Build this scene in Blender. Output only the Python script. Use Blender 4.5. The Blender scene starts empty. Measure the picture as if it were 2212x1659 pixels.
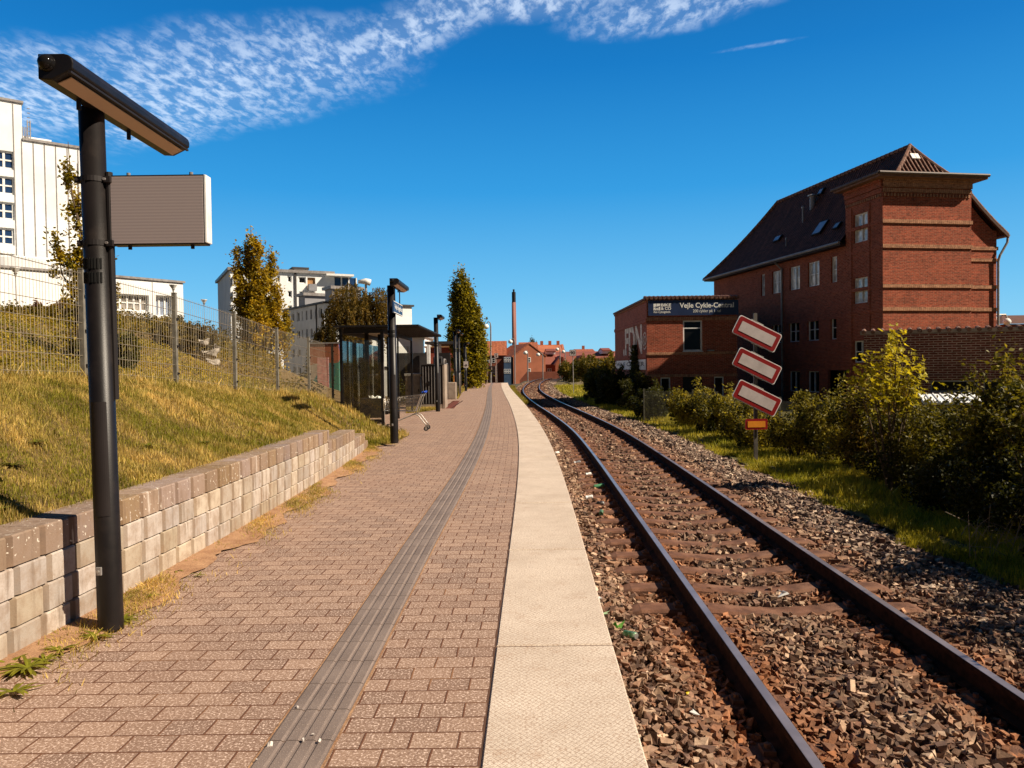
import bpy, math, random
import numpy as np
from mathutils import Vector
R = math.radians
scene = bpy.context.scene
COL = scene.collection
rng = np.random.default_rng(7)
random.seed(7)

# ------------------------------------------------------------------ camera
W0, H0, F0 = 2212.0, 1659.0, 1661.0
PITCH, ROLL, CAMZ = R(1.25), 0.0125, 1.6
cf = Vector((0, math.cos(PITCH), -math.sin(PITCH)))
u0 = Vector((0, math.sin(PITCH), math.cos(PITCH)))
r0 = Vector((1, 0, 0))
cr = r0 * math.cos(ROLL) - u0 * math.sin(ROLL)
cu = u0 * math.cos(ROLL) + r0 * math.sin(ROLL)
CAMP = Vector((0, 0, CAMZ))
cam_d = bpy.data.cameras.new('camera')
cam = bpy.data.objects.new('camera', cam_d)
COL.objects.link(cam)
from mathutils import Matrix
M = Matrix((( cr.x, cu.x, -cf.x, CAMP.x), (cr.y, cu.y, -cf.y, CAMP.y), (cr.z, cu.z, -cf.z, CAMP.z), (0, 0, 0, 1)))
cam.matrix_world = M
cam_d.sensor_width = 36.0
cam_d.lens = 36.0 * F0 / W0
cam_d.clip_start = 0.05
cam_d.clip_end = 5000
scene.camera = cam

# ------------------------------------------------------------------ light
SUN_EL, SUN_AZ = R(42.0), R(-16.0)
sdir = Vector((math.cos(SUN_EL) * math.cos(SUN_AZ), math.cos(SUN_EL) * math.sin(SUN_AZ), math.sin(SUN_EL)))
sun_d = bpy.data.lights.new('sun', 'SUN')
sun_d.energy = 5.0
sun_d.angle = R(0.5)
sun_d.color = (1.0, 0.86, 0.68)
sun = bpy.data.objects.new('sun', sun_d)
sun.rotation_euler = (-sdir).to_track_quat('-Z', 'Y').to_euler()
COL.objects.link(sun)
world = bpy.data.worlds.new("World")
scene.world = world
world.use_nodes = True
wn, wl = world.node_tree.nodes, world.node_tree.links
wn.clear()
def WN(t, **k):
    n = wn.new(t)
    for a, b in k.items(): setattr(n, a, b)
    return n
def wm(op, a, b=None, c=None, clamp=False):
    n = WN('ShaderNodeMath', operation=op, use_clamp=clamp)
    for i, v in enumerate((a, b, c)):
        if v is None: continue
        if isinstance(v, (int, float)): n.inputs[i].default_value = v
        else: wl.new(v, n.inputs[i])
    return n.outputs[0]
sky = WN('ShaderNodeTexSky', sky_type='NISHITA')
sky.sun_disc = False
sky.sun_elevation = SUN_EL
sky.sun_rotation = math.atan2(sdir.x, sdir.y)
sky.air_density = 1.0; sky.dust_density = 0.25; sky.ozone_density = 3.0
hs = WN('ShaderNodeHueSaturation')
hs.inputs['Hue'].default_value = 0.5
hs.inputs['Saturation'].default_value = 1.3
hs.inputs['Value'].default_value = 1.0
wl.new(sky.outputs[0], hs.inputs['Color'])
tc = WN('ShaderNodeTexCoord')
sp = WN('ShaderNodeSeparateXYZ'); wl.new(tc.outputs['Generated'], sp.inputs[0])
X, Y, Z = sp.outputs
zc = wm('MAXIMUM', Z, 0.03)
ya = wm('MAXIMUM', Y, 0.05)
cpx = wm('DIVIDE', X, zc); cpy = wm('DIVIDE', Y, zc)
cb = WN('ShaderNodeCombineXYZ'); wl.new(cpx, cb.inputs[0]); wl.new(cpy, cb.inputs[1])
# small ripples (altocumulus) and broad structure on the cloud layer plane
n1 = WN('ShaderNodeTexNoise'); n1.inputs['Scale'].default_value = 21.0; n1.inputs['Detail'].default_value = 5; n1.inputs['Roughness'].default_value = 0.62
n1.inputs['Distortion'].default_value = 0.25
cmap = WN('ShaderNodeMapping'); cmap.inputs['Scale'].default_value = (1.0, .5, 1.0); cmap.inputs['Rotation'].default_value = (0, 0, .5); wl.new(cb.outputs[0], cmap.inputs[0]); wl.new(cmap.outputs[0], n1.inputs['Vector'])
n2 = WN('ShaderNodeTexNoise'); n2.inputs['Scale'].default_value = 2.2; n2.inputs['Detail'].default_value = 4
wl.new(cb.outputs[0], n2.inputs['Vector'])
U = wm('DIVIDE', X, ya); V = wm('DIVIDE', Z, ya)
def blob(px, py, rx, ry, ang):
    """soft elliptical patch of cloud around a sky direction"""
    cu_, cv_ = (px - 1106) / F0, (790 - py) / F0
    a = wm('SUBTRACT', U, cu_); b = wm('SUBTRACT', V, cv_)
    c, s = math.cos(ang), math.sin(ang)
    p = wm('ADD', wm('MULTIPLY', a, c), wm('MULTIPLY', b, s))
    q = wm('SUBTRACT', wm('MULTIPLY', b, c), wm('MULTIPLY', a, s))
    p = wm('DIVIDE', p, rx / F0); q = wm('DIVIDE', q, ry / F0)
    r2 = wm('ADD', wm('MULTIPLY', p, p), wm('MULTIPLY', q, q))
    return wm('SUBTRACT', 1.0, r2)
bl = blob(500, 150, 450, 125, R(6))
for k in ((60, 190, 360, 120, R(2)), (380, 235, 210, 75, R(14)), (1130, 5, 300, 50, R(2)), (1470, 22, 260, 55, R(10)), (900, 70, 260, 60, R(20))):
    bl = wm('MAXIMUM', bl, blob(*k))
bl = wm('MAXIMUM', bl, wm('SUBTRACT', blob(1640, 108, 150, 8, R(9)), 0.8))
bn = wm('ADD', bl, wm('MULTIPLY', wm('SUBTRACT', n2.outputs[0], 0.5), 2.0))
bmk = WN('ShaderNodeMapRange'); bmk.interpolation_type = 'SMOOTHSTEP'
bmk.inputs[1].default_value = -0.35; bmk.inputs[2].default_value = 1.2
wl.new(bn, bmk.inputs[0])
rip = WN('ShaderNodeMapRange'); rip.interpolation_type = 'SMOOTHSTEP'
rip.inputs[1].default_value = 0.40; rip.inputs[2].default_value = 0.66
rip.inputs[3].default_value = 0.16
wl.new(n1.outputs[0], rip.inputs[0])
cfac = wm('MULTIPLY', bmk.outputs[0], rip.outputs[0])
cfac = wm('MULTIPLY', cfac, 0.64)
mxc = WN('ShaderNodeMix', data_type='RGBA')
skr = WN('ShaderNodeValToRGB')
el_ = skr.color_ramp.elements
el_[0].position = 0.0; el_[0].color = (2.2, 5.9, 8.4, 1)
el_[1].position = 1.0; el_[1].color = (.12, .30, .75, 1)
for p_, c_ in ((.10, (1.15, 4.6, 7.9)), (.22, (.22, 3.0, 6.9)), (.36, (.02, 1.75, 5.2)), (.46, (.01, 1.2, 3.9)), (.56, (.03, .85, 2.6)), (.72, (.12, .35, .9))):
    e_ = el_.new(p_); e_.color = (*c_, 1)
wl.new(wm('MAXIMUM', Z, 0.0), skr.inputs[0])
backf = WN('ShaderNodeMapRange'); backf.inputs[1].default_value = 0.0; backf.inputs[2].default_value = 0.7; backf.inputs[3].default_value = 0.18; wl.new(Y, backf.inputs[0])
mxs = WN('ShaderNodeMix', data_type='RGBA'); mxs.inputs[0].default_value = 0.85
wl.new(hs.outputs[0], mxs.inputs[6]); wl.new(skr.outputs[0], mxs.inputs[7])
wl.new(cfac, mxc.inputs[0]); wl.new(mxs.outputs[2], mxc.inputs[6])
mxc.inputs[7].default_value = (7.6, 8.8, 10.4, 1)
bg = WN('ShaderNodeBackground'); bg.inputs['Strength'].default_value = 0.11
bgs = wm('MULTIPLY', backf.outputs[0], 0.078); wl.new(bgs, bg.inputs['Strength'])
wl.new(mxc.outputs[2], bg.inputs[0])
wo = WN('ShaderNodeOutputWorld'); wl.new(bg.outputs[0], wo.inputs[0])
scene.view_settings.view_transform = 'Standard'
scene.view_settings.look = 'None'
scene.view_settings.exposure = 0.58
scene.view_settings.gamma = 1.0
scene.view_settings.use_curve_mapping = False
scene.render.engine = 'CYCLES'
scene.cycles.max_bounces = 6
scene.cycles.transparent_max_bounces = 12
scene.cycles.use_denoising = True

# ------------------------------------------------------------------ where a photo point lies in the place
def ray(px, py):
    return (cf * F0 + cr * (px - W0 / 2) - cu * (py - H0 / 2)).normalized()
def G(px, py, z=0.0):
    d = ray(px, py); k = (z - CAMZ) / d.z
    return CAMP + d * k
def A(px, py, Y):
    d = ray(px, py)
    return CAMP + d * (Y / d.y)
def Z1(x, y): return (.25 * x, 54 + .25 * y)
def Z2(x, y): return (.25 * x, 432 + .25 * y)
def Z3(x, y): return (459 + .25 * x, 459 + .25 * y)
def Z4(x, y): return (675 + .1465 * x, 583.2 + .1465 * y)
def Z5(x, y): return (945.1 + .1953 * x, 583.2 + .1953 * y)
def Z6(x, y): return (1296.1 + .2012 * x, 594 + .2012 * y)
def Z7(x, y): return (1512.1 + .3164 * x, 297 + .3164 * y)
def Z8(x, y): return (1566 + .292 * x, 675 + .292 * y)

# ------------------------------------------------------------------ object helpers
def tag(o, label=None, cat=None, group=None, kind=None):
    if label: o['label'] = label
    if cat: o['category'] = cat
    if group: o['group'] = group
    if kind: o['kind'] = kind
    return o
def thing(name, label, cat, loc=(0, 0, 0), group=None):
    o = bpy.data.objects.new(name, None)
    o.empty_display_size = 0.2
    COL.objects.link(o); o.location = loc
    return tag(o, label, cat, group)
def wloc(o):
    v = Vector(o.location)
    while o.parent is not None:
        o = o.parent; v = v + Vector(o.location)
    return v
def link(me, name, parent=None, world=True):
    o = bpy.data.objects.new(name, me)
    COL.objects.link(o)
    if parent is not None:
        if world:
            me.transform(Matrix.Translation(-wloc(parent)))
        o.parent = parent
    return o
def tree_copy(root, loc, label, group=None, name=None):
    def cp(o, par):
        c = o.copy(); COL.objects.link(c)
        if par is not None: c.parent = par
        for ch in list(o.children):
            cp(ch, c)
        return c
    c = cp(root, None)
    c.location = loc; c['label'] = label
    if group: c['group'] = group
    return c

class MB:
    def __init__(s): s.v = []; s.f = []; s.c = None
    def add(s, vs, fs):
        b = len(s.v); s.v += [tuple(p) for p in vs]; s.f += [tuple(b + i for i in f) for f in fs]
    def quad(s, a, b, c, d): s.add([a, b, c, d], [(0, 1, 2, 3)])
    def poly(s, pts): s.add(pts, [tuple(range(len(pts)))])
    def box(s, c, d, rz=0.0, ex=None):
        """c centre, d full size"""
        if ex is None: ex = Vector((math.cos(rz), math.sin(rz), 0))
        else: ex = Vector(ex).normalized()
        ey = Vector((-ex.y, ex.x, 0)); c = Vector(c)
        vs = []
        for z in (-.5, .5):
            for x, y in ((-.5, -.5), (.5, -.5), (.5, .5), (-.5, .5)):
                vs.append(c + ex * (x * d[0]) + ey * (y * d[1]) + Vector((0, 0, z * d[2])))
        s.add(vs, [(0, 3, 2, 1), (4, 5, 6, 7), (0, 1, 5, 4), (1, 2, 6, 5), (2, 3, 7, 6), (3, 0, 4, 7)])
        return s
    def obox(s, O, ex, ey, ez):
        """box from corner O with three edge vectors"""
        O, ex, ey, ez = map(Vector, (O, ex, ey, ez))
        vs = [O, O + ex, O + ex + ey, O + ey, O + ez, O + ex + ez, O + ex + ey + ez, O + ey + ez]
        fs = [(0, 3, 2, 1), (4, 5, 6, 7), (0, 1, 5, 4), (1, 2, 6, 5), (2, 3, 7, 6), (3, 0, 4, 7)]
        if ex.cross(ey).dot(ez) < 0: fs = [tuple(reversed(f)) for f in fs]
        s.add(vs, fs); return s
    def tube(s, pts, r, n=6, cap=True):
        pts = [Vector(p) for p in pts]
        rr = r if isinstance(r, (list, tuple)) else [r] * len(pts)
        rings = []
        prev = None
        for i, p in enumerate(pts):
            if i == 0: t = pts[1] - p
            elif i == len(pts) - 1: t = p - pts[i - 1]
            else: t = (pts[i + 1] - p).normalized() + (p - pts[i - 1]).normalized()
            t = t.normalized()
            if prev is None:
                a = Vector((0, 0, 1)) if abs(t.z) < 0.9 else Vector((0, 1, 0))
                x = t.cross(a).normalized()
            else:
                x = (prev - t * prev.dot(t)).normalized()
            prev = x
            y = t.cross(x)
            rings.append([p + (x * math.cos(2 * math.pi * k / n) + y * math.sin(2 * math.pi * k / n)) * rr[i] for k in range(n)])
        vs = [q for rg in rings for q in rg]
        fs = []
        for i in range(len(pts) - 1):
            for k in range(n):
                k2 = (k + 1) % n
                fs.append((i * n + k, i * n + k2, (i + 1) * n + k2, (i + 1) * n + k))
        if cap:
            fs.append(tuple(reversed(range(n)))); fs.append(tuple((len(pts) - 1) * n + k for k in range(n)))
        s.add(vs, fs); return s
    def prism(s, prof, path):
        """sweep closed 2-D profile (x across, z up) along path of (point, side vector)"""
        n = len(prof); vs = []
        for p, sd in path:
            p = Vector(p); sd = Vector(sd)
            for x, z in prof: vs.append(p + sd * x + Vector((0, 0, z)))
        fs = []
        for i in range(len(path) - 1):
            for k in range(n):
                k2 = (k + 1) % n
                fs.append((i * n + k, (i + 1) * n + k, (i + 1) * n + k2, i * n + k2))
        fs.append(tuple(range(n))); fs.append(tuple(reversed([(len(path) - 1) * n + k for k in range(n)])))
        s.add(vs, fs); return s
    def lathe(s, base, prof, n=16):
        base = Vector(base); vs = []; fs = []
        for r, z in prof:
            for k in range(n):
                a = 2 * math.pi * k / n
                vs.append(base + Vector((r * math.cos(a), r * math.sin(a), z)))
        for i in range(len(prof) - 1):
            for k in range(n):
                k2 = (k + 1) % n
                fs.append((i * n + k, i * n + k2, (i + 1) * n + k2, (i + 1) * n + k))
        fs.append(tuple(reversed(range(n)))); fs.append(tuple((len(prof) - 1) * n + k for k in range(n)))
        s.add(vs, fs); return s
    def mesh(s, name, mat=None, smooth=False, uv=True):
        me = bpy.data.meshes.new(name)
        me.from_pydata(s.v, [], s.f)
        if mat: me.materials.append(mat)
        if uv: box_uv(me)
        if smooth: me.shade_smooth()
        return me
    def build(s, name, mat=None, parent=None, smooth=False, world=True, uv=True, bevel=0.0):
        o = link(s.mesh(name, mat, smooth, uv), name, parent, world)
        if bevel > 0:
            m = o.modifiers.new('bevel', 'BEVEL'); m.width = bevel; m.segments = 2; m.limit_method = 'ANGLE'; m.angle_limit = R(40)
        if smooth:
            pass
        return o
def box_uv(me):
    uvl = me.uv_layers.new(name='UVMap')
    n = len(me.loops)
    lv = np.empty(n, dtype=np.int32); me.loops.foreach_get('vertex_index', lv)
    co = np.empty(len(me.vertices) * 3); me.vertices.foreach_get('co', co); co = co.reshape(-1, 3)
    fn = np.empty(len(me.polygons) * 3); me.polygons.foreach_get('normal', fn); fn = fn.reshape(-1, 3)
    ls = np.empty(len(me.polygons), dtype=np.int32); me.polygons.foreach_get('loop_start', ls)
    lt = np.empty(len(me.polygons), dtype=np.int32); me.polygons.foreach_get('loop_total', lt)
    fi = np.repeat(np.arange(len(ls)), lt)
    N = fn[fi]; P = co[lv]
    hz = np.hypot(N[:, 0], N[:, 1])
    flat = hz < 0.25
    hz = np.maximum(hz, 1e-6)
    tx, ty = -N[:, 1] / hz, N[:, 0] / hz
    u = P[:, 0] * tx + P[:, 1] * ty
    bz = hz
    bx, by = -N[:, 2] * N[:, 0] / hz, -N[:, 2] * N[:, 1] / hz
    v = P[:, 0] * bx + P[:, 1] * by + P[:, 2] * bz
    u = np.where(flat, P[:, 0], u); v = np.where(flat, P[:, 1], v)
    uvl.data.foreach_set('uv', np.stack([u, v], 1).astype(np.float32).ravel())
def fast_mesh(name, verts, faces, cols=None, mat=None, smooth=False, uvs=None):
    me = bpy.data.meshes.new(name)
    verts = np.asarray(verts, dtype=np.float32); faces = np.asarray(faces, dtype=np.int32)
    K = faces.shape[1]
    me.vertices.add(len(verts)); me.vertices.foreach_set('co', verts.ravel())
    me.loops.add(faces.size); me.loops.foreach_set('vertex_index', faces.ravel())
    me.polygons.add(len(faces)); me.polygons.foreach_set('loop_start', np.arange(0, faces.size, K, dtype=np.int32))
    me.update(calc_edges=True)
    if cols is not None:
        at = me.color_attributes.new('col', 'FLOAT_COLOR', 'POINT')
        c4 = np.ones((len(verts), 4), dtype=np.float32); c4[:, :3] = cols
        at.data.foreach_set('color', c4.ravel())
    if uvs is not None:
        l = me.uv_layers.new(name='UVMap'); l.data.foreach_set('uv', np.asarray(uvs, dtype=np.float32)[faces.ravel()].ravel())
    if mat: me.materials.append(mat)
    me.validate()
    if smooth: me.shade_smooth()
    else: me.shade_flat()
    return me
def grid_mesh(name, P, mat, uvs=None, smooth=True, cols=None):
    """P: (n,m,3) array"""
    n, m = P.shape[:2]
    idx = np.arange(n * m).reshape(n, m)
    f = np.stack([idx[:-1, :-1], idx[:-1, 1:], idx[1:, 1:], idx[1:, :-1]], -1).reshape(-1, 4)
    me = fast_mesh(name, P.reshape(-1, 3), f, None if cols is None else cols.reshape(-1, 3), mat, smooth, None if uvs is None else uvs.reshape(-1, 2))
    return me

# ------------------------------------------------------------------ materials
def nodes(name):
    m = bpy.data.materials.new(name); m.use_nodes = True
    nt = m.node_tree
    b = nt.nodes['Principled BSDF']
    return m, nt, b
class NT:
    def __init__(s, nt): s.nt = nt
    def n(s, t, **k):
        q = s.nt.nodes.new(t)
        for a, b in k.items(): setattr(q, a, b)
        return q
    def set(s, sock, v):
        if isinstance(v, bpy.types.NodeSocket): s.nt.links.new(v, sock)
        elif isinstance(v, (tuple, list)) and len(v) == 3 and sock.type == 'RGBA': sock.default_value = (*v, 1)
        else: sock.default_value = v
    def math(s, op, a, b=0.0, clamp=False):
        q = s.n('ShaderNodeMath', operation=op, use_clamp=clamp); s.set(q.inputs[0], a); s.set(q.inputs[1], b); return q.outputs[0]
    def mix(s, f, a, b, blend='MIX'):
        q = s.n('ShaderNodeMix', data_type='RGBA', blend_type=blend); s.set(q.inputs[0], f); s.set(q.inputs[6], a); s.set(q.inputs[7], b); return q.outputs[2]
    def noise(s, vec, scale, detail=3, rough=0.5, dist=0.0):
        q = s.n('ShaderNodeTexNoise'); q.inputs['Scale'].default_value = scale; q.inputs['Detail'].default_value = detail
        q.inputs['Roughness'].default_value = rough; q.inputs['Distortion'].default_value = dist
        if vec is not None: s.nt.links.new(vec, q.inputs['Vector'])
        return q.outputs[0]
    def ramp(s, v, a, b, o0=0.0, o1=1.0):
        q = s.n('ShaderNodeMapRange', interpolation_type='SMOOTHSTEP')
        s.set(q.inputs[0], v); q.inputs[1].default_value = a; q.inputs[2].default_value = b; q.inputs[3].default_value = o0; q.inputs[4].default_value = o1
        return q.outputs[0]
    def bump(s, h, strength=0.3, dist=0.01):
        q = s.n('ShaderNodeBump'); q.inputs['Strength'].default_value = strength; q.inputs['Distance'].default_value = dist
        s.set(q.inputs['Height'], h); return q.outputs[0]
def obj_vec(t): return t.n('ShaderNodeTexCoord').outputs['Object']
def uv_vec(t): return t.n('ShaderNodeTexCoord').outputs['UV']
def simple(name, col, rough=0.6, metal=0.0, var=0.25, scale=6.0, bump=0.0, bscale=60.0, dirt=None, dscale=2.0, damt=0.5, spec=0.4, coat=0.0):
    m, nt, b = nodes(name); t = NT(nt); v = obj_vec(t)
    c = t.mix(t.ramp(t.noise(v, scale, 4), .3, .7), tuple(x * (1 - var) for x in col), tuple(min(1, x * (1 + var * .6)) for x in col))
    if dirt is not None:
        c = t.mix(t.math('MULTIPLY', t.ramp(t.noise(v, dscale, 6, .65), .45, .7), damt), c, dirt)
    t.set(b.inputs['Base Color'], c)
    b.inputs['Roughness'].default_value = rough; b.inputs['Metallic'].default_value = metal
    b.inputs['Specular IOR Level'].default_value = spec
    b.inputs['Coat Weight'].default_value = coat
    if bump > 0: t.set(b.inputs['Normal'], t.bump(t.noise(v, bscale, 3), bump, 0.01))
    return m
def brick(name, c1, c2, mortar, bw=.228, rh=.0667, ms=.006, bump=.6, rough=.85, stain=(.05, .03, .02), samt=.45, cvar=.35):
    m, nt, b = nodes(name); t = NT(nt); v = uv_vec(t)
    q = t.n('ShaderNodeTexBrick'); nt.links.new(v, q.inputs['Vector'])
    q.inputs['Color1'].default_value = (*c1, 1); q.inputs['Color2'].default_value = (*c2, 1); q.inputs['Mortar'].default_value = (*mortar, 1)
    q.inputs['Scale'].default_value = 1.0; q.inputs['Mortar Size'].default_value = ms; q.inputs['Mortar Smooth'].default_value = .15
    q.inputs['Brick Width'].default_value = bw; q.inputs['Row Height'].default_value = rh; q.inputs['Bias'].default_value = -.1
    q.offset = .5
    c = t.mix(t.math('MULTIPLY', t.ramp(t.noise(v, 1.1, 6, .7), .42, .72), samt), q.outputs['Color'], stain)
    c = t.mix(t.ramp(t.noise(v, 9, 4), .3, .7, 0, cvar), c, tuple(min(1, x * 1.5) for x in c1))
    mp = t.n('ShaderNodeMapping'); nt.links.new(v, mp.inputs[0]); mp.inputs['Scale'].default_value = (1.0, 3.2, 1)
    nz_ = t.noise(mp.outputs[0], 4.4, 5, .8)
    c = t.mix(t.ramp(nz_, .50, .66, 0, .75), c, tuple(x * .45 for x in c2))
    c = t.mix(t.ramp(nz_, .47, .36, 0, .5), c, tuple(min(1, x * 1.5 + .03) for x in c1))
    # pale patches where the mortar has bled
    c = t.mix(t.ramp(t.noise(v, 3.3, 7, .75), .60, .72, 0, .35), c, mortar)
    t.set(b.inputs['Base Color'], c); b.inputs['Roughness'].default_value = rough; b.inputs['Specular IOR Level'].default_value = .2
    h = t.math('ADD', t.math('MULTIPLY', q.outputs['Fac'], -1.0), t.math('MULTIPLY', t.noise(v, 40, 3), .4))
    t.set(b.inputs['Normal'], t.bump(h, bump, .008))
    return m
def leafmat(name, trans=0.45, rough=0.5, tint=(1, 1, 1)):
    m, nt, b = nodes(name); t = NT(nt)
    a = t.n('ShaderNodeAttribute'); a.attribute_name = 'col'
    c = t.mix(1.0, a.outputs['Color'], tint, 'MULTIPLY')
    t.set(b.inputs['Base Color'], c); b.inputs['Roughness'].default_value = rough; b.inputs['Specular IOR Level'].default_value = .25
    tr = t.n('ShaderNodeBsdfTranslucent')
    t.set(tr.inputs['Color'], t.mix(1.0, c, (1.5, 1.35, .6), 'MULTIPLY'))
    ms = t.n('ShaderNodeMixShader'); ms.inputs[0].default_value = trans
    nt.links.new(b.outputs[0], ms.inputs[1]); nt.links.new(tr.outputs[0], ms.inputs[2])
    out = nt.nodes['Material Output']; nt.links.new(ms.outputs[0], out.inputs['Surface'])
    return m
def attrmat(name, rough=.85, var=.3, scale=40, bump=.5, bscale=120, spec=.3):
    m, nt, b = nodes(name); t = NT(nt); v = obj_vec(t)
    a = t.n('ShaderNodeAttribute'); a.attribute_name = 'col'
    c = t.mix(t.ramp(t.noise(v, scale, 4), .3, .7, 0, 1), t.mix(1.0, a.outputs['Color'], (1 - var,) * 3, 'MULTIPLY'), a.outputs['Color'])
    t.set(b.inputs['Base Color'], c); b.inputs['Roughness'].default_value = rough; b.inputs['Specular IOR Level'].default_value = spec
    if bump: t.set(b.inputs['Normal'], t.bump(t.noise(v, bscale, 3), bump, .004))
    return m
def glass(name, tint=(.9, .92, .9), gl=.12, dark=0.0):
    m, nt, b = nodes(name); t = NT(nt)
    tr = t.n('ShaderNodeBsdfTransparent'); tr.inputs[0].default_value = (*tint, 1)
    g = t.n('ShaderNodeBsdfGlossy'); g.inputs['Roughness'].default_value = .03
    fr = t.n('ShaderNodeFresnel'); fr.inputs[0].default_value = 1.3
    ms = t.n('ShaderNodeMixShader'); t.set(ms.inputs[0], t.math('ADD', fr.outputs[0], gl * .3))
    nt.links.new(tr.outputs[0], ms.inputs[1]); nt.links.new(g.outputs[0], ms.inputs[2])
    df = t.n('ShaderNodeBsdfDiffuse'); df.inputs[0].default_value = (.35, .3, .24, 1)
    m2 = t.n('ShaderNodeMixShader'); v = obj_vec(t)
    t.set(m2.inputs[0], t.ramp(t.noise(v, 3, 6, .7), .5, .8, .0, .09))
    nt.links.new(ms.outputs[0], m2.inputs[1]); nt.links.new(df.outputs[0], m2.inputs[2])
    nt.links.new(m2.outputs[0], nt.nodes['Material Output'].inputs['Surface'])
    return m

# paving: rectangular setts laid in running bond across the platform
def paver_mat():
    m, nt, b = nodes('paver'); t = NT(nt); v = uv_vec(t)
    wv = t.n('ShaderNodeVectorMath', operation='ADD'); nt.links.new(v, wv.inputs[0])
    wob = t.n('ShaderNodeTexNoise'); wob.inputs['Scale'].default_value = 3.0; nt.links.new(v, wob.inputs['Vector'])
    sc = t.n('ShaderNodeVectorMath', operation='SCALE'); nt.links.new(wob.outputs['Color'], sc.inputs[0]); sc.inputs['Scale'].default_value = .018
    nt.links.new(sc.outputs[0], wv.inputs[1]); vv = wv.outputs[0]
    q = t.n('ShaderNodeTexBrick'); nt.links.new(vv, q.inputs['Vector']); q.offset = .5
    q.inputs['Color1'].default_value = (.335, .222, .160, 1); q.inputs['Color2'].default_value = (.205, .132, .098, 1); q.inputs['Mortar'].default_value = (.15, .07, .042, 1)
    q.inputs['Scale'].default_value = 1.0; q.inputs['Mortar Size'].default_value = .0058; q.inputs['Mortar Smooth'].default_value = .35
    q.inputs['Brick Width'].default_value = .205; q.inputs['Row Height'].default_value = .146
    sp1 = t.ramp(t.noise(v, 85, 2, .6), .52, .64)
    sp2 = t.ramp(t.noise(v, 60, 3, .6), .34, .48, 1, 0)
    blot = t.ramp(t.noise(v, .9, 6, .7), .35, .7)
    c = t.mix(t.math('MULTIPLY', sp1, .85), q.outputs['Color'], (.78, .60, .50))
    c = t.mix(t.math('MULTIPLY', sp2, .7), c, (.14, .07, .048))
    c = t.mix(t.math('MULTIPLY', blot, .30), c, (.36, .22, .155))
    c = t.mix(q.outputs['Fac'], c, (.14, .062, .036))
    # sand filling some of the joints
    sand = t.math('MULTIPLY', q.outputs['Fac'], t.ramp(t.noise(v, 1.7, 5, .6), .5, .75))
    c = t.mix(t.math('MULTIPLY', sand, .6), c, (.38, .2, .1))
    t.set(b.inputs['Base Color'], c); b.inputs['Roughness'].default_value = .9; b.inputs['Specular IOR Level'].default_value = .2
    h = t.math('ADD', t.math('MULTIPLY', q.outputs['Fac'], -1.2), t.math('MULTIPLY', t.noise(v, 140, 2), .35))
    t.set(b.inputs['Normal'], t.bump(h, .7, .008))
    return m
def slab_mat():
    m, nt, b = nodes('edge_slab'); t = NT(nt); v = uv_vec(t)
    s = t.n('ShaderNodeSeparateXYZ'); nt.links.new(v, s.inputs[0])
    k = 2 * math.pi / .031
    a1 = t.math('MULTIPLY', t.math('ADD', s.outputs[0], t.math('MULTIPLY', s.outputs[1], .8)), k * .5)
    a2 = t.math('MULTIPLY', t.math('SUBTRACT', s.outputs[0], t.math('MULTIPLY', s.outputs[1], .8)), k * .5)
    l1 = t.ramp(t.math('ABSOLUTE', t.math('SINE', a1)), 0, .22, 1, 0); l2 = t.ramp(t.math('ABSOLUTE', t.math('SINE', a2)), 0, .22, 1, 0)
    ln = t.math('MAXIMUM', l1, l2)
    c = t.mix(t.ramp(t.noise(v, 1.3, 6, .7), .3, .7), (.58, .485, .395), (.72, .615, .51))
    c = t.mix(t.math('MULTIPLY', ln, .55), c, (.24, .12, .07))
    c = t.mix(t.ramp(t.noise(v, 80, 3, .75), .48, .60, 0, .62), c, (.30, .19, .13))
    c = t.mix(t.ramp(t.noise(v, 5, 8, .8), .50, .72, 0, .55), c, (.36, .22, .14))
    t.set(b.inputs['Base Color'], c); b.inputs['Roughness'].default_value = .85; b.inputs['Specular IOR Level'].default_value = .25
    h = t.math('SUBTRACT', t.math('MULTIPLY', t.noise(v, 200, 2), .5), ln)
    t.set(b.inputs['Normal'], t.bump(h, .5, .004))
    return m
def tactile_mat():
    m, nt, b = nodes('tactile'); t = NT(nt); v = uv_vec(t)
    sp_ = t.ramp(t.noise(v, 210, 2, .6), .60, .70)
    c = t.mix(t.ramp(t.noise(v, 2.2, 5, .6), .3, .7), (.150, .112, .095), (.215, .163, .138))
    c = t.mix(t.math('MULTIPLY', sp_, .7), c, (.7, .56, .45))
    t.set(b.inputs['Base Color'], c); b.inputs['Roughness'].default_value = .8
    t.set(b.inputs['Normal'], t.bump(t.noise(v, 200, 2), .3, .004))
    return m
def dirt_mat():
    m, nt, b = nodes('dirt'); t = NT(nt); v = obj_vec(t)
    c = t.mix(t.ramp(t.noise(v, 5, 6, .7), .3, .7), (.30, .15, .075), (.48, .28, .15))
    c = t.mix(t.ramp(t.noise(v, 110, 3, .7), .5, .7, 0, .6), c, (.14, .07, .035))
    t.set(b.inputs['Base Color'], c); b.inputs['Roughness'].default_value = .95
    t.set(b.inputs['Normal'], t.bump(t.noise(v, 45, 6, .7), .9, .015))
    return m
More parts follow.
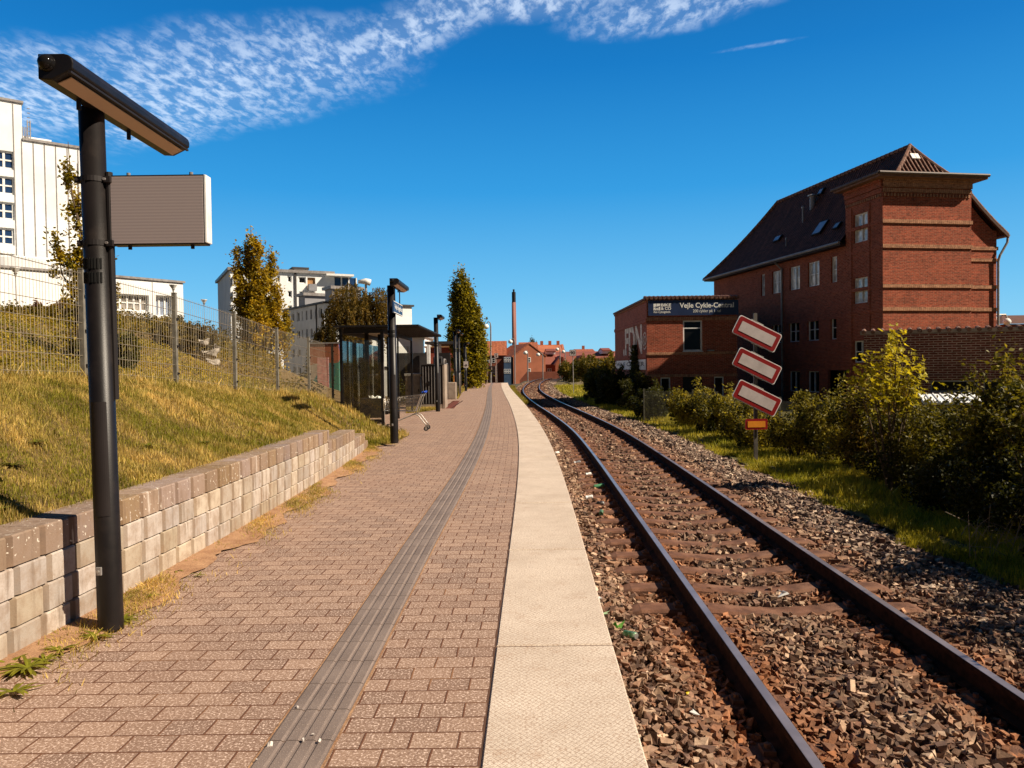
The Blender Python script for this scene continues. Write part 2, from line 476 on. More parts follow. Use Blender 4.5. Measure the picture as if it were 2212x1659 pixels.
def ballast_base():
    m, nt, b = nodes('ballast_base'); t = NT(nt); v = obj_vec(t)
    q = t.n('ShaderNodeTexVoronoi'); q.inputs['Scale'].default_value = 17; nt.links.new(v, q.inputs['Vector'])
    c = t.mix(t.ramp(q.outputs['Distance'], .1, .6), (.10, .05, .035), (.015, .008, .006))  # darker between the cells, shade of the gaps painted into the bed
    c = t.mix(t.ramp(t.noise(v, 9, 3), .4, .7, 0, .7), c, (.13, .065, .04))
    t.set(b.inputs['Base Color'], c); b.inputs['Roughness'].default_value = .95
    t.set(b.inputs['Normal'], t.bump(t.math('MULTIPLY', q.outputs['Distance'], -1.0), 1.0, .04))
    return m
def rust_mat():
    m, nt, b = nodes('rusty_steel'); t = NT(nt); v = obj_vec(t)
    c = t.mix(t.ramp(t.noise(v, 12, 5, .6), .3, .7), (.018, .008, .005), (.055, .022, .012))
    t.set(b.inputs['Base Color'], c); b.inputs['Roughness'].default_value = .9; b.inputs['Metallic'].default_value = 0; b.inputs['Specular IOR Level'].default_value = .08
    t.set(b.inputs['Normal'], t.bump(t.noise(v, 90, 3), .3, .003))
    return m
def roof_tile_mat(name, c1, c2, tw=.22, th=.33):
    m, nt, b = nodes(name); t = NT(nt); v = uv_vec(t)
    s = t.n('ShaderNodeSeparateXYZ'); nt.links.new(v, s.inputs[0])
    wv = t.math('ABSOLUTE', t.math('SINE', t.math('MULTIPLY', s.outputs[0], math.pi / tw)))
    fr = t.math('FRACT', t.math('DIVIDE', s.outputs[1], th))
    c = t.mix(t.ramp(t.noise(v, 3.0, 5, .7), .3, .7), c1, c2)
    q = t.n('ShaderNodeTexBrick'); nt.links.new(v, q.inputs['Vector']); q.offset = 0.0
    q.inputs['Scale'].default_value = 1; q.inputs['Brick Width'].default_value = tw; q.inputs['Row Height'].default_value = th; q.inputs['Mortar Size'].default_value = 0.0
    q.inputs['Color1'].default_value = (1.2, 1.2, 1.2, 1); q.inputs['Color2'].default_value = (.7, .7, .7, 1)
    c = t.mix(.8, c, q.outputs['Color'], 'MULTIPLY')
    t.set(b.inputs['Base Color'], c); b.inputs['Roughness'].default_value = .8; b.inputs['Specular IOR Level'].default_value = .2
    h = t.math('ADD', wv, t.math('MULTIPLY', fr, -.7))
    t.set(b.inputs['Normal'], t.bump(h, 1.0, .05))
    return m
M_ = {}
M_['paver'] = paver_mat(); M_['slab'] = slab_mat(); M_['tactile'] = tactile_mat(); M_['dirt'] = dirt_mat()
M_['ballast'] = ballast_base(); M_['rust'] = rust_mat()
M_['railtop'] = simple('rail_top', (.32, .27, .27), .30, .5, .25, 3, spec=.35)
M_['stone'] = attrmat('stone')
M_['leaf'] = leafmat('leaf'); M_['grass'] = leafmat('grass', .3)
M_['soil'] = simple('lawn_soil', (.15, .095, .03), .95, 0, .45, 7, .8, 30)
M_['verge'] = simple('verge_soil', (.10, .085, .018), .95, 0, .45, 7, .8, 30)
M_['ground'] = simple('far_ground', (.10, .075, .03), .95, 0, .4, .4)
M_['black'] = simple('black_paint', (.009, .007, .007), .42, 0, .3, 3, .08, 200, (.035, .026, .022), 5, .35, spec=.35)
M_['black2'] = simple('dull_black', (.014, .010, .010), .6, 0, .3, 3)
M_['darkgrey'] = simple('dark_grey', (.05, .045, .045), .6, 0, .3, 3)
M_['grey'] = simple('grey_metal', (.30, .28, .27), .5, .2, .2, 6, dirt=(.14, .1, .08), damt=.5)
M_['galv'] = simple('galvanised', (.45, .42, .38), .45, .5, .25, 12)
M_['fence'] = simple('fence_wire', (.42, .36, .27), .5, .3, .2, 12)
M_['fencep'] = simple('fence_post', (.24, .22, .18), .55, .3, .25, 10)
M_['fencer'] = simple('green_fence', (.10, .095, .065), .55, .3, .25, 10)
M_['white'] = simple('white_render', (.84, .85, .85), .85, 0, .06, .6, dirt=(.62, .6, .56), dscale=.5, damt=.3)
M_['whitep'] = simple('white_paint', (.82, .82, .80), .5, 0, .08, 8, dirt=(.45, .38, .3), dscale=5, damt=.35)
M_['greyshade'] = simple('grey_shade', (.62, .61, .60), .85, 0, .1, .8)
M_['shutter'] = simple('grey_cladding', (.26, .26, .28), .6, 0, .1, 2)
M_['brownp'] = simple('brown_panel', (.38, .2, .08), .7, 0, .2, 2)
M_['pane'] = simple('dark_pane', (.010, .009, .009), .10, 0, .2, 1, spec=.22)
M_['panelit'] = simple('lit_pane', (.78, .74, .68), .12, 0, .5, 2.5, spec=.7)  # pale base colour paints these panes as lit
M_['bluepane'] = simple('blue_pane', (.02, .05, .13), .08, 0, .3, .6, spec=.8)
M_['glass'] = glass('clear_glass', (.95, .95, .91))
M_['concrete'] = simple('concrete', (.36, .29, .23), .9, 0, .25, 5, .5, 90, (.18, .12, .09), 2.5, .6)
M_['navy'] = simple('navy_sign', (.016, .030, .085), .4, 0, .15, 2)
M_['bluesign'] = simple('blue_sign', (.02, .045, .115), .4, 0, .1, 2)
M_['letter'] = simple('white_letter', (.80, .80, .76), .6, 0, .03, 2)
M_['dull'] = simple('faded_paint', (.80, .72, .62), .9, 0, .4, 6)
M_['red'] = simple('sign_red', (.27, .008, .008), .45, 0, .1, 4)
M_['signwhite'] = simple('sign_white', (.58, .51, .49), .45, 0, .08, 3, dirt=(.33, .28, .25), dscale=4, damt=.35)
M_['yellow'] = simple('sign_yellow', (.75, .26, .02), .45, 0, .1, 4)
M_['lampdiff'] = simple('lamp_diffuser', (.62, .42, .28), .5, 0, .06, 2)
M_['boardface'] = None
M_['bark'] = simple('bark', (.11, .075, .045), .95, 0, .4, 12, .8, 40)
M_['birchbark'] = simple('birch_bark', (.55, .5, .43), .85, 0, .3, 5, dirt=(.05, .04, .03), dscale=6, damt=.9)
M_['chrome'] = simple('chrome_wire', (.62, .6, .58), .25, .95, .1, 6)
M_['blueplastic'] = simple('blue_plastic', (.01, .06, .45), .4, 0, .1, 6)
M_['rubber'] = simple('rubber', (.02, .017, .016), .8, 0, .2, 6)
M_['tin'] = simple('tin_metal', (.6, .58, .55), .35, .8, .2, 20)
M_['greenbottle'] = simple('green_glass', (.10, .28, .14), .15, 0, .2, 8, spec=.8)
M_['brick_main'] = brick('brick_main', (.35, .074, .034), (.16, .034, .019), (.44, .26, .17), ms=.007)
M_['brick_band'] = brick('brick_band', (.46, .23, .13), (.30, .14, .08), (.16, .08, .05), bw=.10, rh=.24, ms=.010)
M_['brick_shop'] = brick('brick_shop', (.34, .070, .034), (.18, .036, .020), (.50, .32, .21), ms=.007)
M_['brick_shed'] = brick('brick_shed', (.15, .036, .024), (.10, .026, .018), (.50, .36, .27), ms=.012)
M_['brick_far'] = simple('brick_far', (.40, .135, .072), .9, 0, .12, .8)
M_['brick_far2'] = simple('brick_far_dark', (.27, .085, .05), .9, 0, .15, .8)
M_['roof_main'] = roof_tile_mat('roof_main', (.045, .016, .012), (.10, .038, .026))
M_['roof_far'] = roof_tile_mat('roof_far', (.30, .09, .045), (.42, .14, .07), .3, .45)
M_['tile'] = simple('clay_tile', (.17, .075, .05), .85, 0, .45, 5, dirt=(.45, .36, .28), dscale=9, damt=.4)
M_['bluepanel'] = simple('blue_panel', (.06, .11, .2), .6, 0, .2, 1)
M_['pinkstack'] = simple('stack_pink', (.36, .16, .13), .8, 0, .1, .2)

# ================================================================== course of platform and track
def smooth_curve(pts, y0, y1, step, sig0=1.2):
    pts = sorted([(p.y, p.x) for p in pts])
    ys = np.array([p[0] for p in pts]); xs = np.array([p[1] for p in pts])
    s0 = (xs[2] - xs[0]) / (ys[2] - ys[0]); s1 = (xs[-1] - xs[-3]) / (ys[-1] - ys[-3])
    g = np.arange(y0 - 15, y1 + 15, step)
    x = np.interp(g, ys, xs)
    x = np.where(g < ys[0], xs[0] + (g - ys[0]) * s0, x); x = np.where(g > ys[-1], xs[-1] + (g - ys[-1]) * s1, x)
    out = np.empty_like(x)
    for i, yy in enumerate(g):
        sg = sig0 + 0.07 * max(0, yy)
        w = np.exp(-.5 * ((g - yy) / sg) ** 2); out[i] = (w * x).sum() / w.sum()
    k = (g >= y0 - 1e-6) & (g <= y1 + 1e-6)
    return g[k], out[k]
EDGE_PX = [(1040, 1659), (1070, 1400), (1108.5, 1123.3), (1119.3, 1026.8), (1121.2, 990.7), (1120.6, 959.8), (1119.3, 938), (1116.3, 920.4), (1106, 886.8), (1100.7, 872.5), (1089.6, 852), (1082.2, 834.5), (1083, 826)]
eY, eX = smooth_curve([G(px, py, 0) for px, py in EDGE_PX], -2, 80, .25)
def EX(y): return np.interp(y, eY, eX)
RAIL_Z, BED_Z = -0.39, -0.60
RAIL_PX = [(1431.5, 1188), (1350, 1078.5), (1289, 987.7), (1238.4, 926.2), (1191.5, 893), (1152.4, 869.6), (1132.9, 852), (1126.9, 843.2), (1130, 834.5), (1140.4, 827.3), (1156, 820.5), (1179.5, 814.6), (1218.5, 810.3), (1261.5, 805.8)]
RAIL_PX[1] = (1356, 1078.5)
def left_rail_points():
    base = [(1770, 1659), (1431.5, 1188), (1290, 990)]
    z7 = [(2212, 1430), (1900, 965), (1640, 650), (1400, 480), (1200, 360), (1100, 270), (1075, 225), (1090, 190)]
    far = [(1140.4, 827.3), (1156, 820.5), (1179.5, 814.6), (1218.5, 810.3), (1261.5, 805.8)]
    pts = base + [(918.1 + .1953 * x, 799.3 + .1953 * y) for x, y in z7][1:] + far
    return [G(px, py, RAIL_Z) for px, py in pts]
lY, lX = smooth_curve(left_rail_points(), -3, 225, .5)
def tangent(y, ys, xs):
    d = (np.interp(y + 1, ys, xs) - np.interp(y - 1, ys, xs)) / 2
    t = Vector((d, 1, 0)).normalized(); return t, Vector((t.y, -t.x, 0))
# arclength samples of the track centre line
cent = []
yy = -3.0
while yy < 222:
    t, s = tangent(yy, lY, lX)
    cent.append((Vector((float(np.interp(yy, lY, lX)), yy, 0)) + s * .7525, t, s)); yy += .5
cP = np.array([c[0][:] for c in cent]); cL = np.concatenate([[0], np.cumsum(np.linalg.norm(np.diff(cP, axis=0), axis=1))])
def track_at(s):
    x = float(np.interp(s, cL, cP[:, 0])); y = float(np.interp(s, cL, cP[:, 1]))
    x2 = float(np.interp(s + .5, cL, cP[:, 0])); y2 = float(np.interp(s + .5, cL, cP[:, 1]))
    x1 = float(np.interp(s - .5, cL, cP[:, 0])); y1 = float(np.interp(s - .5, cL, cP[:, 1]))
    t = Vector((x2 - x1, y2 - y1, 0)).normalized()
    return Vector((x, y, 0)), t, Vector((t.y, -t.x, 0))
def CX(y): return np.interp(y, cP[:, 1], cP[:, 0])

# ================================================================== terrain heights
def sst(a, b, v):
    t = np.clip((np.asarray(v, float) - a) / (b - a), 0, 1); return t * t * (3 - 2 * t)
FY = [0, 7.8, 9.3, 11.9, 14.5, 17.1, 19.7, 22.5, 27, 35, 60]; FZ = [1.70, 1.57, 1.54, 1.42, 1.24, 1.08, .92, .70, .25, .0, 0]
def fence_z(y): return np.interp(y, FY, FZ)
FENCE_X = -5.2
wall_pts = [G(0, 1449.5, 0), G(132.7, 1367.5, 0), G(250, 1290, 0), G(450, 1180, 0), G(600, 1105, 0), G(720, 1024, 0), G(803, 962, 0)]
_wy = [p.y for p in wall_pts]; _wx = [p.x for p in wall_pts]
def WX(y):
    p = np.polyfit(_wy, _wx, 2); return np.polyval(p, y)
_wp = np.polyfit(_wy, _wx, 2)
def WX(y): return np.polyval(_wp, np.clip(y, 1, 15.5))
def wall_top(y): return np.interp(y, [0, 11.6, 12.0, 13.9, 14.2, 15.2, 15.6, 18], [.66, .66, .50, .42, .30, .16, .05, .02])
def left_z(x, y):
    x = np.asarray(x, float); y = np.asarray(y, float)
    f = fence_z(y); w = wall_top(y); xw = WX(y) - .22
    t = np.clip((xw - x) / (xw - FENCE_X), 0, 1)
    z = w + (f - w) * (t * .75 + .25 * sst(0, 1, t))
    # the bank beyond the fence
    up = sst(0, 9, FENCE_X - x) * (3.05 - f * .9) * (1 - sst(33, 42, y))
    z = z + up + .04 * np.sin(x * 2.1 + y * 1.3) * np.sin(y * 1.7) * sst(0, 1.0, xw - x)
    z = z + .7 * sst(14, 40, -x) * (1 - sst(46, 60, y))
    return z
def right_z(x, y):
    return -.60 + .05 * np.sin(np.asarray(x) * 1.3 + np.asarray(y) * .8)
def track_dist(x, y):
    """signed distance to the right of the track centre (approx.)"""
    cx = CX(y); d = (CX(np.asarray(y) + 1) - CX(np.asarray(y) - 1)) / 2
    return (x - cx) / np.sqrt(1 + d * d)

# ground sheet
gx = np.concatenate([np.linspace(-1500, -80, 12), np.linspace(-60, 60, 61), np.linspace(80, 1500, 12)])
gy = np.concatenate([[-60, -30, -10], np.linspace(0, 240, 81), np.linspace(270, 2500, 16)])
GX, GY = np.meshgrid(gx, gy, indexing='ij')
gz = -.70 - 4.5 * sst(84, 112, GY)
td = np.abs(track_dist(GX, np.clip(GY, -3, 218)))
emb = (1 - sst(3.2, 9, td)) * (GY < 235)
gz = gz * (1 - emb) + (-.74) * emb
gz = np.where(GX > 6, np.maximum(gz, -.70 - 4.0 * sst(84, 112, GY)), gz)
P = np.stack([GX, GY, gz], -1)
o = link(grid_mesh('ground', P, M_['ground']), 'ground'); tag(o, kind='structure')

SW = .668
# ================================================================== platform
def strip(name, ys, xl, xr, z, mat, uoff=0.0, nx=2, zf=None):
    ys = np.asarray(ys, float); L = np.concatenate([[0], np.cumsum(np.hypot(np.diff(ys), np.diff(np.array([EX(y) for y in ys]))))]) + ys[0]
    T = np.linspace(0, 1, nx)
    P = np.empty((len(ys), nx, 3)); UV = np.empty((len(ys), nx, 2))
    for j, t in enumerate(T):
        x = xl(ys) * (1 - t) + xr(ys) * t
        P[:, j, 0] = x; P[:, j, 1] = ys; P[:, j, 2] = z if zf is None else zf(x, ys)
        UV[:, j, 0] = x - EX(ys) + uoff; UV[:, j, 1] = L
    return grid_mesh(name, P[:, ::-1], mat, UV[:, ::-1], smooth=False)
ys = np.arange(-2, 80.01, .25)
# left border of the paved area
bay = lambda y: np.where(y < 16.5, WX(y) + .08, np.where(y < 42, -6.0, -4.6))
o = link(strip('paving', ys, lambda y: bay(y), lambda y: EX(y) - .010, 0.0, M_['paver'], nx=12), 'platform_paving'); tag(o, kind='structure')
# tactile guide slabs: four ribs
TW = .285; SW = .668
TOFF = lambda y: np.interp(y, [3, 4, 7, 12, 20, 44, 80], [-.785, -.785, -.82, -.83, -.86, -.89, -.9])
def tact():
    mb = MB(); y = -1.5
    while y < 79:
        L = .298; y1 = y + L - .006
        prof = []
        for i in range(4):
            c = -TW / 2 + TW * (i + .5) / 4
            prof += [(c - .034, .006), (c - .026, .012), (c + .018, .012), (c + .028, .006)]
        prof = [(-TW / 2, .006)] + prof + [(TW / 2, .006)]
        vs = []; fs = []
        for yy in (y, y1):
            cx = float(EX(yy) + TOFF(yy))
            for x, z in prof: vs.append((cx + x, yy, z))
        n = len(prof)
        for k in range(n - 1): fs.append((k, k + 1, n + k + 1, n + k))
        b = [(float(EX(yy) + TOFF(yy)) + sx * TW / 2, yy, -.01) for yy in (y, y1) for sx in (-1, 1)]
        vs += b
        fs += [(0, 2 * n, 2 * n + 1) + tuple(range(n - 1, 0, -1)), (n,) + tuple(range(n + 1, 2 * n)) + (2 * n + 3, 2 * n + 2)]
        mb.add(vs, fs); y += L
    o = mb.build('tactile_strip', M_['tactile']); tag(o, kind='structure')
tact()
o = link(strip('edge_joint', ys, lambda y: EX(y) - .03, lambda y: EX(y) + SW - .008, -.003, simple('joint_dirt', (.09, .045, .028), .95)), 'edge_joint'); tag(o, kind='structure')
o = link(strip('joint', ys, lambda y: EX(y) + TOFF(y) - TW / 2 - .012, lambda y: EX(y) + TOFF(y) + TW / 2 + .012, 0.004, M_['dirt']), 'tactile_bed'); tag(o, kind='structure')
# concrete edge slabs

mb = MB(); y = 4.37 - 2.315 * 3
k = 0
while y < 79.5:
    y2 = min(y + 2.315, 79.6); n = 4
    z = .005 + rng.uniform(-.001, .003); zb = -.14
    yv = np.linspace(y + .014, y2 - .014, n)
    for i in range(n - 1):
        a, b = float(yv[i]), float(yv[i + 1])
        p = [(EX(a), a), (EX(a) + SW, a), (EX(b) + SW, b), (EX(b), b)]
        c = .008
        q = [(EX(a) + c, a + (c if i == 0 else 0)), (EX(a) + SW - c, a + (c if i == 0 else 0)), (EX(b) + SW - c, b - (c if i == n - 2 else 0)), (EX(b) + c, b - (c if i == n - 2 else 0))]
        vs = [(float(x), yy_, z) for x, yy_ in q] + [(float(x), yy_, z - .008) for x, yy_ in p] + [(float(x), yy_, zb) for x, yy_ in p]
        fs = [(0, 1, 2, 3), (1, 5, 6, 2), (5, 9, 10, 6), (3, 7, 4, 0), (7, 11, 8, 4)]
        if i == 0: fs += [(0, 4, 5, 1), (4, 8, 9, 5)]
        if i == n - 2: fs += [(2, 6, 7, 3), (6, 10, 11, 7)]
        mb.add(vs, fs)
    y += 2.315
me = mb.mesh('platform_edge', M_['slab'])
o = link(me, 'platform_edge'); tag(o, kind='structure')
# supporting wall beneath the edge, and the dark joint between paving and slabs
mb = MB(); yv = np.arange(-2, 79.6, 1.5)
for a, b in zip(yv[:-1], yv[1:]):
    xa, xb = float(EX(a)) + SW - .10, float(EX(b)) + SW - .10
    mb.quad((xa, a, -1.2), (xb, b, -1.2), (xb, b, -.13), (xa, a, -.13))
e = 79.6
mb.quad((float(EX(e)) + SW - .10, e, -1.2), (-7, e, -1.2), (-7, e, -.01), (float(EX(e)) + SW - .10, e, -.01))
mb.quad((float(EX(e)) + SW - .10, 79.55, -1.2), (float(EX(e)) + SW - .10, 79.55, .0), (-7, 79.55, 0), (-7, 79.55, -1.2))
o = mb.build('platform_base', M_['concrete']); tag(o, kind='structure')
# sandy strip with weeds at the foot of the block wall
yv = np.arange(.5, 17.5, .08)
wob = np.array([.27 + .06 * math.sin(y * 2.7) + .05 * math.sin(y * 7.1 + 1) + rng.uniform(-.02, .02) for y in yv])
wd = dict(zip(np.round(yv, 4), wob))
def dz(x, y):
    t = (x - WX(y)) / .5
    return .004 + .028 * np.clip(1 - t * 1.35, 0, 1)
o = link(strip('dirt', yv, lambda y: WX(y) - .05, lambda y: WX(y) + wob, 0, M_['dirt'], nx=8, zf=dz), 'sand_strip'); tag(o, kind='structure')
# square drain plate lying in the paving
p = G(*(918.1 + .1953 * 340, 799.3 + .1953 * 385), 0)
t = thing('drain_grate', 'long rusty drain grate set in the paving beside the concrete block', 'drain', (p.x, p.y, 0))
a = G(918.1 + .1953 * 345, 799.3 + .1953 * 342, 0); b = G(918.1 + .1953 * 275, 799.3 + .1953 * 425, 0)
mb = MB(); dv = (a - b)
for i in range(18):
    q = b + dv * (i + .5) / 18
    mb.box((q.x, q.y, .006), (.34, dv.length / 18 * .7, .012))
mb.build('grate', simple('drain_rust', (.17, .045, .025), .8), t)
mb = MB(); mb.box(((a.x + b.x) / 2 - .19, (a.y + b.y) / 2, .007), (.04, dv.length, .014)); mb.box(((a.x + b.x) / 2 + .19, (a.y + b.y) / 2, .007), (.04, dv.length, .014))
mb.build('frame', M_['rust'], t)

# ================================================================== track
trk = thing('railway_track', 'single railway track with shiny rail heads curving away beside the platform', 'railway track', (float(CX(10)), 10, BED_Z))
prof_r = [(-.07, -.172), (.07, -.172), (.07, -.160), (.012, -.140), (.009, -.05), (.034, -.038), (.036, -.008), (.030, -.0015), (-.030, -.0015), (-.036, -.008), (-.034, -.038), (-.009, -.05), (-.012, -.140), (-.07, -.160)]
S0, S1 = 0.0, cL[-1] - 1
ss = np.concatenate([np.arange(S0, 90, .5), np.arange(90, S1, 1.5)])
for sgn in (-1, 1):
    path = []; pt2 = []
    for s_ in ss:
        c, t, sd = track_at(s_)
        q = c + sd * (.7525 * sgn); q.z = RAIL_Z
        path.append((q, sd))
    rl = MB().prism(prof_r, path).build('rail', M_['rust'], trk)
    MB().prism([(-.029, -.001), (.029, -.001), (.024, .0), (-.024, .0)], [(p, s) for p, s in path]).build('running_surface', M_['railtop'], rl)
slm = simple('sleeper', (.16, .070, .040), .9, 0, .4, 6, .6, 90, (.25, .135, .085), 3, .6)
def sleeper_mesh():
    mb = MB(); xs_ = [-1.28, -1.2, -.95, -.55, -.3, 0, .3, .55, .95, 1.2, 1.28]; top = [-.03, .0, .0, .0, -.03, -.045, -.03, .0, .0, .0, -.03]
    vs = []
    for x, z in zip(xs_, top):
        vs += [(x, -.14, -.20), (x, -.125, z - .02), (x, -.10, z), (x, .10, z), (x, .125, z - .02), (x, .14, -.20)]
    fs = []
    for i in range(len(xs_) - 1):
        for k in range(5): fs.append((i * 6 + k, (i + 1) * 6 + k, (i + 1) * 6 + k + 1, i * 6 + k + 1)[::-1])
    fs += [tuple(range(5, -1, -1))[::-1][::-1], tuple((len(xs_) - 1) * 6 + k for k in range(6))]
    mb.add(vs, fs)
    for sx in (-1, 1):
        for o_ in (-.11, .11):
            mb.box((sx * .7525 + o_, 0, .012), (.07, .10, .03)); mb.lathe((sx * .7525 + o_, 0, .02), [(.02, 0), (.02, .03), (.001, .032)], 6)
    return mb.mesh('sleeper', slm)
slme = sleeper_mesh()
SL_S = []
s_ = 3.3
while len(SL_S) < 98: SL_S.append(s_); s_ += .65
base = Vector(trk.location)
for s_ in SL_S:
    c, t, sd = track_at(s_)
    o = bpy.data.objects.new('sleeper', slme); COL.objects.link(o); o.parent = trk
    q = c + Vector((0, 0, RAIL_Z - .160)); o.location = q - base
    o.rotation_euler = (0, 0, math.atan2(sd.y, sd.x) + random.uniform(-.008, .008))
mb = MB()
s_ = SL_S[-1] + .65
while s_ < 205:
    c, t, sd = track_at(s_); mb.box((c.x, c.y, RAIL_Z - .22), (2.5, .25, .09), ex=sd); s_ += .65
o = mb.build('sleeper', slm, trk); o['kind'] = 'stuff'

# ballast bed sheet
def bed_z(d):
    """height of the ballast across the track; d signed distance from centre"""
    a = np.abs(np.abs(d) - .7525)
    z = -.60 + .018 * np.exp(-(a / .14) ** 2)
    z = z + .03 * np.exp(-((np.asarray(d) + 1.45) / .3) ** 2)
    z = np.where(d > 1.5, z + .045 * np.exp(-((d - 2.0) / .35) ** 2) - .03 * sst(2.1, 2.55, d), z)
    return z
RE = 2.42
dd = np.array([-1.75, -1.5, -1.3, -1.1, -.95, -.85, -.75, -.65, -.5, -.25, 0, .25, .5, .65, .75, .85, .95, 1.1, 1.3, 1.5, 1.75, 2.0, 2.2, 2.4, 2.55])
P = np.empty((len(ss), len(dd), 3))
for i, s_ in enumerate(ss):
    c, t, sd = track_at(s_)
    for j, d in enumerate(dd):
        q = c + sd * float(d); P[i, j] = (q.x, q.y, float(bed_z(d)) - .012)
o = link(grid_mesh('ballast_bed', P[:, ::-1], M_['ballast'], smooth=True), 'ballast_bed'); tag(o, kind='structure')

# loose stones
ICO = None
def ico():
    p = (1 + 5 ** .5) / 2
    v = np.array([(-1, p, 0), (1, p, 0), (-1, -p, 0), (1, -p, 0), (0, -1, p), (0, 1, p), (0, -1, -p), (0, 1, -p), (p, 0, -1), (p, 0, 1), (-p, 0, -1), (-p, 0, 1)], float)
    v /= np.linalg.norm(v[0])
    f = np.array([(0, 11, 5), (0, 5, 1), (0, 1, 7), (0, 7, 10), (0, 10, 11), (1, 5, 9), (5, 11, 4), (11, 10, 2), (10, 7, 6), (7, 1, 8), (3, 9, 4), (3, 4, 2), (3, 2, 6), (3, 6, 8), (3, 8, 9), (4, 9, 5), (2, 4, 11), (6, 2, 10), (8, 6, 7), (9, 8, 1)])
    return v, f
IV, IF = ico()
def rand_rot(n):
    q = rng.normal(size=(n, 4)); q /= np.linalg.norm(q, axis=1)[:, None]
    w, x, y, z = q.T
    return np.stack([np.stack([1 - 2 * (y * y + z * z), 2 * (x * y - z * w), 2 * (x * z + y * w)], -1), np.stack([2 * (x * y + z * w), 1 - 2 * (x * x + z * z), 2 * (y * z - x * w)], -1), np.stack([2 * (x * z - y * w), 2 * (y * z + x * w), 1 - 2 * (x * x + y * y)], -1)], -2)
BV = np.array([(x, y, z) for z in (-1, 1) for y in (-1, 1) for x in (-1, 1)], float) * .62
BF_ = np.array([(0, 2, 3), (0, 3, 1), (4, 5, 7), (4, 7, 6), (0, 1, 5), (0, 5, 4), (2, 6, 7), (2, 7, 3), (0, 4, 6), (0, 6, 2), (1, 3, 7), (1, 7, 5)])
def stones(C, size, col, blocky=True):
    """crushed-rock chips: skewed blocks with sharp edges and flat faces"""
    n = len(C)
    V = np.repeat(BV[None], n, 0) * rng.uniform(.62, 1.25, (n, 8, 1)) + rng.normal(0, .12, (n, 8, 3))
    V = V * np.stack([rng.uniform(1.0, 1.7, n), rng.uniform(.75, 1.15, n), rng.uniform(.5, .95, n)], -1)[:, None, :]
    # lie mostly flat, any heading
    Rr = rand_rot(n)
    tilt = rng.random(n) < .55
    a = rng.uniform(0, 2 * np.pi, n); ca, sa = np.cos(a), np.sin(a); tl = rng.normal(0, .35, n); ct_, st_ = np.cos(tl), np.sin(tl); zz = np.zeros(n)
    Rf = np.stack([np.stack([ca, -sa * ct_, sa * st_], -1), np.stack([sa, ca * ct_, -ca * st_], -1), np.stack([zz, st_, ct_], -1)], -2)
    Rr[tilt] = Rf[tilt]
    V = np.einsum('nij,nkj->nki', Rr, V)
    V = V * (size * .5)[:, None, None] + C[:, None, :]
    Fc = BF_[None] + (np.arange(n) * 8)[:, None, None]
    cc = np.repeat(col[:, None, :], 8, 1) * rng.uniform(.88, 1.12, (n, 8, 1))
    return V.reshape(-1, 3), Fc.reshape(-1, 3), cc.reshape(-1, 3)
def stone_cols(n, d, rustw=.33):
    base = np.array([[.28, .20, .155], [.19, .125, .10], [.38, .28, .21], [.25, .145, .10], [.11, .075, .062], [.62, .49, .38]])
    c = base[rng.choice(6, n, p=[.25, .22, .20, .13, .12, .08])]
    a = np.abs(np.abs(d) - .7525)
    ru = np.clip(np.exp(-(a / rustw) ** 2) * 1.15 + rng.normal(0, .12, n), 0, .95) * (np.abs(d) < 1.6)
    rust = np.array([.33, .145, .065]) * rng.uniform(.55, 1.25, (n, 1))
    c = c * (1 - ru[:, None]) + rust * ru[:, None]
    mid = np.exp(-(d / .45) ** 2)
    inner = (np.abs(d) < 1.55)[:, None] * np.array([.04, .13, .20])
    return c * (1 - .15 * mid[:, None]) * (1 - inner) * np.array([1.12, 1.10, 1.06]) * rng.uniform(.7, 1.3, (n, 1))
def scatter(n, y0, y1, size, d0=-1.70, d1=2.58, lift=0.0):
    y = rng.uniform(y0, y1, n); d = rng.uniform(d0, d1, n)
    x = CX(y) + d
    # follow the slight turn of the track
    sz = rng.gamma(9, 1 / 9, n).clip(.55, 1.7) * size
    s_arc = np.interp(y, cP[:, 1], cL)
    ph = ((s_arc - 3.3 + .325) % .65) - .325
    cover = y < 6.1 + rng.normal(0, .15, n)
    on = (np.abs(ph) < .165) & (np.abs(d) < 1.3) & (~cover)
    on &= ~(rng.random(n) < .05)
    pad = np.abs(np.abs(d) - .7525) < .095
    keep = ~on & ~pad & (x > EX(y) + SW - .12)
    z = bed_z(d) + rng.uniform(-.03, .022, n) + lift
    z = z + np.where(cover & (np.abs(d) < 1.3), .035 * (1 - np.exp(-((np.abs(d) - .7525) / .2) ** 2)), 0)
    C = np.stack([x, y, z], -1)[keep]
    return C, sz[keep], stone_cols(keep.sum(), d[keep])
parts_ = [scatter(24000, 1.8, 8, .055), scatter(8000, 1.8, 8, .045, lift=.018), scatter(28000, 8, 20, .064), scatter(20000, 20, 48, .085), scatter(8000, 48, 110, .13)]
C = np.concatenate([p[0] for p in parts_]); S_ = np.concatenate([p[1] for p in parts_]); K = np.concatenate([p[2] for p in parts_])
v, f, c = stones(C, S_, K)
o = link(fast_mesh('ballast', v, f, c, M_['stone']), 'ballast'); tag(o, 'loose angular grey and rusty stones of the track bed', 'ballast', kind='stuff')

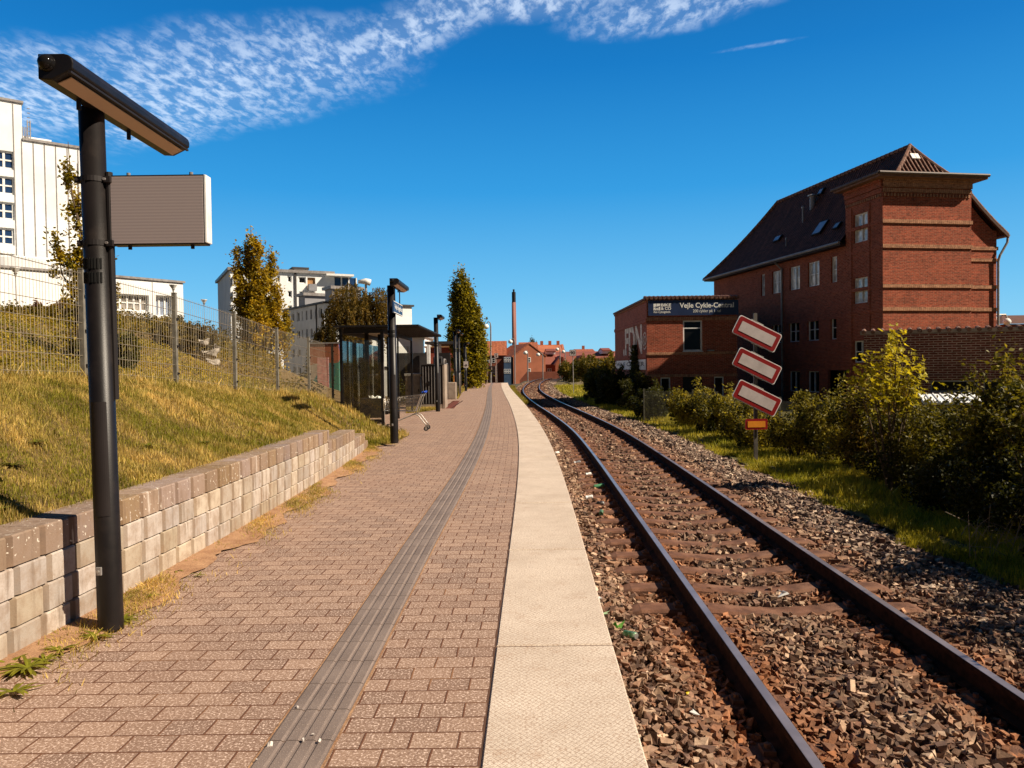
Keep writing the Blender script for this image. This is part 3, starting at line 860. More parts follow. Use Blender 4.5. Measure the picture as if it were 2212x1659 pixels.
# ================================================================== block retaining wall
wall = thing('retaining_wall', 'low wall of pale concrete blocks holding back the lawn', 'retaining wall', (float(WX(8)), 8, 0))
BL, BH, BD = .286, .172, .27
ends = [15.4, 15.0, 13.75, 11.55]
def block(mb, ya, yb, z0, z1, cap):
    g = .0022
    ya += g; yb -= g; z1 -= .010 if not cap else 0
    xa, xb = float(WX(ya)), float(WX(yb))
    ch, dp, tb = .040, .022, .009
    def P3(y, off, z):
        x = xa + (xb - xa) * (y - ya) / (yb - ya); return (x - off, y, z)
    # outline rings: front chamfers on both vertical edges
    ring = [(ya, BD), (ya, dp), (ya + ch, 0), (yb - .012, 0), (yb, dp * .5), (yb, BD)]
    top = [(ya + .004, BD), (ya + .004, dp + tb * .6), (ya + ch, tb), (yb - .014, tb), (yb - .004, dp * .5 + tb * .6), (yb - .004, BD)]
    vs = [P3(y, o, z0) for y, o in ring] + [P3(y, o, z1 - tb) for y, o in ring] + [P3(y, o, z1) for y, o in top]
    fs = []
    for k in range(6):
        k2 = (k + 1) % 6
        if k == 1: continue
        fs.append((k, k2, 6 + k2, 6 + k)); fs.append((6 + k, 6 + k2, 12 + k2, 12 + k))
    fs.append((12, 13, 14, 15, 16, 17)); fs.append((5, 4, 3, 2, 1, 0))
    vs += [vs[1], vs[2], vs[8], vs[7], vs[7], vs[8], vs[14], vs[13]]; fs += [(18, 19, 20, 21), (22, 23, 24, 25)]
    mb.add(vs, fs)
    return 26
cols = []
bodies = MB(); caps = MB(); bc = []; cc_ = []
for ci in range(4):
    yend = ends[ci]; y = yend
    if ci % 2: pass
    first = True
    L = BL
    y = yend
    while y > 1.0:
        ya = y - (L if not (first and ci % 2) else L / 2); first = False
        cap = (ci == 3) or (ya >= ends[ci + 1] - .02 if ci < 3 else False) or (ci < 3 and y > ends[ci + 1] + .01)
        tgt, cl = (caps, cc_) if cap else (bodies, bc)
        n = block(tgt, ya, y, ci * BH, (ci + 1) * BH + (.004 if cap else 0), cap)
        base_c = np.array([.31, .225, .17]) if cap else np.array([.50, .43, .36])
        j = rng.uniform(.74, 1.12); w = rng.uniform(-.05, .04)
        cc0 = base_c * j + np.array([0, w * .3, w]); cl += [cc0] * 18 + [cc0 * np.array([.60, .56, .52])] * 8  # near-side facets coloured darker: their shade is painted in
        y = ya
def blockmat(name, stain, samt, spots):
    m, nt, b = nodes(name); t = NT(nt); v = obj_vec(t)
    a = t.n('ShaderNodeAttribute'); a.attribute_name = 'col'
    c = t.mix(t.ramp(t.noise(v, 7, 6, .7), .35, .75, 0, samt), a.outputs['Color'], stain)
    mp = t.n('ShaderNodeMapping'); nt.links.new(v, mp.inputs[0]); mp.inputs['Scale'].default_value = (9, 9, 1.1)
    c = t.mix(t.ramp(t.noise(mp.outputs[0], 1.5, 5, .65), .50, .72, 0, .6), c, tuple(x * .55 for x in stain))
    c = t.mix(t.ramp(t.noise(mp.outputs[0], 1.1, 6, .7), .60, .70, 0, .55), c, (.80, .74, .66))
    c = t.mix(t.ramp(t.noise(v, 60, 4, .7), .5, .8, 0, .35), c, (.2, .12, .07))
    if spots: c = t.mix(t.ramp(t.noise(v, 42, 2, .5), .66, .70, 0, .8), c, (.75, .68, .58))
    t.set(b.inputs['Base Color'], c); b.inputs['Roughness'].default_value = .92; b.inputs['Specular IOR Level'].default_value = .2
    t.set(b.inputs['Normal'], t.bump(t.noise(v, 80, 5, .7), .5, .006))
    return m
def attach_col(o, cols):
    me = o.data; at = me.color_attributes.new('col', 'FLOAT_COLOR', 'POINT')
    c4 = np.ones((len(me.vertices), 4), dtype=np.float32); c4[:, :3] = np.array(cols)[:len(me.vertices)]
    at.data.foreach_set('color', c4.ravel())
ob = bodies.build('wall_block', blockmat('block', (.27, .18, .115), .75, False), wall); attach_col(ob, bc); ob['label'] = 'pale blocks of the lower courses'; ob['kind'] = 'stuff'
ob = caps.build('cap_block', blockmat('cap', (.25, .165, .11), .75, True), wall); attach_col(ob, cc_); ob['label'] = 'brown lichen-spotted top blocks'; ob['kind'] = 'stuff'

# ================================================================== lawn and bank (left)
gx = np.concatenate([np.linspace(-60, -16, 23), np.linspace(-15.5, -5.3, 30), np.linspace(-5.2, -2.7, 22)])
gy = np.concatenate([np.linspace(-3, 22, 80), np.linspace(22.4, 62, 70)])
GX, GY = np.meshgrid(gx, gy, indexing='ij')
lim = np.where(GY < 15.2, WX(GY) - .2, -2.35)
# right border of lawn: behind the wall, then swinging round the lamp post, then back to the shelter
lb = np.interp(GY, [0, 11, 15.2, 16.5, 18.3, 19.0, 19.8, 21.4, 22, 60], [0, 0, 0, .32, .42, .25, -.3, -1.2, -2.6, -2.6])
lim = np.where(GY < 15.2, WX(GY) - .2, WX(15.2) + .02 + lb)
tt = (GX - gx[0]) / (gx[-1] - gx[0])
GX = gx[0] + tt * (lim - gx[0])
PX = GX.copy()
Zl = left_z(GX, GY)
edge_t = np.clip((lim - GX) / .5, 0, 1)
Zl = np.where(GY > 15.2, Zl * np.clip(edge_t * .9 + .1, 0, 1) + .012, Zl)
Zl = np.where((GX > -2.0 - 3.2) & (GY > 20.4), np.minimum(Zl, .014 + .12 * sst(0, .6, lim - GX)), Zl)
o = link(grid_mesh('lawn', np.stack([GX, GY, Zl], -1), M_['soil']), 'lawn'); tag(o, kind='structure')
def lawn_z(x, y):
    """height of the lawn sheet (same rules as the grid)"""
    x = np.asarray(x, float); y = np.asarray(y, float)
    lb = np.interp(y, [0, 11, 15.2, 16.5, 18.3, 19.0, 19.8, 21.4, 22, 60], [0, 0, 0, .32, .42, .25, -.3, -1.2, -2.6, -2.6])
    lim = np.where(y < 15.2, WX(y) - .2, WX(15.2) + .02 + lb)
    z = left_z(x, y)
    z = np.where(y > 15.2, z * np.clip(np.clip((lim - x) / .5, 0, 1) * .9 + .1, 0, 1) + .012, z)
    z = np.where((x > -5.2) & (y > 20.4), np.minimum(z, .014 + .12 * sst(0, .6, lim - x)), z)
    return z, lim
def blades(x, y, z, h, w, col, lean=.35):
    n = len(x)
    a = rng.uniform(0, 2 * np.pi, n); sx, sy = np.cos(a) * w * .5, np.sin(a) * w * .5
    b = rng.uniform(0, 2 * np.pi, n); l = np.abs(rng.normal(0, lean, n)) * h
    V = np.empty((n, 4, 3))
    V[:, 0] = np.stack([x - sx, y - sy, z - .005], -1); V[:, 1] = np.stack([x + sx, y + sy, z - .005], -1)
    mx, my = x + np.cos(b) * l * .56, y + np.sin(b) * l * .56
    V[:, 2] = np.stack([mx + sx * .8, my + sy * .8, z + h * .6], -1)
    V[:, 3] = np.stack([x + np.cos(b) * l, y + np.sin(b) * l, z + h], -1)
    F = np.array([0, 1, 2, 3])[None] + (np.arange(n) * 4)[:, None]
    c = np.repeat(col[:, None], 4, 1) * 1.45
    return V.reshape(-1, 3), F, c.reshape(-1, 3)
def patch_noise(x, y, s):
    return (np.sin(x * 2.3 * s + 1.7 * np.sin(y * 1.1 * s)) + np.sin(y * 1.9 * s + 2.1 * np.sin(x * 1.3 * s + 1)) + np.sin((x + y) * 3.7 * s) * .6) / 2.6
def grass_cols(n, x, y, green=(.135, .130, .009), straw=(.44, .31, .10), bias=0.0):
    t = np.clip(.42 + bias + .42 * patch_noise(x, y, 1.0) + .38 * patch_noise(x + 7, y * 1.4, 3.1) + rng.normal(0, .22, n), 0, 1)[:, None]
    c = np.array(green) * (1 - t) + np.array(straw) * t
    return c * rng.uniform(.55, 1.3, (n, 1)) * (1 + .22 * patch_noise(x + 3, y, 4.7))[:, None]
GV = []; GF = []; GC = []
def acc(v, f, c):
    off = sum(len(a) for a in GV); GV.append(v); GF.append(f + off); GC.append(c)
def lawn_blades(n, y0, y1, x0, h, w, dens=1.0, bias=0.0, straw_top=False):
    y = rng.uniform(y0, y1, n); _, lim = lawn_z(np.zeros(n), y)
    x = x0 + (lim - .0 - x0) * rng.random(n)
    z, lim = lawn_z(x, y)
    hh = h * rng.gamma(5, 1 / 5, n).clip(.35, 2.4) * (1 + .45 * patch_noise(x, y, 1.6)) * (1 + .7 * np.maximum(0, patch_noise(x, y + 5, 3.9)))
    v, f, c = blades(x, y, z, np.maximum(hh, .012), w * rng.uniform(.7, 1.3, n), grass_cols(n, x, y, bias=bias)); acc(v, f, c)
lawn_blades(110000, 1.8, 9, -5.3, .030, .0060)
lawn_blades(70000, 9, 17, -5.6, .038, .009)
lawn_blades(38000, 17, 34, -6.0, .065, .016)
# taller dry grass along the fence
n = 15000
y = rng.uniform(3, 32, n); x = FENCE_X + rng.normal(-.15, .33, n); z, _ = lawn_z(x, y)
v, f, c = blades(x, y, z, rng.uniform(.04, .24, n) * rng.random(n) ** .5, rng.uniform(.005, .012, n), grass_cols(n, x, y, bias=.28), .5); acc(v, f, c)
o = link(fast_mesh('lawn_grass', np.concatenate(GV), np.concatenate(GF), np.concatenate(GC), M_['grass']), 'lawn_grass')
tag(o, 'short dry yellow-green grass covering the sloping lawn', 'grass', kind='stuff')
# ground cover on the bank beyond the fence
def leaves(C, L, Wd, col, up=.4, outw=None):
    n = len(C)
    d = rng.normal(size=(n, 3)); d[:, 2] = d[:, 2] * .7 + up
    if outw is not None: d += outw
    d /= np.linalg.norm(d, axis=1)[:, None]
    s = np.cross(d, rng.normal(size=(n, 3))); s /= np.linalg.norm(s, axis=1)[:, None]
    nn = np.cross(d, s)
    L = np.asarray(L)[:, None]; Wd = np.asarray(Wd)[:, None]
    V = np.stack([C - d * L * .5, C + s * Wd * .5 + nn * L * .08, C + d * L * .5, C - s * Wd * .5 + nn * L * .08], 1)
    F = np.array([0, 1, 2, 3])[None] + (np.arange(n) * 4)[:, None]
    return V.reshape(-1, 3), F, np.repeat(col, 4, 0)
GV.clear(); GF.clear(); GC.clear()
def bank_cover(n, x0, x1, y0, y1, h, L, cA, cB):
    x = rng.uniform(x0, x1, n); y = rng.uniform(y0, y1, n)
    kp = (y < 26) | (x < -.30 * y); x, y = x[kp], y[kp]; n = len(x)
    z = left_z(x, y) + rng.random(n) ** .7 * h * (1 + .7 * patch_noise(x, y, .8))
    t = np.clip(.5 + .5 * patch_noise(x, y, .55) + rng.normal(0, .3, n), 0, 1)[:, None]
    col = (np.array(cA) * (1 - t) + np.array(cB) * t) * rng.uniform(.6, 1.3, (n, 1))
    v, f, c = leaves(np.stack([x, y, z], -1), L * rng.uniform(.6, 1.4, n), L * .55 * rng.uniform(.6, 1.3, n), col); acc(v, f, c)
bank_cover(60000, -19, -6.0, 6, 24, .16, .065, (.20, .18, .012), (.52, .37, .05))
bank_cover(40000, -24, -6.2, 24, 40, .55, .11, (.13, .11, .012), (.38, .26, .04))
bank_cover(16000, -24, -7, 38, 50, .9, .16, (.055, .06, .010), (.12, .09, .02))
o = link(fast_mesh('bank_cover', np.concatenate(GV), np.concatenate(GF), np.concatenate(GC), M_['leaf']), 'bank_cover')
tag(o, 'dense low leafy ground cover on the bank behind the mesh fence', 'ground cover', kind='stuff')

# grass patches standing on the platform around the cabinets and further lamps
GV.clear(); GF.clear(); GC.clear()
patches = []
def patch_sheet(poly_px, zc=.008):
    pts = [G(px, py, 0) for px, py in poly_px]
    patches.append([(p.x, p.y) for p in pts])
patch_sheet([(877, 893), (905, 891), (945, 885), (962, 875), (948, 868), (905, 868), (880, 872)])
patch_sheet([(990, 862), (998, 848), (1022, 835), (1048, 826.5), (1030, 826), (1000, 830), (985, 838), (975, 855)])
from mathutils.geometry import tessellate_polygon
def inside(poly, x, y):
    r = np.zeros(len(x), bool); n = len(poly); j = n - 1
    for i in range(n):
        xi, yi = poly[i]; xj, yj = poly[j]
        r ^= ((yi > y) != (yj > y)) & (x < (xj - xi) * (y - yi) / (yj - yi + 1e-12) + xi); j = i
    return r
mb = MB()
for pl in patches:
    b = len(mb.v); mb.v += [(x, y, .006) for x, y in pl]
    for tri in tessellate_polygon([[Vector((x, y, 0)) for x, y in pl]]): mb.f.append(tuple(b + i for i in tri)[::-1])
o = mb.build('grass_patch_soil', M_['soil']); tag(o, kind='structure')
for pl, n, w in ((patches[0], 9000, .014), (patches[1], 12000, .03)):
    px_, py_ = zip(*pl)
    x = rng.uniform(min(px_), max(px_), n * 3); y = rng.uniform(min(py_), max(py_), n * 3); k = inside(pl, x, y); x = x[k]; y = y[k]; m = len(x)
    v, f, c = blades(x, y, np.full(m, .006), rng.uniform(.03, .13, m), np.full(m, w), grass_cols(m, x, y, bias=.1)); acc(v, f, c)
# tufts creeping over the paving edge near the wall
n = 42000
y = 1.5 + 16.5 * rng.random(n) ** 1.3; x = WX(y) + np.abs(rng.normal(0, .17, n)) + .02
k = (patch_noise(x * 2, y * 1.3, 1.1) + rng.normal(0, .25, n) > .12) ; x = x[k]; y = y[k]; m = len(x)
v, f, c = blades(x, y, .004 + .02 * np.clip(1 - (x - WX(y)) / .3, 0, 1), rng.uniform(.01, .045, m), np.full(m, .006), grass_cols(m, x, y, bias=.15), .9); acc(v, f, c)
o = link(fast_mesh('edge_grass', np.concatenate(GV), np.concatenate(GF), np.concatenate(GC), M_['grass']), 'edge_grass')
tag(o, 'thin tufts of grass at the edges of the platform paving', 'grass', kind='stuff')

# ================================================================== verge (right)
GX, GY = np.meshgrid(np.linspace(0, 1, 26), np.concatenate([np.linspace(-3, 60, 120), np.linspace(61, 90, 12)]), indexing='ij')
XL = CX(GY) + 2.45; XR = XL + 26
GXx = XL + (XR - XL) * GX ** 2
P = np.stack([GXx, GY, right_z(GXx, GY) + .012 * np.sin(GXx * 9) * np.sin(GY * 8)], -1)
o = link(grid_mesh('verge', P, M_['verge']), 'verge'); tag(o, kind='structure')
GV.clear(); GF.clear(); GC.clear()
def verge_blades(n, y0, y1, d0, d1, h, w, bias=0.0):
    y = rng.uniform(y0, y1, n); x = CX(y) + 2.42 + d0 + (d1 - d0) * rng.random(n)
    wv = .14 * np.sin(y * 1.9) + .10 * np.sin(y * 4.7)
    x = x + wv * (x - CX(y) - 2.42 < .5)
    hh = h * rng.gamma(5, .2, n).clip(.3, 2.5) * (1 + .4 * patch_noise(x, y, 1.4))
    v, f, c = blades(x, y, right_z(x, y), hh, w * rng.uniform(.7, 1.3, n), grass_cols(n, x, y, (.17, .17, .010), (.44, .36, .05), bias - .05), .45); acc(v, f, c)
verge_blades(30000, 5, 10, 0, 2.2, .07, .008)
verge_blades(60000, 9, 20, 0, 3.2, .085, .011)
verge_blades(36000, 20, 45, 0, 4.0, .10, .02)
verge_blades(14000, 45, 88, 0, 5, .13, .045)
# grass on the far left shoulder of the track beyond the platform bend
n = 7000
y = rng.uniform(44, 84, n); x = EX(np.minimum(y, 79)) + SW + rng.uniform(.02, .7, n)
v, f, c = blades(x, y, np.full(n, -.58), rng.uniform(.08, .3, n), np.full(n, .035), grass_cols(n, x, y, (.11, .11, .01), (.25, .18, .03)), .4); acc(v, f, c)
o = link(fast_mesh('verge_grass', np.concatenate(GV), np.concatenate(GF), np.concatenate(GC), M_['grass']), 'verge_grass')
tag(o, 'bright green strip of grass between the ballast and the bushes', 'grass', kind='stuff')

# ================================================================== helpers for writing
def text_mesh(txt, size, extrude=.004, align='CENTER', offset=0.0, spacing=1.0):
    cu_ = bpy.data.curves.new('t', 'FONT'); cu_.body = txt; cu_.size = size; cu_.extrude = extrude; cu_.align_x = align; cu_.align_y = 'CENTER'; cu_.offset = offset
    cu_.space_character = spacing
    ob_ = bpy.data.objects.new('t', cu_); COL.objects.link(ob_)
    dg = bpy.context.evaluated_depsgraph_get()
    me = bpy.data.meshes.new_from_object(ob_.evaluated_get(dg))
    bpy.data.objects.remove(ob_); bpy.data.curves.remove(cu_)
    return me
def writing(txt, name, parent, centre, ex, width, height, mat, extrude=.004, offset=0.0, label=None, shear=0.0, wob=0.0):
    """letters standing upright in a vertical plane: centre of the block, ex = reading direction"""
    me = text_mesh(txt, 1.0, extrude=0, offset=offset)
    co = np.empty(len(me.vertices) * 3); me.vertices.foreach_get('co', co); co = co.reshape(-1, 3)
    x0, x1, y0, y1 = co[:, 0].min(), co[:, 0].max(), co[:, 1].min(), co[:, 1].max()
    ex = Vector(ex).normalized(); n = ex.cross(Vector((0, 0, 1))); c = Vector(centre)
    out = np.empty_like(co)
    for i, p in enumerate(co):
        a = ((p[0] - x0) / (x1 - x0) - .5) * width; b = ((p[1] - y0) / (y1 - y0) - .5) * height
        a += shear * b
        if wob: a += wob * math.sin(b * 9 + a); b += wob * math.sin(a * 7)
        q = c + ex * a + Vector((0, 0, b)) + n * extrude
        out[i] = q
    me.vertices.foreach_set('co', out.ravel()); me.materials.clear(); me.materials.append(mat); me.update()
    o = link(me, name, parent, True)
    if label: o['label'] = label
    return o
UP = Vector((0, 0, 1))

# ================================================================== platform lamps
def lamp_head(root, c, y0, y1, side=1, sensors=True):
    """long box lamp with rounded shoulder; c=(x,z) centre, runs along y"""
    x, z = c
    prof = [(-.095, -.068), (-.095, .069), (.045, .069), (.070, .062), (.088, .045), (.096, .020), (.094, -.012), (.070, -.028), (-.020, -.072)]
    path = [((x, y0, z), (1, 0, 0)), ((x, y1, z), (1, 0, 0))]
    body = MB().prism(prof[::-1], path).build('lamp_head', M_['black'], root, bevel=.006)
    # sloping diffuser panel on the underside
    a, b = Vector((.062, 0, -.034)), Vector((-.020, 0, -.070))
    n = Vector((b.z - a.z, 0, -(b.x - a.x))); n = Vector((.40, 0, -.92)).normalized()
    mb = MB(); o = Vector((x, 0, z)) + n * .004
    a2 = a * .94 + b * .06; b2 = b * .97 + a * .03
    mb.obox(o + a2 + Vector((0, y0 + .05, 0)), (b2 - a2), (0, y1 - y0 - .10, 0), n * .006)
    mb.build('diffuser', M_['lampdiff'], root)
    MB().prism([(-.004, -.008), (.012, -.008), (.012, .004), (-.004, .004)], [((x + .074, y0, z - .028), (1, 0, 0)), ((x + .074, y1, z - .028), (1, 0, 0))]).build('trim', M_['black2'], root)
    # camera dome in the end face
    mb = MB(); cc = Vector((x - .045, y0, z + .018)); vs = []; fs = []
    n_ = 14; rings = [(.048, .002), (.048, -.006), (.040, -.010), (.040, -.018), (.036, -.030), (.024, -.042), (.010, -.048)]
    for r, d in rings:
        for k in range(n_):
            an = 2 * math.pi * k / n_; vs.append(cc + Vector((r * math.cos(an), d, r * math.sin(an))))
    for i in range(len(rings) - 1):
        for k in range(n_):
            k2 = (k + 1) % n_; fs.append((i * n_ + k, i * n_ + k2, (i + 1) * n_ + k2, (i + 1) * n_ + k))
    fs.append(tuple((len(rings) - 1) * n_ + k for k in range(n_))); mb.add(vs, fs)
    mb.build('camera_dome', M_['pane'], root, smooth=True)
    if sensors:
        for yy in (y0 + .33, y0 + .92):
            MB().tube([(x - .06, yy, z - .06), (x - .06, yy, z - .125)], .013, 10).build('sensor', M_['black2'], root)
    return body
def platform_lamp(label, x, y, zb, zt, r, lean=(0, 0), board=False, sign=False, head=(.15, -.30, 1.10), group='black lamp posts along the platform'):
    t = thing('platform_lamp', label, 'lamp post', (x, y, zb), group)
    bot = Vector((x, y, zb)); top = Vector((x + lean[0], y + lean[1], zt))
    def at(z): return bot + (top - bot) * ((z - zb) / (zt - zb))
    mb = MB(); mb.tube([bot, at(zb + .02), top], [r * 1.0, r, r * .98], 28)
    mb.tube([at(zt - .02), at(zt + .0)], [r * .98, r * .9], 28)
    pole = mb.build('pole', M_['black'], t, smooth=False)
    pole.data.shade_smooth()
    for p_ in pole.data.polygons:
        if abs(p_.normal.z) > .9: p_.use_smooth = False
    hz = zt + (.055 if board else .02)
    lamp_head(t, (top.x + head[0], hz), top.y + head[1], top.y + head[2])
    mb = MB(); mb.obox((top.x, top.y - .03, zt - .055), (head[0] - .03, 0, 0), (0, .06, 0), (0, 0, .05))
    mb.build('bracket', M_['black2'], t)
    # service door, lock, ventilation slots
    f = at(zb + 1.05); dxn = .42
    door = MB()
    for k in range(9):
        a0 = R(-118 + k * 8); a1 = R(-118 + (k + 1) * 8)
        for (za, zc) in ((zb + .72, zb + 1.42),):
            p0, p1 = at(za), at(zc); rr = r + .0025
            door.quad(p0 + Vector((math.cos(a0) * rr, math.sin(a0) * rr, 0)), p0 + Vector((math.cos(a1) * rr, math.sin(a1) * rr, 0)), p1 + Vector((math.cos(a1) * rr, math.sin(a1) * rr, 0)), p1 + Vector((math.cos(a0) * rr, math.sin(a0) * rr, 0)))
    door.build('service_door', M_['black2'], t)
    q = at(zb + .385) + Vector((-.02, -r - .004, 0))
    lk = MB().box(q, (.034, .016, .05)).build('lock', M_['grey'], t, bevel=.003)
    MB().tube([q + Vector((0, -.008, 0)), q + Vector((0, -.018, 0))], .009, 8).build('lock_bolt', M_['galv'], lk)
    mb = MB()
    for row in (0, 1):
        for k in range(9):
            an = R(-150 + k * 13); zc = zt - .95 - row * .085; c = at(zc)
            mb.box(c + Vector((math.cos(an) * (r + .0005), math.sin(an) * (r + .0005), 0)), (.005, .010, .065), rz=an)
    mb.build('vent_slot', simple('slot_black', (.002, .002, .002), .9), t)
    return t, at, top
px_base = G(231, 1366, 0); Xb, Yb = px_base.x, px_base.y + .05
ptop = A(197, 236, Yb)
lamp1, at1, top1 = platform_lamp('nearest and tallest-looking black lamp post, carrying a blank grey display board', Xb, Yb, 0, ptop.z, .0735, (ptop.x - Xb, 0), board=True, head=(.095, -.53, .99))
# display board on two arms
bt = A(232, 381, Yb); br = A(451, 527, Yb)
bx0, bx1, bz0, bz1 = bt.x + .012, A(443, 527, Yb).x, br.z, A(443, 376, Yb).z
mb = MB(); mb.obox((bx0, Yb - .0, bz0), (bx1 - bx0, 0, 0), (0, .085, 0), (0, 0, bz1 - bz0))
bd = mb.build('display_board', M_['black'], lamp1, bevel=.004)
m, nt, b = nodes('display_face'); tt_ = NT(nt); v = obj_vec(tt_)
sp_ = tt_.n('ShaderNodeSeparateXYZ'); nt.links.new(v, sp_.inputs[0])
st = tt_.math('SINE', tt_.math('MULTIPLY', sp_.outputs[2], 330.0))
c = tt_.mix(tt_.ramp(st, -1, 1), (.40, .335, .33), (.33, .275, .27))
tt_.set(b.inputs['Base Color'], c); b.inputs['Roughness'].default_value = .45
mb = MB(); mb.obox((bx0 + .008, Yb - .006, bz0 + .008), (bx1 - bx0 - .014, 0, 0), (0, .004, 0), (0, 0, bz1 - bz0 - .018))
mb.build('screen', m, bd)
mb = MB(); mb.obox((bx1 - .002, Yb + .0, bz0 + .01), (.014, 0, 0), (0, .084, 0), (0, 0, bz1 - bz0 - .012))
mb.build('side_panel', M_['whitep'], bd, bevel=.003)
for fx in (.17, .84):
    for z_, s_ in ((bz1, 1), (bz0, -1)):
        MB().tube([(bx0 + (bx1 - bx0) * fx, Yb + .04, z_), (bx0 + (bx1 - bx0) * fx, Yb + .04, z_ + s_ * .022)], .012, 8).build('bolt', M_['grey'] if s_ > 0 else M_['black2'], bd)
for z_ in (bz1 - .03, bz0 + .01):
    c_ = at1(z_); mb = MB(); mb.tube([c_ + Vector((0, 0, -.016)), c_ + Vector((0, 0, .016))], .0765, 24)
    mb.box(c_ + Vector((-.088, -.01, 0)), (.03, .04, .036)); mb.box(c_ + Vector((.092, -.01, 0)), (.04, .04, .036))
    cl = mb.build('clamp', M_['black2'], lamp1)
    for dx in (-.088, .080):
        MB().tube([c_ + Vector((dx, -.028, 0)), c_ + Vector((dx, -.040, 0))], .009, 8).build('bolt', M_['grey'], cl)
MB().tube([at1(bz1 + .02) + Vector((.088, .01, 0)), at1(bz0 - .95) + Vector((.075, .02, 0))], [.022, .018], 10).build('cable_pipe', M_['black2'], lamp1)

b2 = A(852, 948, 15.9)
lamp2, at2, top2 = platform_lamp('black lamp post beside the shelter with the blue station name sign under its lamp', b2.x, 15.9, .06, A(849, 617, 15.9).z, .085, (-.02, 0), head=(.15, -.55, .95))
# station name sign: hangs along the platform, faces the track
sx = top2.x + .10
sg = MB(); sg.obox((sx, 15.35, A(851, 675, 15.4).z), (.03, 0, 0), (0, 1.25, 0), (0, 0, .235)); zc2 = A(851, 675, 15.4).z + .118
sgn = sg.build('name_sign', M_['bluesign'], lamp2)
writing('Vejle Sygehus', 'lettering', sgn, (sx + .032, 15.35 + .62, zc2), (0, 1, 0), 1.02, .13, M_['letter'], .003, .012)
mb = MB()
for z_ in (zc2 - .116, zc2 + .104): mb.obox((sx + .031, 15.36, z_), (.003, 0, 0), (0, 1.23, 0), (0, 0, .012))
mb.build('border', M_['letter'], sgn)
for yy in (15.6, 16.3): MB().tube([(sx + .015, yy, zc2 + .1), (sx + .015, yy, top2.z)], .012, 8).build('hanger', M_['black2'], lamp2)
def simple_lamp(px, pyb, Y, pyt, label):
    p = A(px, pyb, Y); q = A(px, pyt, Y)
    return platform_lamp(label, p.x, Y, 0.0, q.z, .085, (-.03, 0), head=(.17, -.35, .75))[0]
simple_lamp(946, 888, 28.4, 686, 'black lamp post standing against the black ribbed cabinet')
simple_lamp(985.5, 860, 40.4, 716, 'black lamp post just beyond the concrete block')
simple_lamp(1006.6, 834, 53, 742, 'black lamp post with the small white picture sign')
simple_lamp(1022, 828, 70, 752, 'farthest black lamp post, in front of the tall bushy tree')
simple_lamp(993, 845, 47, 722, 'fourth black lamp post, close behind the one at the concrete block')

# ================================================================== mesh fence, left
PY = [6.85, 9.35, 11.9, 14.45, 17.05, 19.7, 22.3, 24.9, 27.5]
topz = lambda y: float(np.interp(y, [0, 6.8, 11.9, 14.45, 17.05, 19.7, 22.3, 30], [2.95, 2.87, 2.77, 2.66, 2.50, 2.40, 2.30, 2.1]))
fn = thing('mesh_fence', 'grey welded wire mesh fence running along the top of the lawn', 'fence', (FENCE_X, 14, float(fence_z(14))))
def fx(y): return FENCE_X - .0 * y
for y in PY:
    zb = float(fence_z(y)); zt = topz(y) + .03
    p_ = MB().box((fx(y), y, (zb - .15 + zt) / 2), (.06, .06, zt - zb + .15)).build('post', M_['fencep'], fn, bevel=.004)
    MB().box((fx(y), y, zt + .008), (.066, .066, .016)).build('post_cap', M_['fencep'], p_)
    for z_ in np.arange(zb + .15, zt - .05, .42):
        MB().box((fx(y) + .035, y + .012, z_), (.03, .05, .03)).build('clip', M_['black2'], p_)
def mesh_panel(y0, y1, x0, x1, zb0, zb1, zt0, zt1, mat, parent, r=.0028, sp=.06):
    mb = MB(); L = math.hypot(y1 - y0, x1 - x0); n = int(L / sp)
    wob_ = rng.normal(0, .004, 3)
    for k in range(1, n):
        f = k / n; y = y0 + (y1 - y0) * f; x = x0 + (x1 - x0) * f; zb = zb0 + (zb1 - zb0) * f; zt = zt0 + (zt1 - zt0) * f
        mb.tube([(x, y, zb), (x + .01 * math.sin(k), y, (zb + zt) / 2), (x, y, zt + .03)], r, 4, cap=False)
    H = zt0 - zb0; m = max(2, int(H / .2))
    for j in range(m + 1):
        f = j / m
        for dx in (-.006, .006):
            mb.tube([(x0 + dx, y0, zt0 - (zt0 - zb0 - .04) * f), (x1 + dx, y1, zt1 - (zt1 - zb1 - .04) * f)], r * 1.15, 4, cap=False)
    return mb.build('mesh_panel', mat, parent, uv=False)
for a, b in zip(PY[:-1], PY[1:]):
    mesh_panel(a + .03, b - .03, fx(a), fx(b), float(fence_z(a)) + .03, float(fence_z(b)) + .03, topz(a) - .02, topz(b) - .02, M_['fence'], fn, r=.0024, sp=float(np.interp(a, [7, 13, 20, 25], [.058, .085, .11, .17])))
mesh_panel(4.35, 6.82, fx(4), fx(7), float(fence_z(4.3)) + .03, float(fence_z(6.8)) + .03, topz(4.3) - .02, topz(6.8) - .02, M_['fence'], fn)

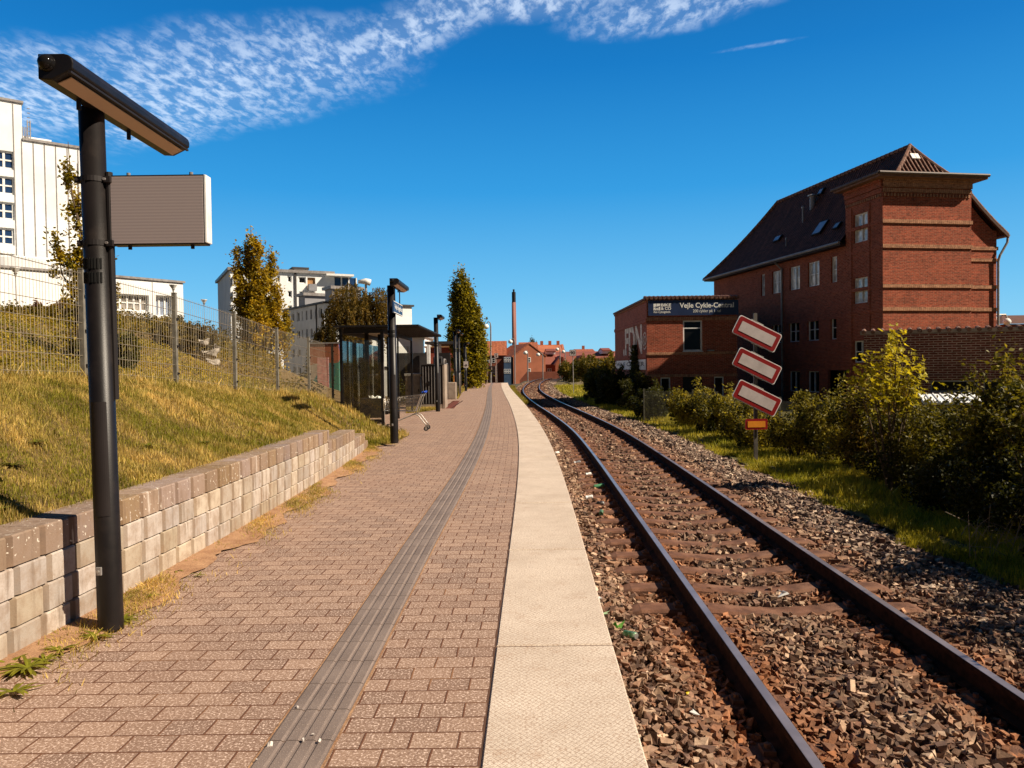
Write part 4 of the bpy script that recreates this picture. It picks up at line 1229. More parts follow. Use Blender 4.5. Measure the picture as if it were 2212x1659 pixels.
# ================================================================== waiting shelter
sh0 = A(828, 919, 21.6)
SX0, SX1, SY0, SY1 = A(739, 890, 21.6).x, sh0.x, 21.6, 27.9
sh = thing('waiting_shelter', 'black framed glass waiting shelter with a flat roof', 'shelter', ((SX0 + SX1) / 2, (SY0 + SY1) / 2, 0))
ZR = A(780, 706, 21.4).z
rf = MB(); rx0, rx1 = A(720, 706, 21.3).x, A(904.5, 704, 21.3).x
rf.obox((rx0, 21.25, ZR - .01), (rx1 - rx0, 0, 0), (0, 6.75, 0), (0, 0, .05))
roof = rf.build('roof', M_['black'], sh)
mb = MB()
for k in range(27):   # ribbed sheet showing along the track-side edge
    mb.tube([(rx1 - 1.2, 21.4 + k * .25, ZR - .03), (rx1 + .02, 21.4 + k * .25, ZR - .015)], .035, 6)
mb.build('rib', M_['black2'], roof)
MB().obox((rx0 + .25, 21.5, ZR - .17), (SX1 - rx0 - .22, 0, 0), (0, .08, 0), (0, 0, .15)).build('fascia', M_['black2'], sh)
MB().obox((SX1 - .03, 21.58, ZR - .17), (.08, 0, 0), (0, 6.2, 0), (0, 0, .15)).build('fascia', M_['black2'], sh)
MB().obox((SX0 - .05, 21.58, ZR - .17), (.08, 0, 0), (0, 6.2, 0), (0, 0, .15)).build('fascia', M_['black2'], sh)
mb = MB()
for k in range(10): mb.obox((SX0, 21.7 + k * .62, ZR - .035), (SX1 - SX0 - .05, 0, 0), (0, .57, 0), (0, 0, .02))
mb.build('ceiling_board', simple('ceiling_board', (.42, .36, .26), .6), sh)
def post(x, y, w, z0=0, z1=None, mat='black'):
    return MB().box((x, y, (z0 + (z1 or ZR - .02)) / 2), (w, w, (z1 or ZR - .02) - z0)).build('post', M_[mat], sh)
post(SX1, SY0, .085, -.0); post(SX0, SY0, .07); post(SX1, SY1, .07); post(SX0, SY1, .07); post(SX1, 24.6, .05)
for y in (23.2, 25.5, 27.3):
    o = MB().tube([(SX0 + .42, y, 0), (SX0 + .42, y, ZR)], .068, 16).build('column', M_['black'], sh, smooth=True)
MB().obox((SX1 + .043, SY0 - .03, .1), (.006, 0, 0), (0, .05, 0), (0, 0, 2.3)).build('edge_strip', M_['galv'], sh)
# glazing: near end, back, far end, half of the front
def pane(o_, ex, w, h=2.25, z=.16):
    return MB().obox((o_[0], o_[1], z), Vector(ex) * w, Vector((-ex[1], ex[0], 0)) * .01, (0, 0, h)).build('glass_pane', M_['glass'], sh)
w = SX1 - SX0
pane((SX0 + .04, SY0), (1, 0, 0), .26); pane((SX0 + .31, SY0), (1, 0, 0), w - .36)
for k in range(5): pane((SX0, SY0 + .06 + k * 1.25), (0, 1, 0), 1.2)
pane((SX0 + .04, SY1), (1, 0, 0), w - .1)
MB().obox((SX0, SY0 - .03, .10), (w, 0, 0), (0, .06, 0), (0, 0, .06)).build('bottom_rail', M_['black'], sh)
MB().obox((SX0 - .03, SY0, .10), (.06, 0, 0), (0, SY1 - SY0, 0), (0, 0, .06)).build('bottom_rail', M_['black'], sh)
MB().obox((SX0 + .302, SY0 - .008, .16), (.008, 0, 0), (0, .02, 0), (0, 0, 2.3)).build('glazing_bar', M_['black2'], sh)
# bench inside
bn = thing('bench', 'slatted bench inside the waiting shelter', 'bench', (SX0 + .28, 26.3, 0))
MB().obox((SX0 + .1, 25.6, .42), (.38, 0, 0), (0, 1.5, 0), (0, 0, .045)).build('seat', M_['darkgrey'], bn)
for y in (25.7, 26.9): MB().obox((SX0 + .12, y, 0), (.32, 0, 0), (0, .05, 0), (0, 0, .42)).build('leg', M_['black'], bn)
# black box bin with paper litter on top
p0, p1 = A(778, 895, 22.2), A(824, 864, 22.2)
bn = thing('litter_bin', 'black box-shaped bin inside the shelter with paper poking out on top', 'bin', ((p0.x + p1.x) / 2, 22.45, 0))
mb = MB(); mb.box(((p0.x + p1.x) / 2, 22.45, (p1.z + .13) / 2 + .05), (p1.x - p0.x, .42, p1.z - .13)); mb.build('body', M_['black2'], bn, bevel=.01)
MB().box(((p0.x + p1.x) / 2, 22.45, .06), ((p1.x - p0.x) * .8, .3, .12)).build('foot', M_['black2'], bn)
mb = MB()
for k in range(7):
    c_ = Vector((p0.x + .28 + k * .045 + rng.uniform(-.02, .02), 22.38 + rng.uniform(-.05, .05), p1.z + .02))
    mb.add([c_ + Vector(rng.uniform(-.08, .08, 3) + np.array([0, 0, .04])) for _ in range(5)], [(0, 1, 2), (0, 2, 3), (0, 3, 4), (1, 2, 4), (2, 3, 4)])
mb.build('paper', M_['letter'], bn)

# ================================================================== shopping cart
cp0 = A(831, 860, 19.75); hb = A(914, 843, 19.75)
ct = thing('shopping_cart', 'abandoned wire shopping cart with a blue handle beside the shelter', 'shopping cart', ((cp0.x + hb.x) / 2, 19.9, 0))
xb0, xb1 = cp0.x - .02, hb.x - .05          # basket runs across the platform
yf, yk = 19.55, 20.10
def ct_pt(u, v, w):
    """u 0 front .. 1 handle end, v 0..1 across, w 0 bottom .. 1 rim"""
    x = xb0 + (xb1 - .16 + .16 * w - xb0) * u
    z = (.50 + .02 * (1 - u)) + w * (.32 + .10 * u)
    nar = .07 * (1 - u) + .05 * (1 - w)
    return Vector((x, yf + nar + (yk - yf - 2 * nar) * v, z))
mb = MB()
for w in (0, .15, .35, .6, .82, 1.0):
    loop = [ct_pt(0, 0, w), ct_pt(1, 0, w), ct_pt(1, 1, w), ct_pt(0, 1, w), ct_pt(0, 0, w)]
    mb.tube(loop, .0055 if w in (0, 1.0) else .003, 5, cap=False)
for k in range(25):
    u = k / 24
    for v in (0, 1): mb.tube([ct_pt(u, v, 0), ct_pt(u, v, 1)], .0024, 4, cap=False)
    mb.tube([ct_pt(u, 0, 0), ct_pt(u, 1, 0)], .0024, 4, cap=False)
for k in range(13):
    v = k / 12
    for u in (0, 1): mb.tube([ct_pt(u, v, 0), ct_pt(u, v, 1)], .0024, 4, cap=False)
    mb.tube([ct_pt(0, v, 0), ct_pt(1, v, 0)], .0024, 4, cap=False)
mb.build('basket', M_['chrome'], ct, uv=False)
mb = MB()
for y in (yf + .03, yk - .03):
    mb.tube([(xb1 + .09, y, 1.0), (xb1 + .02, y, .86), (xb1 - .12, y, .44), (xb1 - .2, y, .42), (xb1 - .7, y, .22), (xb0 + .02, y, .13)], .013, 8)
    mb.tube([(xb1 - .22, y, .42), (xb1 - .12, y, .43), (xb1 - .04, y, .38), (xb1 + .10, y, .19), (xb1 + .14, y, .15)], .014, 8)
mb.build('frame', M_['galv'], ct, smooth=True)
MB().tube([(xb1 + .10, yf - .01, 1.0), (xb1 + .10, yk + .01, 1.0)], .022, 10).build('handle', M_['blueplastic'], ct, smooth=True)
MB().box((xb1 + .07, (yf + yk) / 2, .985), (.12, .22, .035)).build('handle_plate', M_['blueplastic'], ct, bevel=.01)
mb = MB(); mb.quad(ct_pt(.97, .1, .95), ct_pt(.97, .9, .95), ct_pt(.55, .9, .62), ct_pt(.55, .1, .62)); mb.build('child_seat', M_['galv'], ct)
for (x, y) in ((xb1 + .13, yf + .03), (xb1 + .13, yk - .03), (xb0 + .03, yf + .03), (xb0 + .03, yk - .03)):
    wh = MB().tube([(x, y - .014, .062), (x, y + .014, .062)], .060, 16).build('wheel', M_['rubber'], ct)
    MB().tube([(x, y - .016, .062), (x, y + .016, .062)], .030, 12).build('hub', M_['galv'], wh)
    mb = MB()
    for s in (-1, 1): mb.obox((x - .014, y + s * .018, .05), (.028, 0, 0), (0, .003, 0), (0, 0, .095))
    mb.box((x, y, .15), (.05, .05, .012)); mb.build('fork', M_['galv'], wh)

# ================================================================== cabinets and posts farther along the platform
def at_box(name, label, cat, pxl, pxr, pyt, pyb, Y, D, mat, zb=0.0):
    a = A(pxl, pyb, Y); b = A(pxr, pyt, Y)
    t = thing(name, label, cat, ((a.x + b.x) / 2, Y + D / 2, zb))
    return t, a.x, b.x, b.z
t, xa, xb, zt = at_box('utility_cabinet', 'grey metal cabinet with streaky doors left of the black ribbed cabinet', 'cabinet', 876, 908, 812, 875, 31.2, .5, None)
MB().obox((xa, 31.2, .0), (xb - xa, 0, 0), (0, .5, 0), (0, 0, zt)).build('body', M_['grey'], t, bevel=.01)
MB().obox((xa - .03, 31.15, zt), (xb - xa + .06, 0, 0), (0, .6, 0), (0, 0, .10)).build('lid', M_['galv'], t, bevel=.01)
for k in (0, 1):
    d = MB().obox((xa + .03 + k * (xb - xa) / 2, 31.185, .12), ((xb - xa) / 2 - .06, 0, 0), (0, .02, 0), (0, 0, zt - .2)).build('door', M_['grey'], t)
    MB().box((xa + .08 + k * (xb - xa - .16), 31.175, zt * .55), (.03, .02, .1)).build('handle', M_['black2'], d)
Yc = 30.4
t, xa, xb, zt = at_box('ribbed_cabinet', 'large black ribbed cabinet with a concrete side panel beside the platform', 'cabinet', 911, 955, 788, 880, Yc, 1.0, None)
MB().obox((xa, Yc, .16), (xb - xa, 0, 0), (0, 1.1, 0), (0, 0, zt - .16)).build('body', M_['black2'], t)
MB().obox((xa - .03, Yc - .02, 0), (xb - xa + .06, 0, 0), (0, 1.15, 0), (0, 0, .17)).build('plinth', M_['concrete'], t)
MB().obox((xb + .01, Yc - .03, 0), (.09, 0, 0), (0, 1.15, 0), (0, 0, zt + .02)).build('side_panel', M_['concrete'], t, bevel=.008)
MB().obox((xa - .03, Yc - .04, zt), (xb - xa + .10, 0, 0), (0, 1.2, 0), (0, 0, .05)).build('lid', M_['darkgrey'], t)
mb = MB()
for k in range(7): mb.obox((xa + .06 + k * (xb - xa - .1) / 6.5, Yc - .025, .2), (.02, 0, 0), (0, .03, 0), (0, 0, zt - .26))
mb.build('rib', M_['grey'], t)
MB().box((xa + .28, Yc - .03, 1.0), (.09, .03, .17)).build('lock_plate', M_['black'], t, bevel=.01)
# display frame with rounded rails behind the third lamp
p = A(946, 800, 33); t = thing('ticket_reader', 'dark rounded ticket reader panel mounted behind the third lamp post', 'ticket machine', (p.x, 33, 0))
a, b = A(936, 800, 33), A(955, 770, 33)
MB().obox((a.x, 33, 0.95), (b.x - a.x, 0, 0), (0, .18, 0), (0, 0, b.z - .95)).build('housing', M_['darkgrey'], t, bevel=.04)
MB().obox((a.x + .05, 32.985, 1.2), (b.x - a.x - .1, 0, 0), (0, .02, 0), (0, 0, b.z - 1.3)).build('screen', M_['pane'], t)
MB().tube([((a.x + b.x) / 2, 33.1, 0), ((a.x + b.x) / 2, 33.1, 1.0)], .06, 10).build('stand', M_['black'], t)
# handrail loops
for i, (px, pt, pb, Y) in enumerate(((962, 776, 862, 37.5), (966, 786, 860, 38.6), (994, 806, 852, 44.5))):
    p = A(px, pb, Y); q = A(px, pt, Y)
    lab = ['near tubular handrail loop behind the ribbed cabinet', 'far tubular handrail loop behind the ribbed cabinet', 'tubular handrail loop standing right of the concrete block'][i]
    t = thing('handrail', lab, 'handrail', (p.x, Y, 0), 'handrails at the cabinets')
    x = p.x; z = q.z
    MB().tube([(x, Y - .5, 0), (x, Y - .5, z - .1), (x, Y - .42, z), (x, Y + .42, z), (x, Y + .5, z - .1), (x, Y + .5, 0)], .026, 8).build('rail', M_['grey'], t, smooth=True)
a, b = A(961.5, 863, 39.2), A(984.5, 826, 39.2)
t = thing('concrete_block', 'square weathered concrete block standing on the platform', 'concrete block', ((a.x + b.x) / 2, 39.5, 0))
MB().obox((a.x, 39.2, 0), (b.x - a.x, 0, 0), (0, .6, 0), (0, 0, b.z)).build('body', M_['concrete'], t, bevel=.03)
# picture sign on the lamp, yellow post, information board
p = A(1006.5, 787, 52.5)
t = thing('picture_sign', 'small white sign with a dark pictogram on the platform lamp', 'sign', (p.x, 52.5, p.z))
a, b = A(1001.5, 794.5, 52.5), A(1011.3, 780.5, 52.5)
MB().obox((a.x, 52.5, a.z), (b.x - a.x, 0, 0), (0, .03, 0), (0, 0, b.z - a.z)).build('plate', M_['signwhite'], t)
MB().lathe((0, 0, 0), [(.001, 0), (.06, .01), (.001, .02)], 8)
mb = MB(); c_ = A(1006.5, 788, 52.4); mb.box((c_.x, 52.485, c_.z), (.13, .01, .05)); mb.box((c_.x + .05, 52.484, c_.z - .04), (.06, .01, .06)); mb.build('pictogram', M_['black2'], t)
p = A(980.5, 815, 46); t = thing('marker_post', 'short yellow marker post beyond the concrete block', 'post', (p.x, 46, 0))
MB().tube([(p.x, 46, 0), (p.x, 46, 1.15)], .04, 8).build('post', M_['yellow'], t); MB().box((p.x, 46, 1.2), (.11, .05, .12)).build('head', M_['galv'], t)
t = thing('information_board', 'black board on two posts at the far end of the platform', 'sign', (A(1062, 825, 78).x, 78, 0))
a, b = A(1054, 804, 78), A(1069, 793, 78)
MB().obox((a.x, 78, a.z), (b.x - a.x, 0, 0), (0, .05, 0), (0, 0, b.z - a.z + .1)).build('board', M_['black2'], t)
for px in (1052, 1070.5): q = A(px, 802, 78); MB().tube([(q.x, 78.03, 0), (q.x, 78.03, b.z + .15)], .04, 8).build('post', M_['grey'], t)
q = A(1062, 802, 78); MB().box((q.x, 77.96, b.z - .15), (.10, .02, .25)).build('symbol', M_['galv'], t)
# noise wall / dark shed behind the shelter
def shed(name, label, cat, pxl, pxr, pyt, Y, D, mat, zb=-.2, roofm=None):
    a = A(pxl, 800, Y); b = A(pxr, pyt, Y)
    t = thing(name, label, cat, ((a.x + b.x) / 2, Y + D / 2, zb))
    MB().obox((a.x, Y, zb), (b.x - a.x, 0, 0), (0, D, 0), (0, 0, b.z - zb)).build('wall', mat, t)
    if roofm: MB().obox((a.x - .15, Y - .15, b.z), (b.x - a.x + .3, 0, 0), (0, D + .3, 0), (0, 0, .12)).build('roof', roofm, t)
    return t
shed('screen_wall', 'long dark grey screen wall behind the shelter', 'wall', 855, 922, 762, 36, .2, M_['darkgrey'])
shed('screen_wall', 'short black screen wall in front of the red hall', 'wall', 940, 972, 762, 40, .2, M_['black2'])
t = shed('gate_pillar', 'pale narrow pillar beside the dark screen wall', 'pillar', 922.5, 928, 745, 35.6, .25, M_['whitep'])
t = shed('red_hall', 'low hall with red walls and a flat brown roof behind the cabinets', 'building', 921, 1000, 750, 66, 14, simple('red_wall', (.34, .07, .04), .8), roofm=M_['brownp'])
a = A(921, 748, 58); b = A(986, 742, 58)
t = thing('flat_canopy', 'thin flat canopy roof in front of the red hall', 'canopy', ((a.x + b.x) / 2, 58, 0))
MB().obox((a.x, 57, b.z - .05), (b.x - a.x, 0, 0), (0, 6, 0), (0, 0, .2)).build('roof', M_['darkgrey'], t)
for px in (927, 951, 983): q = A(px, 760, 57.3); MB().tube([(q.x, 57.3, -.2), (q.x, 57.3, b.z)], .08, 8).build('post', M_['whitep'], t)

# ================================================================== boards and signs by the track
mk = A(1634, 1003, 16.8)
xs = thing('crossing_marker', 'pole with three slanted red-bordered white boards stacked above a small orange plate', 'railway sign', (mk.x, 16.8, -.6))
def arot(c, pts, ang, y, th):
    ca, sa = math.cos(ang), math.sin(ang)
    return [Vector((c.x + x * ca - z * sa, y, c.z + x * sa + z * ca)) for x, z in pts]
def plate(mb, c, w, h, ang, y, th, rad=.03):
    pts = []
    for cx_, cz_, a0 in ((w / 2 - rad, h / 2 - rad, 0), (-w / 2 + rad, h / 2 - rad, 90), (-w / 2 + rad, -h / 2 + rad, 180), (w / 2 - rad, -h / 2 + rad, 270)):
        for k in range(4): an = R(a0 + k * 30); pts.append((cx_ + rad * math.cos(an), cz_ + rad * math.sin(an)))
    f = arot(c, pts, ang, y, th); n = len(f)
    vs = f + [p + Vector((0, th, 0)) for p in f]
    fs = [tuple(range(n))[::-1] if False else tuple(range(n))] + [tuple(range(2 * n - 1, n - 1, -1))] + [(k, n + k, n + (k + 1) % n, (k + 1) % n) for k in range(n)]
    mb.add(vs, fs)
ZT = A(1634, 676, 16.85).z
MB().box((mk.x + .02, 16.9, (ZT - .7) / 2), (.075, .06, ZT + .7)).build('pole', M_['galv'] if False else simple('sign_pole', (.13, .115, .10), .6, .3), xs)
for cpx in ((1635.5, 721), (1635.5, 790.5), (1635.5, 860)):
    c_ = A(cpx[0], cpx[1], 16.8)
    mb = MB(); plate(mb, c_, 1.03, .435, R(-26.8), 16.80, .02, .05); bo = mb.build('board', M_['whitep'], xs)
    mb = MB(); plate(mb, c_, .995, .40, R(-26.8), 16.795, .006, .045); mb.build('border', M_['red'], bo)
    mb = MB(); plate(mb, c_, .82, .225, R(-26.8), 16.789, .006, .004); mb.build('face', M_['signwhite'], bo)
    for s in (-1, 1):
        cc2 = c_ + Vector((0, 0, s * .245)); mb = MB(); plate(mb, Vector((cc2.x + .02, 0, cc2.z)), .30, .035, R(-26.8), 16.83, .03, .01); br_ = mb.build('bracket', M_['galv'], bo)
c_ = A(1634.5, 916.5, 16.78)
mb = MB(); plate(mb, c_, .485, .235, 0, 16.79, .02, .03); bo = mb.build('small_board', M_['red'], xs)
mb = MB(); plate(mb, c_, .385, .135, 0, 16.782, .006, .004); mb.build('face', M_['yellow'], bo)

def pole_sign(name, label, px, pyb, pyt, Y, zb, w, h, txt, tw, th, r=.03):
    c_ = A(px, (pyt[0] + pyt[1]) / 2, Y)
    t = thing(name, label, 'railway sign', (c_.x, Y, zb))
    MB().tube([(c_.x + .03, Y + .06, zb - .1), (c_.x, Y + .06, c_.z + h / 2)], r, 8).build('pole', M_['galv'], t)
    mb = MB(); plate(mb, c_, w, h, 0, Y, .03, .05); bo = mb.build('plate', M_['black2'], t)
    mb = MB(); plate(mb, c_, w - .05, h - .05, 0, Y - .008, .006, .04); mb.build('face', M_['signwhite'], bo)
    writing(txt, 'lettering', bo, (c_.x, Y - .010, c_.z), (1, 0, 0), tw, th, M_['black2'], .004, .02)
    return t
pole_sign('speed_sign', 'square black-bordered speed board reading 90 on a thin pole beside the bend', 1237.3, 850, (755.6, 768.8), 58, -.6, .50, .47, '90', .34, .25)
pole_sign('stop_sign', 'square board reading S on a thin pole at the far platform end', 1072, 823, (763, 773), 77, 0, .42, .48, 'S', .2, .3)

# curved street lamps with white globes beyond the platform end
SL = [(1060, 701, 803, 1050, 706, 88, 'tallest globe street lamp in front of the brick house gable wall'),
      (1112, 735, 822, 1102.5, 738.5, 110, 'globe street lamp in front of the brick gable'),
      (1140, 760, 821, 1135, 762.5, 118, 'globe street lamp right of the brick gable'),
      (1172.6, 765, 815, 1162.5, 766.5, 128, 'globe street lamp before the low gabled houses'),
      (1209.8, 752, 812, 1203.5, 755, 135, 'globe street lamp left of the row of pale railings'),
      (1221, 757.5, 810, 1217, 760, 142, 'second globe street lamp by the pale railings')]
for px, pt, pb, hx, hy, Y, lab in SL:
    p = A(px, pb, Y); q = A(px, pt + 5, Y); h_ = A(hx, hy, Y)
    t = thing('street_lamp', lab, 'street lamp', (p.x, Y, p.z - 2), 'globe street lamps beyond the platform')
    k = h_.x - q.x
    MB().tube([(p.x, Y, p.z - 2), (q.x, Y, q.z), (q.x + k * .1, Y, q.z + .45), (q.x + k * .5, Y, q.z + .62), (q.x + k * .9, Y, q.z + .35)], [.10, .08, .06, .06, .06], 6).build('pole', M_['grey'], t)
    MB().lathe((h_.x, Y, h_.z - .28), [(.02, 0), (.25, .1), (.34, .3), (.25, .5), (.08, .6)], 12).build('globe', M_['whitep'], t, smooth=True)
# tall road lamp behind the shelter
p = A(797, 700, 60); q = A(790, 612, 60); h0 = A(774, 608, 60)
t = thing('road_lamp', 'tall road lamp with a white wing-shaped head in front of the weeping tree', 'street lamp', (p.x, 60, 0))
MB().tube([(p.x + .05, 60, 0), (q.x, 60, q.z)], [.14, .09], 8).build('pole', M_['galv'], t)
h1 = A(800, 612, 60)
MB().tube([(h1.x, 60, q.z + .05), (q.x, 60, q.z + .15), (q.x - .5, 60, q.z + .12), (h0.x, 60, q.z - .0)], [.26, .24, .16, .04], 8).build('head', M_['whitep'], t, smooth=True)
# cone-head garden lamps on the bank
for px, pt, pb, Y, wd_, lab in ((33, 578, 660, 30, .9, 'cone-headed lamp post at the far left of the bank'), (150, 661, 775, 15.5, 1.0, 'cone-headed lamp post on the bank just left of the big platform lamp'), (374, 615, 692, 34, 1.0, 'cone-headed lamp post before the low white building'), (440.5, 647, 700, 48, 1.0, 'cone-headed lamp post standing alone against the sky')):
    q = A(px, pt, Y); zb = float(left_z(q.x, Y))
    t = thing('garden_lamp', lab, 'street lamp', (q.x, Y, zb), 'cone-headed lamps on the bank')
    k = Y / 30 * .9 if px != 150 else .75 * .95
    k = {33: .42, 150: .36, 374: .40, 440.5: .46}[px]
    MB().tube([(q.x, Y, zb - .3), (q.x, Y, q.z - .9 * k)], .035 * k, 8).build('pole', M_['galv'], t)
    MB().lathe((q.x, Y, q.z - .95 * k), [(.04 * k, 0), (.11 * k, .35 * k), (.20 * k, .42 * k)], 10).build('neck', M_['galv'], t)
    MB().lathe((q.x, Y, q.z - .5 * k), [(.12 * k, 0), (.40 * k, .42 * k), (.43 * k, .46 * k), (.42 * k, .50 * k)], 14).build('shade', M_['whitep'], t)
# pale railings beside the far track
t0, t1 = A(1221, 800, 150), A(1285, 796, 165)
t = thing('railing', 'pale horizontal railings above the far bend of the track', 'railing', (t0.x, 150, t0.z))
mb = MB()
for k in range(4):
    dz_ = 1.25 - k * .42
    a = A(1219, 808, 150); b = A(1290, 803, 170); mb.tube([a + UP * (dz_ + .0), b + UP * dz_], .045, 5)
mb.build('rail', M_['whitep'], t)
for k in range(9):
    f = k / 8; a = A(1219, 808, 150); b = A(1290, 803, 170); q = a + (b - a) * f
    MB().tube([q + UP * -1, q + UP * 1.3], .05, 5).build('post', M_['whitep'], t)

# ================================================================== buildings
class Fac:
    """a vertical wall plane seen from outside; O left end, ex reading direction"""
    def __init__(s, O, ex):
        s.O = Vector((O[0], O[1], 0)); s.ex = Vector((ex[0], ex[1], 0)).normalized(); s.n = s.ex.cross(UP)
    def P(s, u, z, off=0.0): return s.O + s.ex * u + UP * z + s.n * off
    def hit(s, px, py):
        d = ray(px, py); k = (s.O - CAMP).dot(s.n) / d.dot(s.n); q = CAMP + d * k
        return (q - s.O).dot(s.ex), q.z
    def rect(s, Zf, x0, y0, x1, y1):
        """bounding rectangle from two opposite photo corners (crop coordinates)"""
        a = s.hit(*Zf(x0, y0)); b = s.hit(*Zf(x1, y1))
        return (min(a[0], b[0]), max(a[0], b[0]), min(a[1], b[1]), max(a[1], b[1]))
    def wall(s, mb, u0, u1, z0, z1, holes=(), depth=.12):
        us = sorted({u0, u1, *[v for h in holes for v in h[:2] if u0 < v < u1]}); zs = sorted({z0, z1, *[v for h in holes for v in h[2:4] if z0 < v < z1]})
        for i in range(len(us) - 1):
            for j in range(len(zs) - 1):
                um, zm = (us[i] + us[i + 1]) / 2, (zs[j] + zs[j + 1]) / 2
                if any(h[0] < um < h[1] and h[2] < zm < h[3] for h in holes): continue
                mb.quad(s.P(us[i], zs[j]), s.P(us[i + 1], zs[j]), s.P(us[i + 1], zs[j + 1]), s.P(us[i], zs[j + 1]))
        for a, b, c, d in holes:
            a, b, c, d = max(a, u0), min(b, u1), max(c, z0), min(d, z1)
            mb.quad(s.P(a, c), s.P(a, c, -depth), s.P(a, d, -depth), s.P(a, d))
            mb.quad(s.P(b, c, -depth), s.P(b, c), s.P(b, d), s.P(b, d, -depth))
            mb.quad(s.P(a, d), s.P(a, d, -depth), s.P(b, d, -depth), s.P(b, d))
            mb.quad(s.P(a, c, -depth), s.P(a, c), s.P(b, c), s.P(b, c, -depth))
    def bar(s, mb, u0, u1, z0, z1, off0, off1):
        mb.obox(s.P(u0, z0, off0), s.ex * (u1 - u0), s.n * (off1 - off0), UP * (z1 - z0))
    def window(s, root, h, depth=.12, nx=2, nz=2, fr=.05, mat='whitep', pane='pane', sill=False, name='window', zs=None):
        a, b, c, d = h; mb = MB(); o0, o1 = -depth - .0, -depth + .045
        o0 = -depth - .04
        s.bar(mb, a, a + fr, c, d, o0, o1); s.bar(mb, b - fr, b, c, d, o0, o1)
        s.bar(mb, a + fr, b - fr, c, c + fr, o0, o1); s.bar(mb, a + fr, b - fr, d - fr, d, o0, o1)
        for k in range(1, nx): u = a + (b - a) * k / nx; s.bar(mb, u - fr * .55, u + fr * .55, c + fr, d - fr, o0, o1 + .004)
        zl = zs if zs is not None else [k / nz for k in range(1, nz)]
        for f in zl: z = c + (d - c) * f; s.bar(mb, a + fr, b - fr, z - fr * .4, z + fr * .4, o0 + .01, o1 - .004)
        if sill: s.bar(mb, a - .03, b + .03, c - .05, c + .0, -depth, .05)
        w = mb.build(name, M_[mat], root)
        mb = MB(); mb.quad(s.P(a, c, -depth - .01), s.P(b, c, -depth - .01), s.P(b, d, -depth - .01), s.P(a, d, -depth - .01))
        mb.build('pane', M_[pane] if isinstance(pane, str) else pane, w)
        return w
    def band(s, root, u0, u1, z0, z1, off=.05, mat='brick_band', name='string_course'):
        mb = MB(); s.bar(mb, u0, u1, z0, z1, 0.003, off); return mb.build(name, M_[mat], root)

# ---------------------------------------------------------------- the tall brick building
aM = R(9.5)
YC = 34.0
C0 = A(1907, 600, YC); C0.z = 0
tM = Vector((math.cos(aM), math.sin(aM), 0)); uM = Vector((-math.sin(aM), math.cos(aM), 0))
GZ = -.75
def Lp(w, s, z): return C0 + tM * w + uM * s + UP * z
FF = Fac(C0, tM)                                  # bright front of the tower
TWd = FF.hit(2098, 600)[0]
LEN = 18.0
Wm = FF.hit(2169, 600)[0] - .12
bm = thing('brick_building', 'tall red brick building with a steep dark tiled roof and a projecting corner tower', 'building', (C0.x, C0.y, GZ))
MAINO = .42                                       # main walls stand back behind the tower faces
TD = 2.75                                         # tower depth along the side
FS = Fac(Lp(0, TD, 0), -uM)                       # tower side wall, reads far -> near
FM = Fac(Lp(MAINO * .5, LEN, 0), -uM)             # long side wall
FG = Fac(Lp(TWd, .30, 0), tM)                     # gable wall right of the tower
zcor = FF.hit(1910, 384)[1]
eav_u, eav = FM.hit(1806, 533)
bands = [FF.hit(1950, Z7(0, y)[1] - 0)[1] for y in (572, 741, 1012, 1170)]
# walls
win_t = [FS.rect(Z7, 1047, 532, 1144, 700), FS.rect(Z7, 1047, 965, 1144, 1124)]
win_t.append(FS.rect(Z7, 1047, 1390, 1144, 1535))
mb = MB()
FF.wall(mb, 0, TWd, GZ, zcor)
FS.wall(mb, 0, TD, GZ, zcor, win_t, .14)
Fac(Lp(TWd, 0, 0), uM).wall(mb, 0, TD, GZ, zcor)
Fac(Lp(TWd, TD, 0), -tM).wall(mb, 0, TWd, eav - 1, zcor)
mb.build('tower_wall', M_['brick_main'], bm)
rows = [(415, 945, 443, 1073), (491, 912, 558, 1058), (610, 885, 682, 1036), (735, 853, 815, 1011), (893, 824, 935, 980)]
rows2 = [(490, 1272, 555, 1398), (605, 1254, 679, 1396), (732, 1238, 811, 1386), (890, 1221, 932, 1375)]
wA = [FM.rect(Z7, *r) for r in rows]; wB = [FM.rect(Z7, *r) for r in rows2]
zt_ = sum(w[3] for w in wA) / 5; zb_ = sum(w[2] for w in wA) / 5
wA = [(w[0], w[1], zb_, zt_) for w in wA]
zt2 = sum(w[3] for w in wB) / 4; zb2 = sum(w[2] for w in wB) / 4
wB = [(w[0], w[1], zb2, zt2) for w in wB]
wC = [(w[0], w[1], .1, 1.2) for w in wB[1:3]]
gate = (wB[2][1] + .8, LEN - TD - .3, GZ, 1.25)
mb = MB()
FM.wall(mb, 0, LEN - TD, GZ, eav + .25, wA + wB + wC + [gate], .14)
FG.wall(mb, 0, Wm - TWd, GZ, eav + .2)
Fac(Lp(Wm, .3, 0), uM).wall(mb, 0, LEN - .3, GZ, eav + .2)
Fac(Lp(Wm, LEN, 0), -tM).wall(mb, 0, Wm - MAINO * .5, GZ, eav + .2)
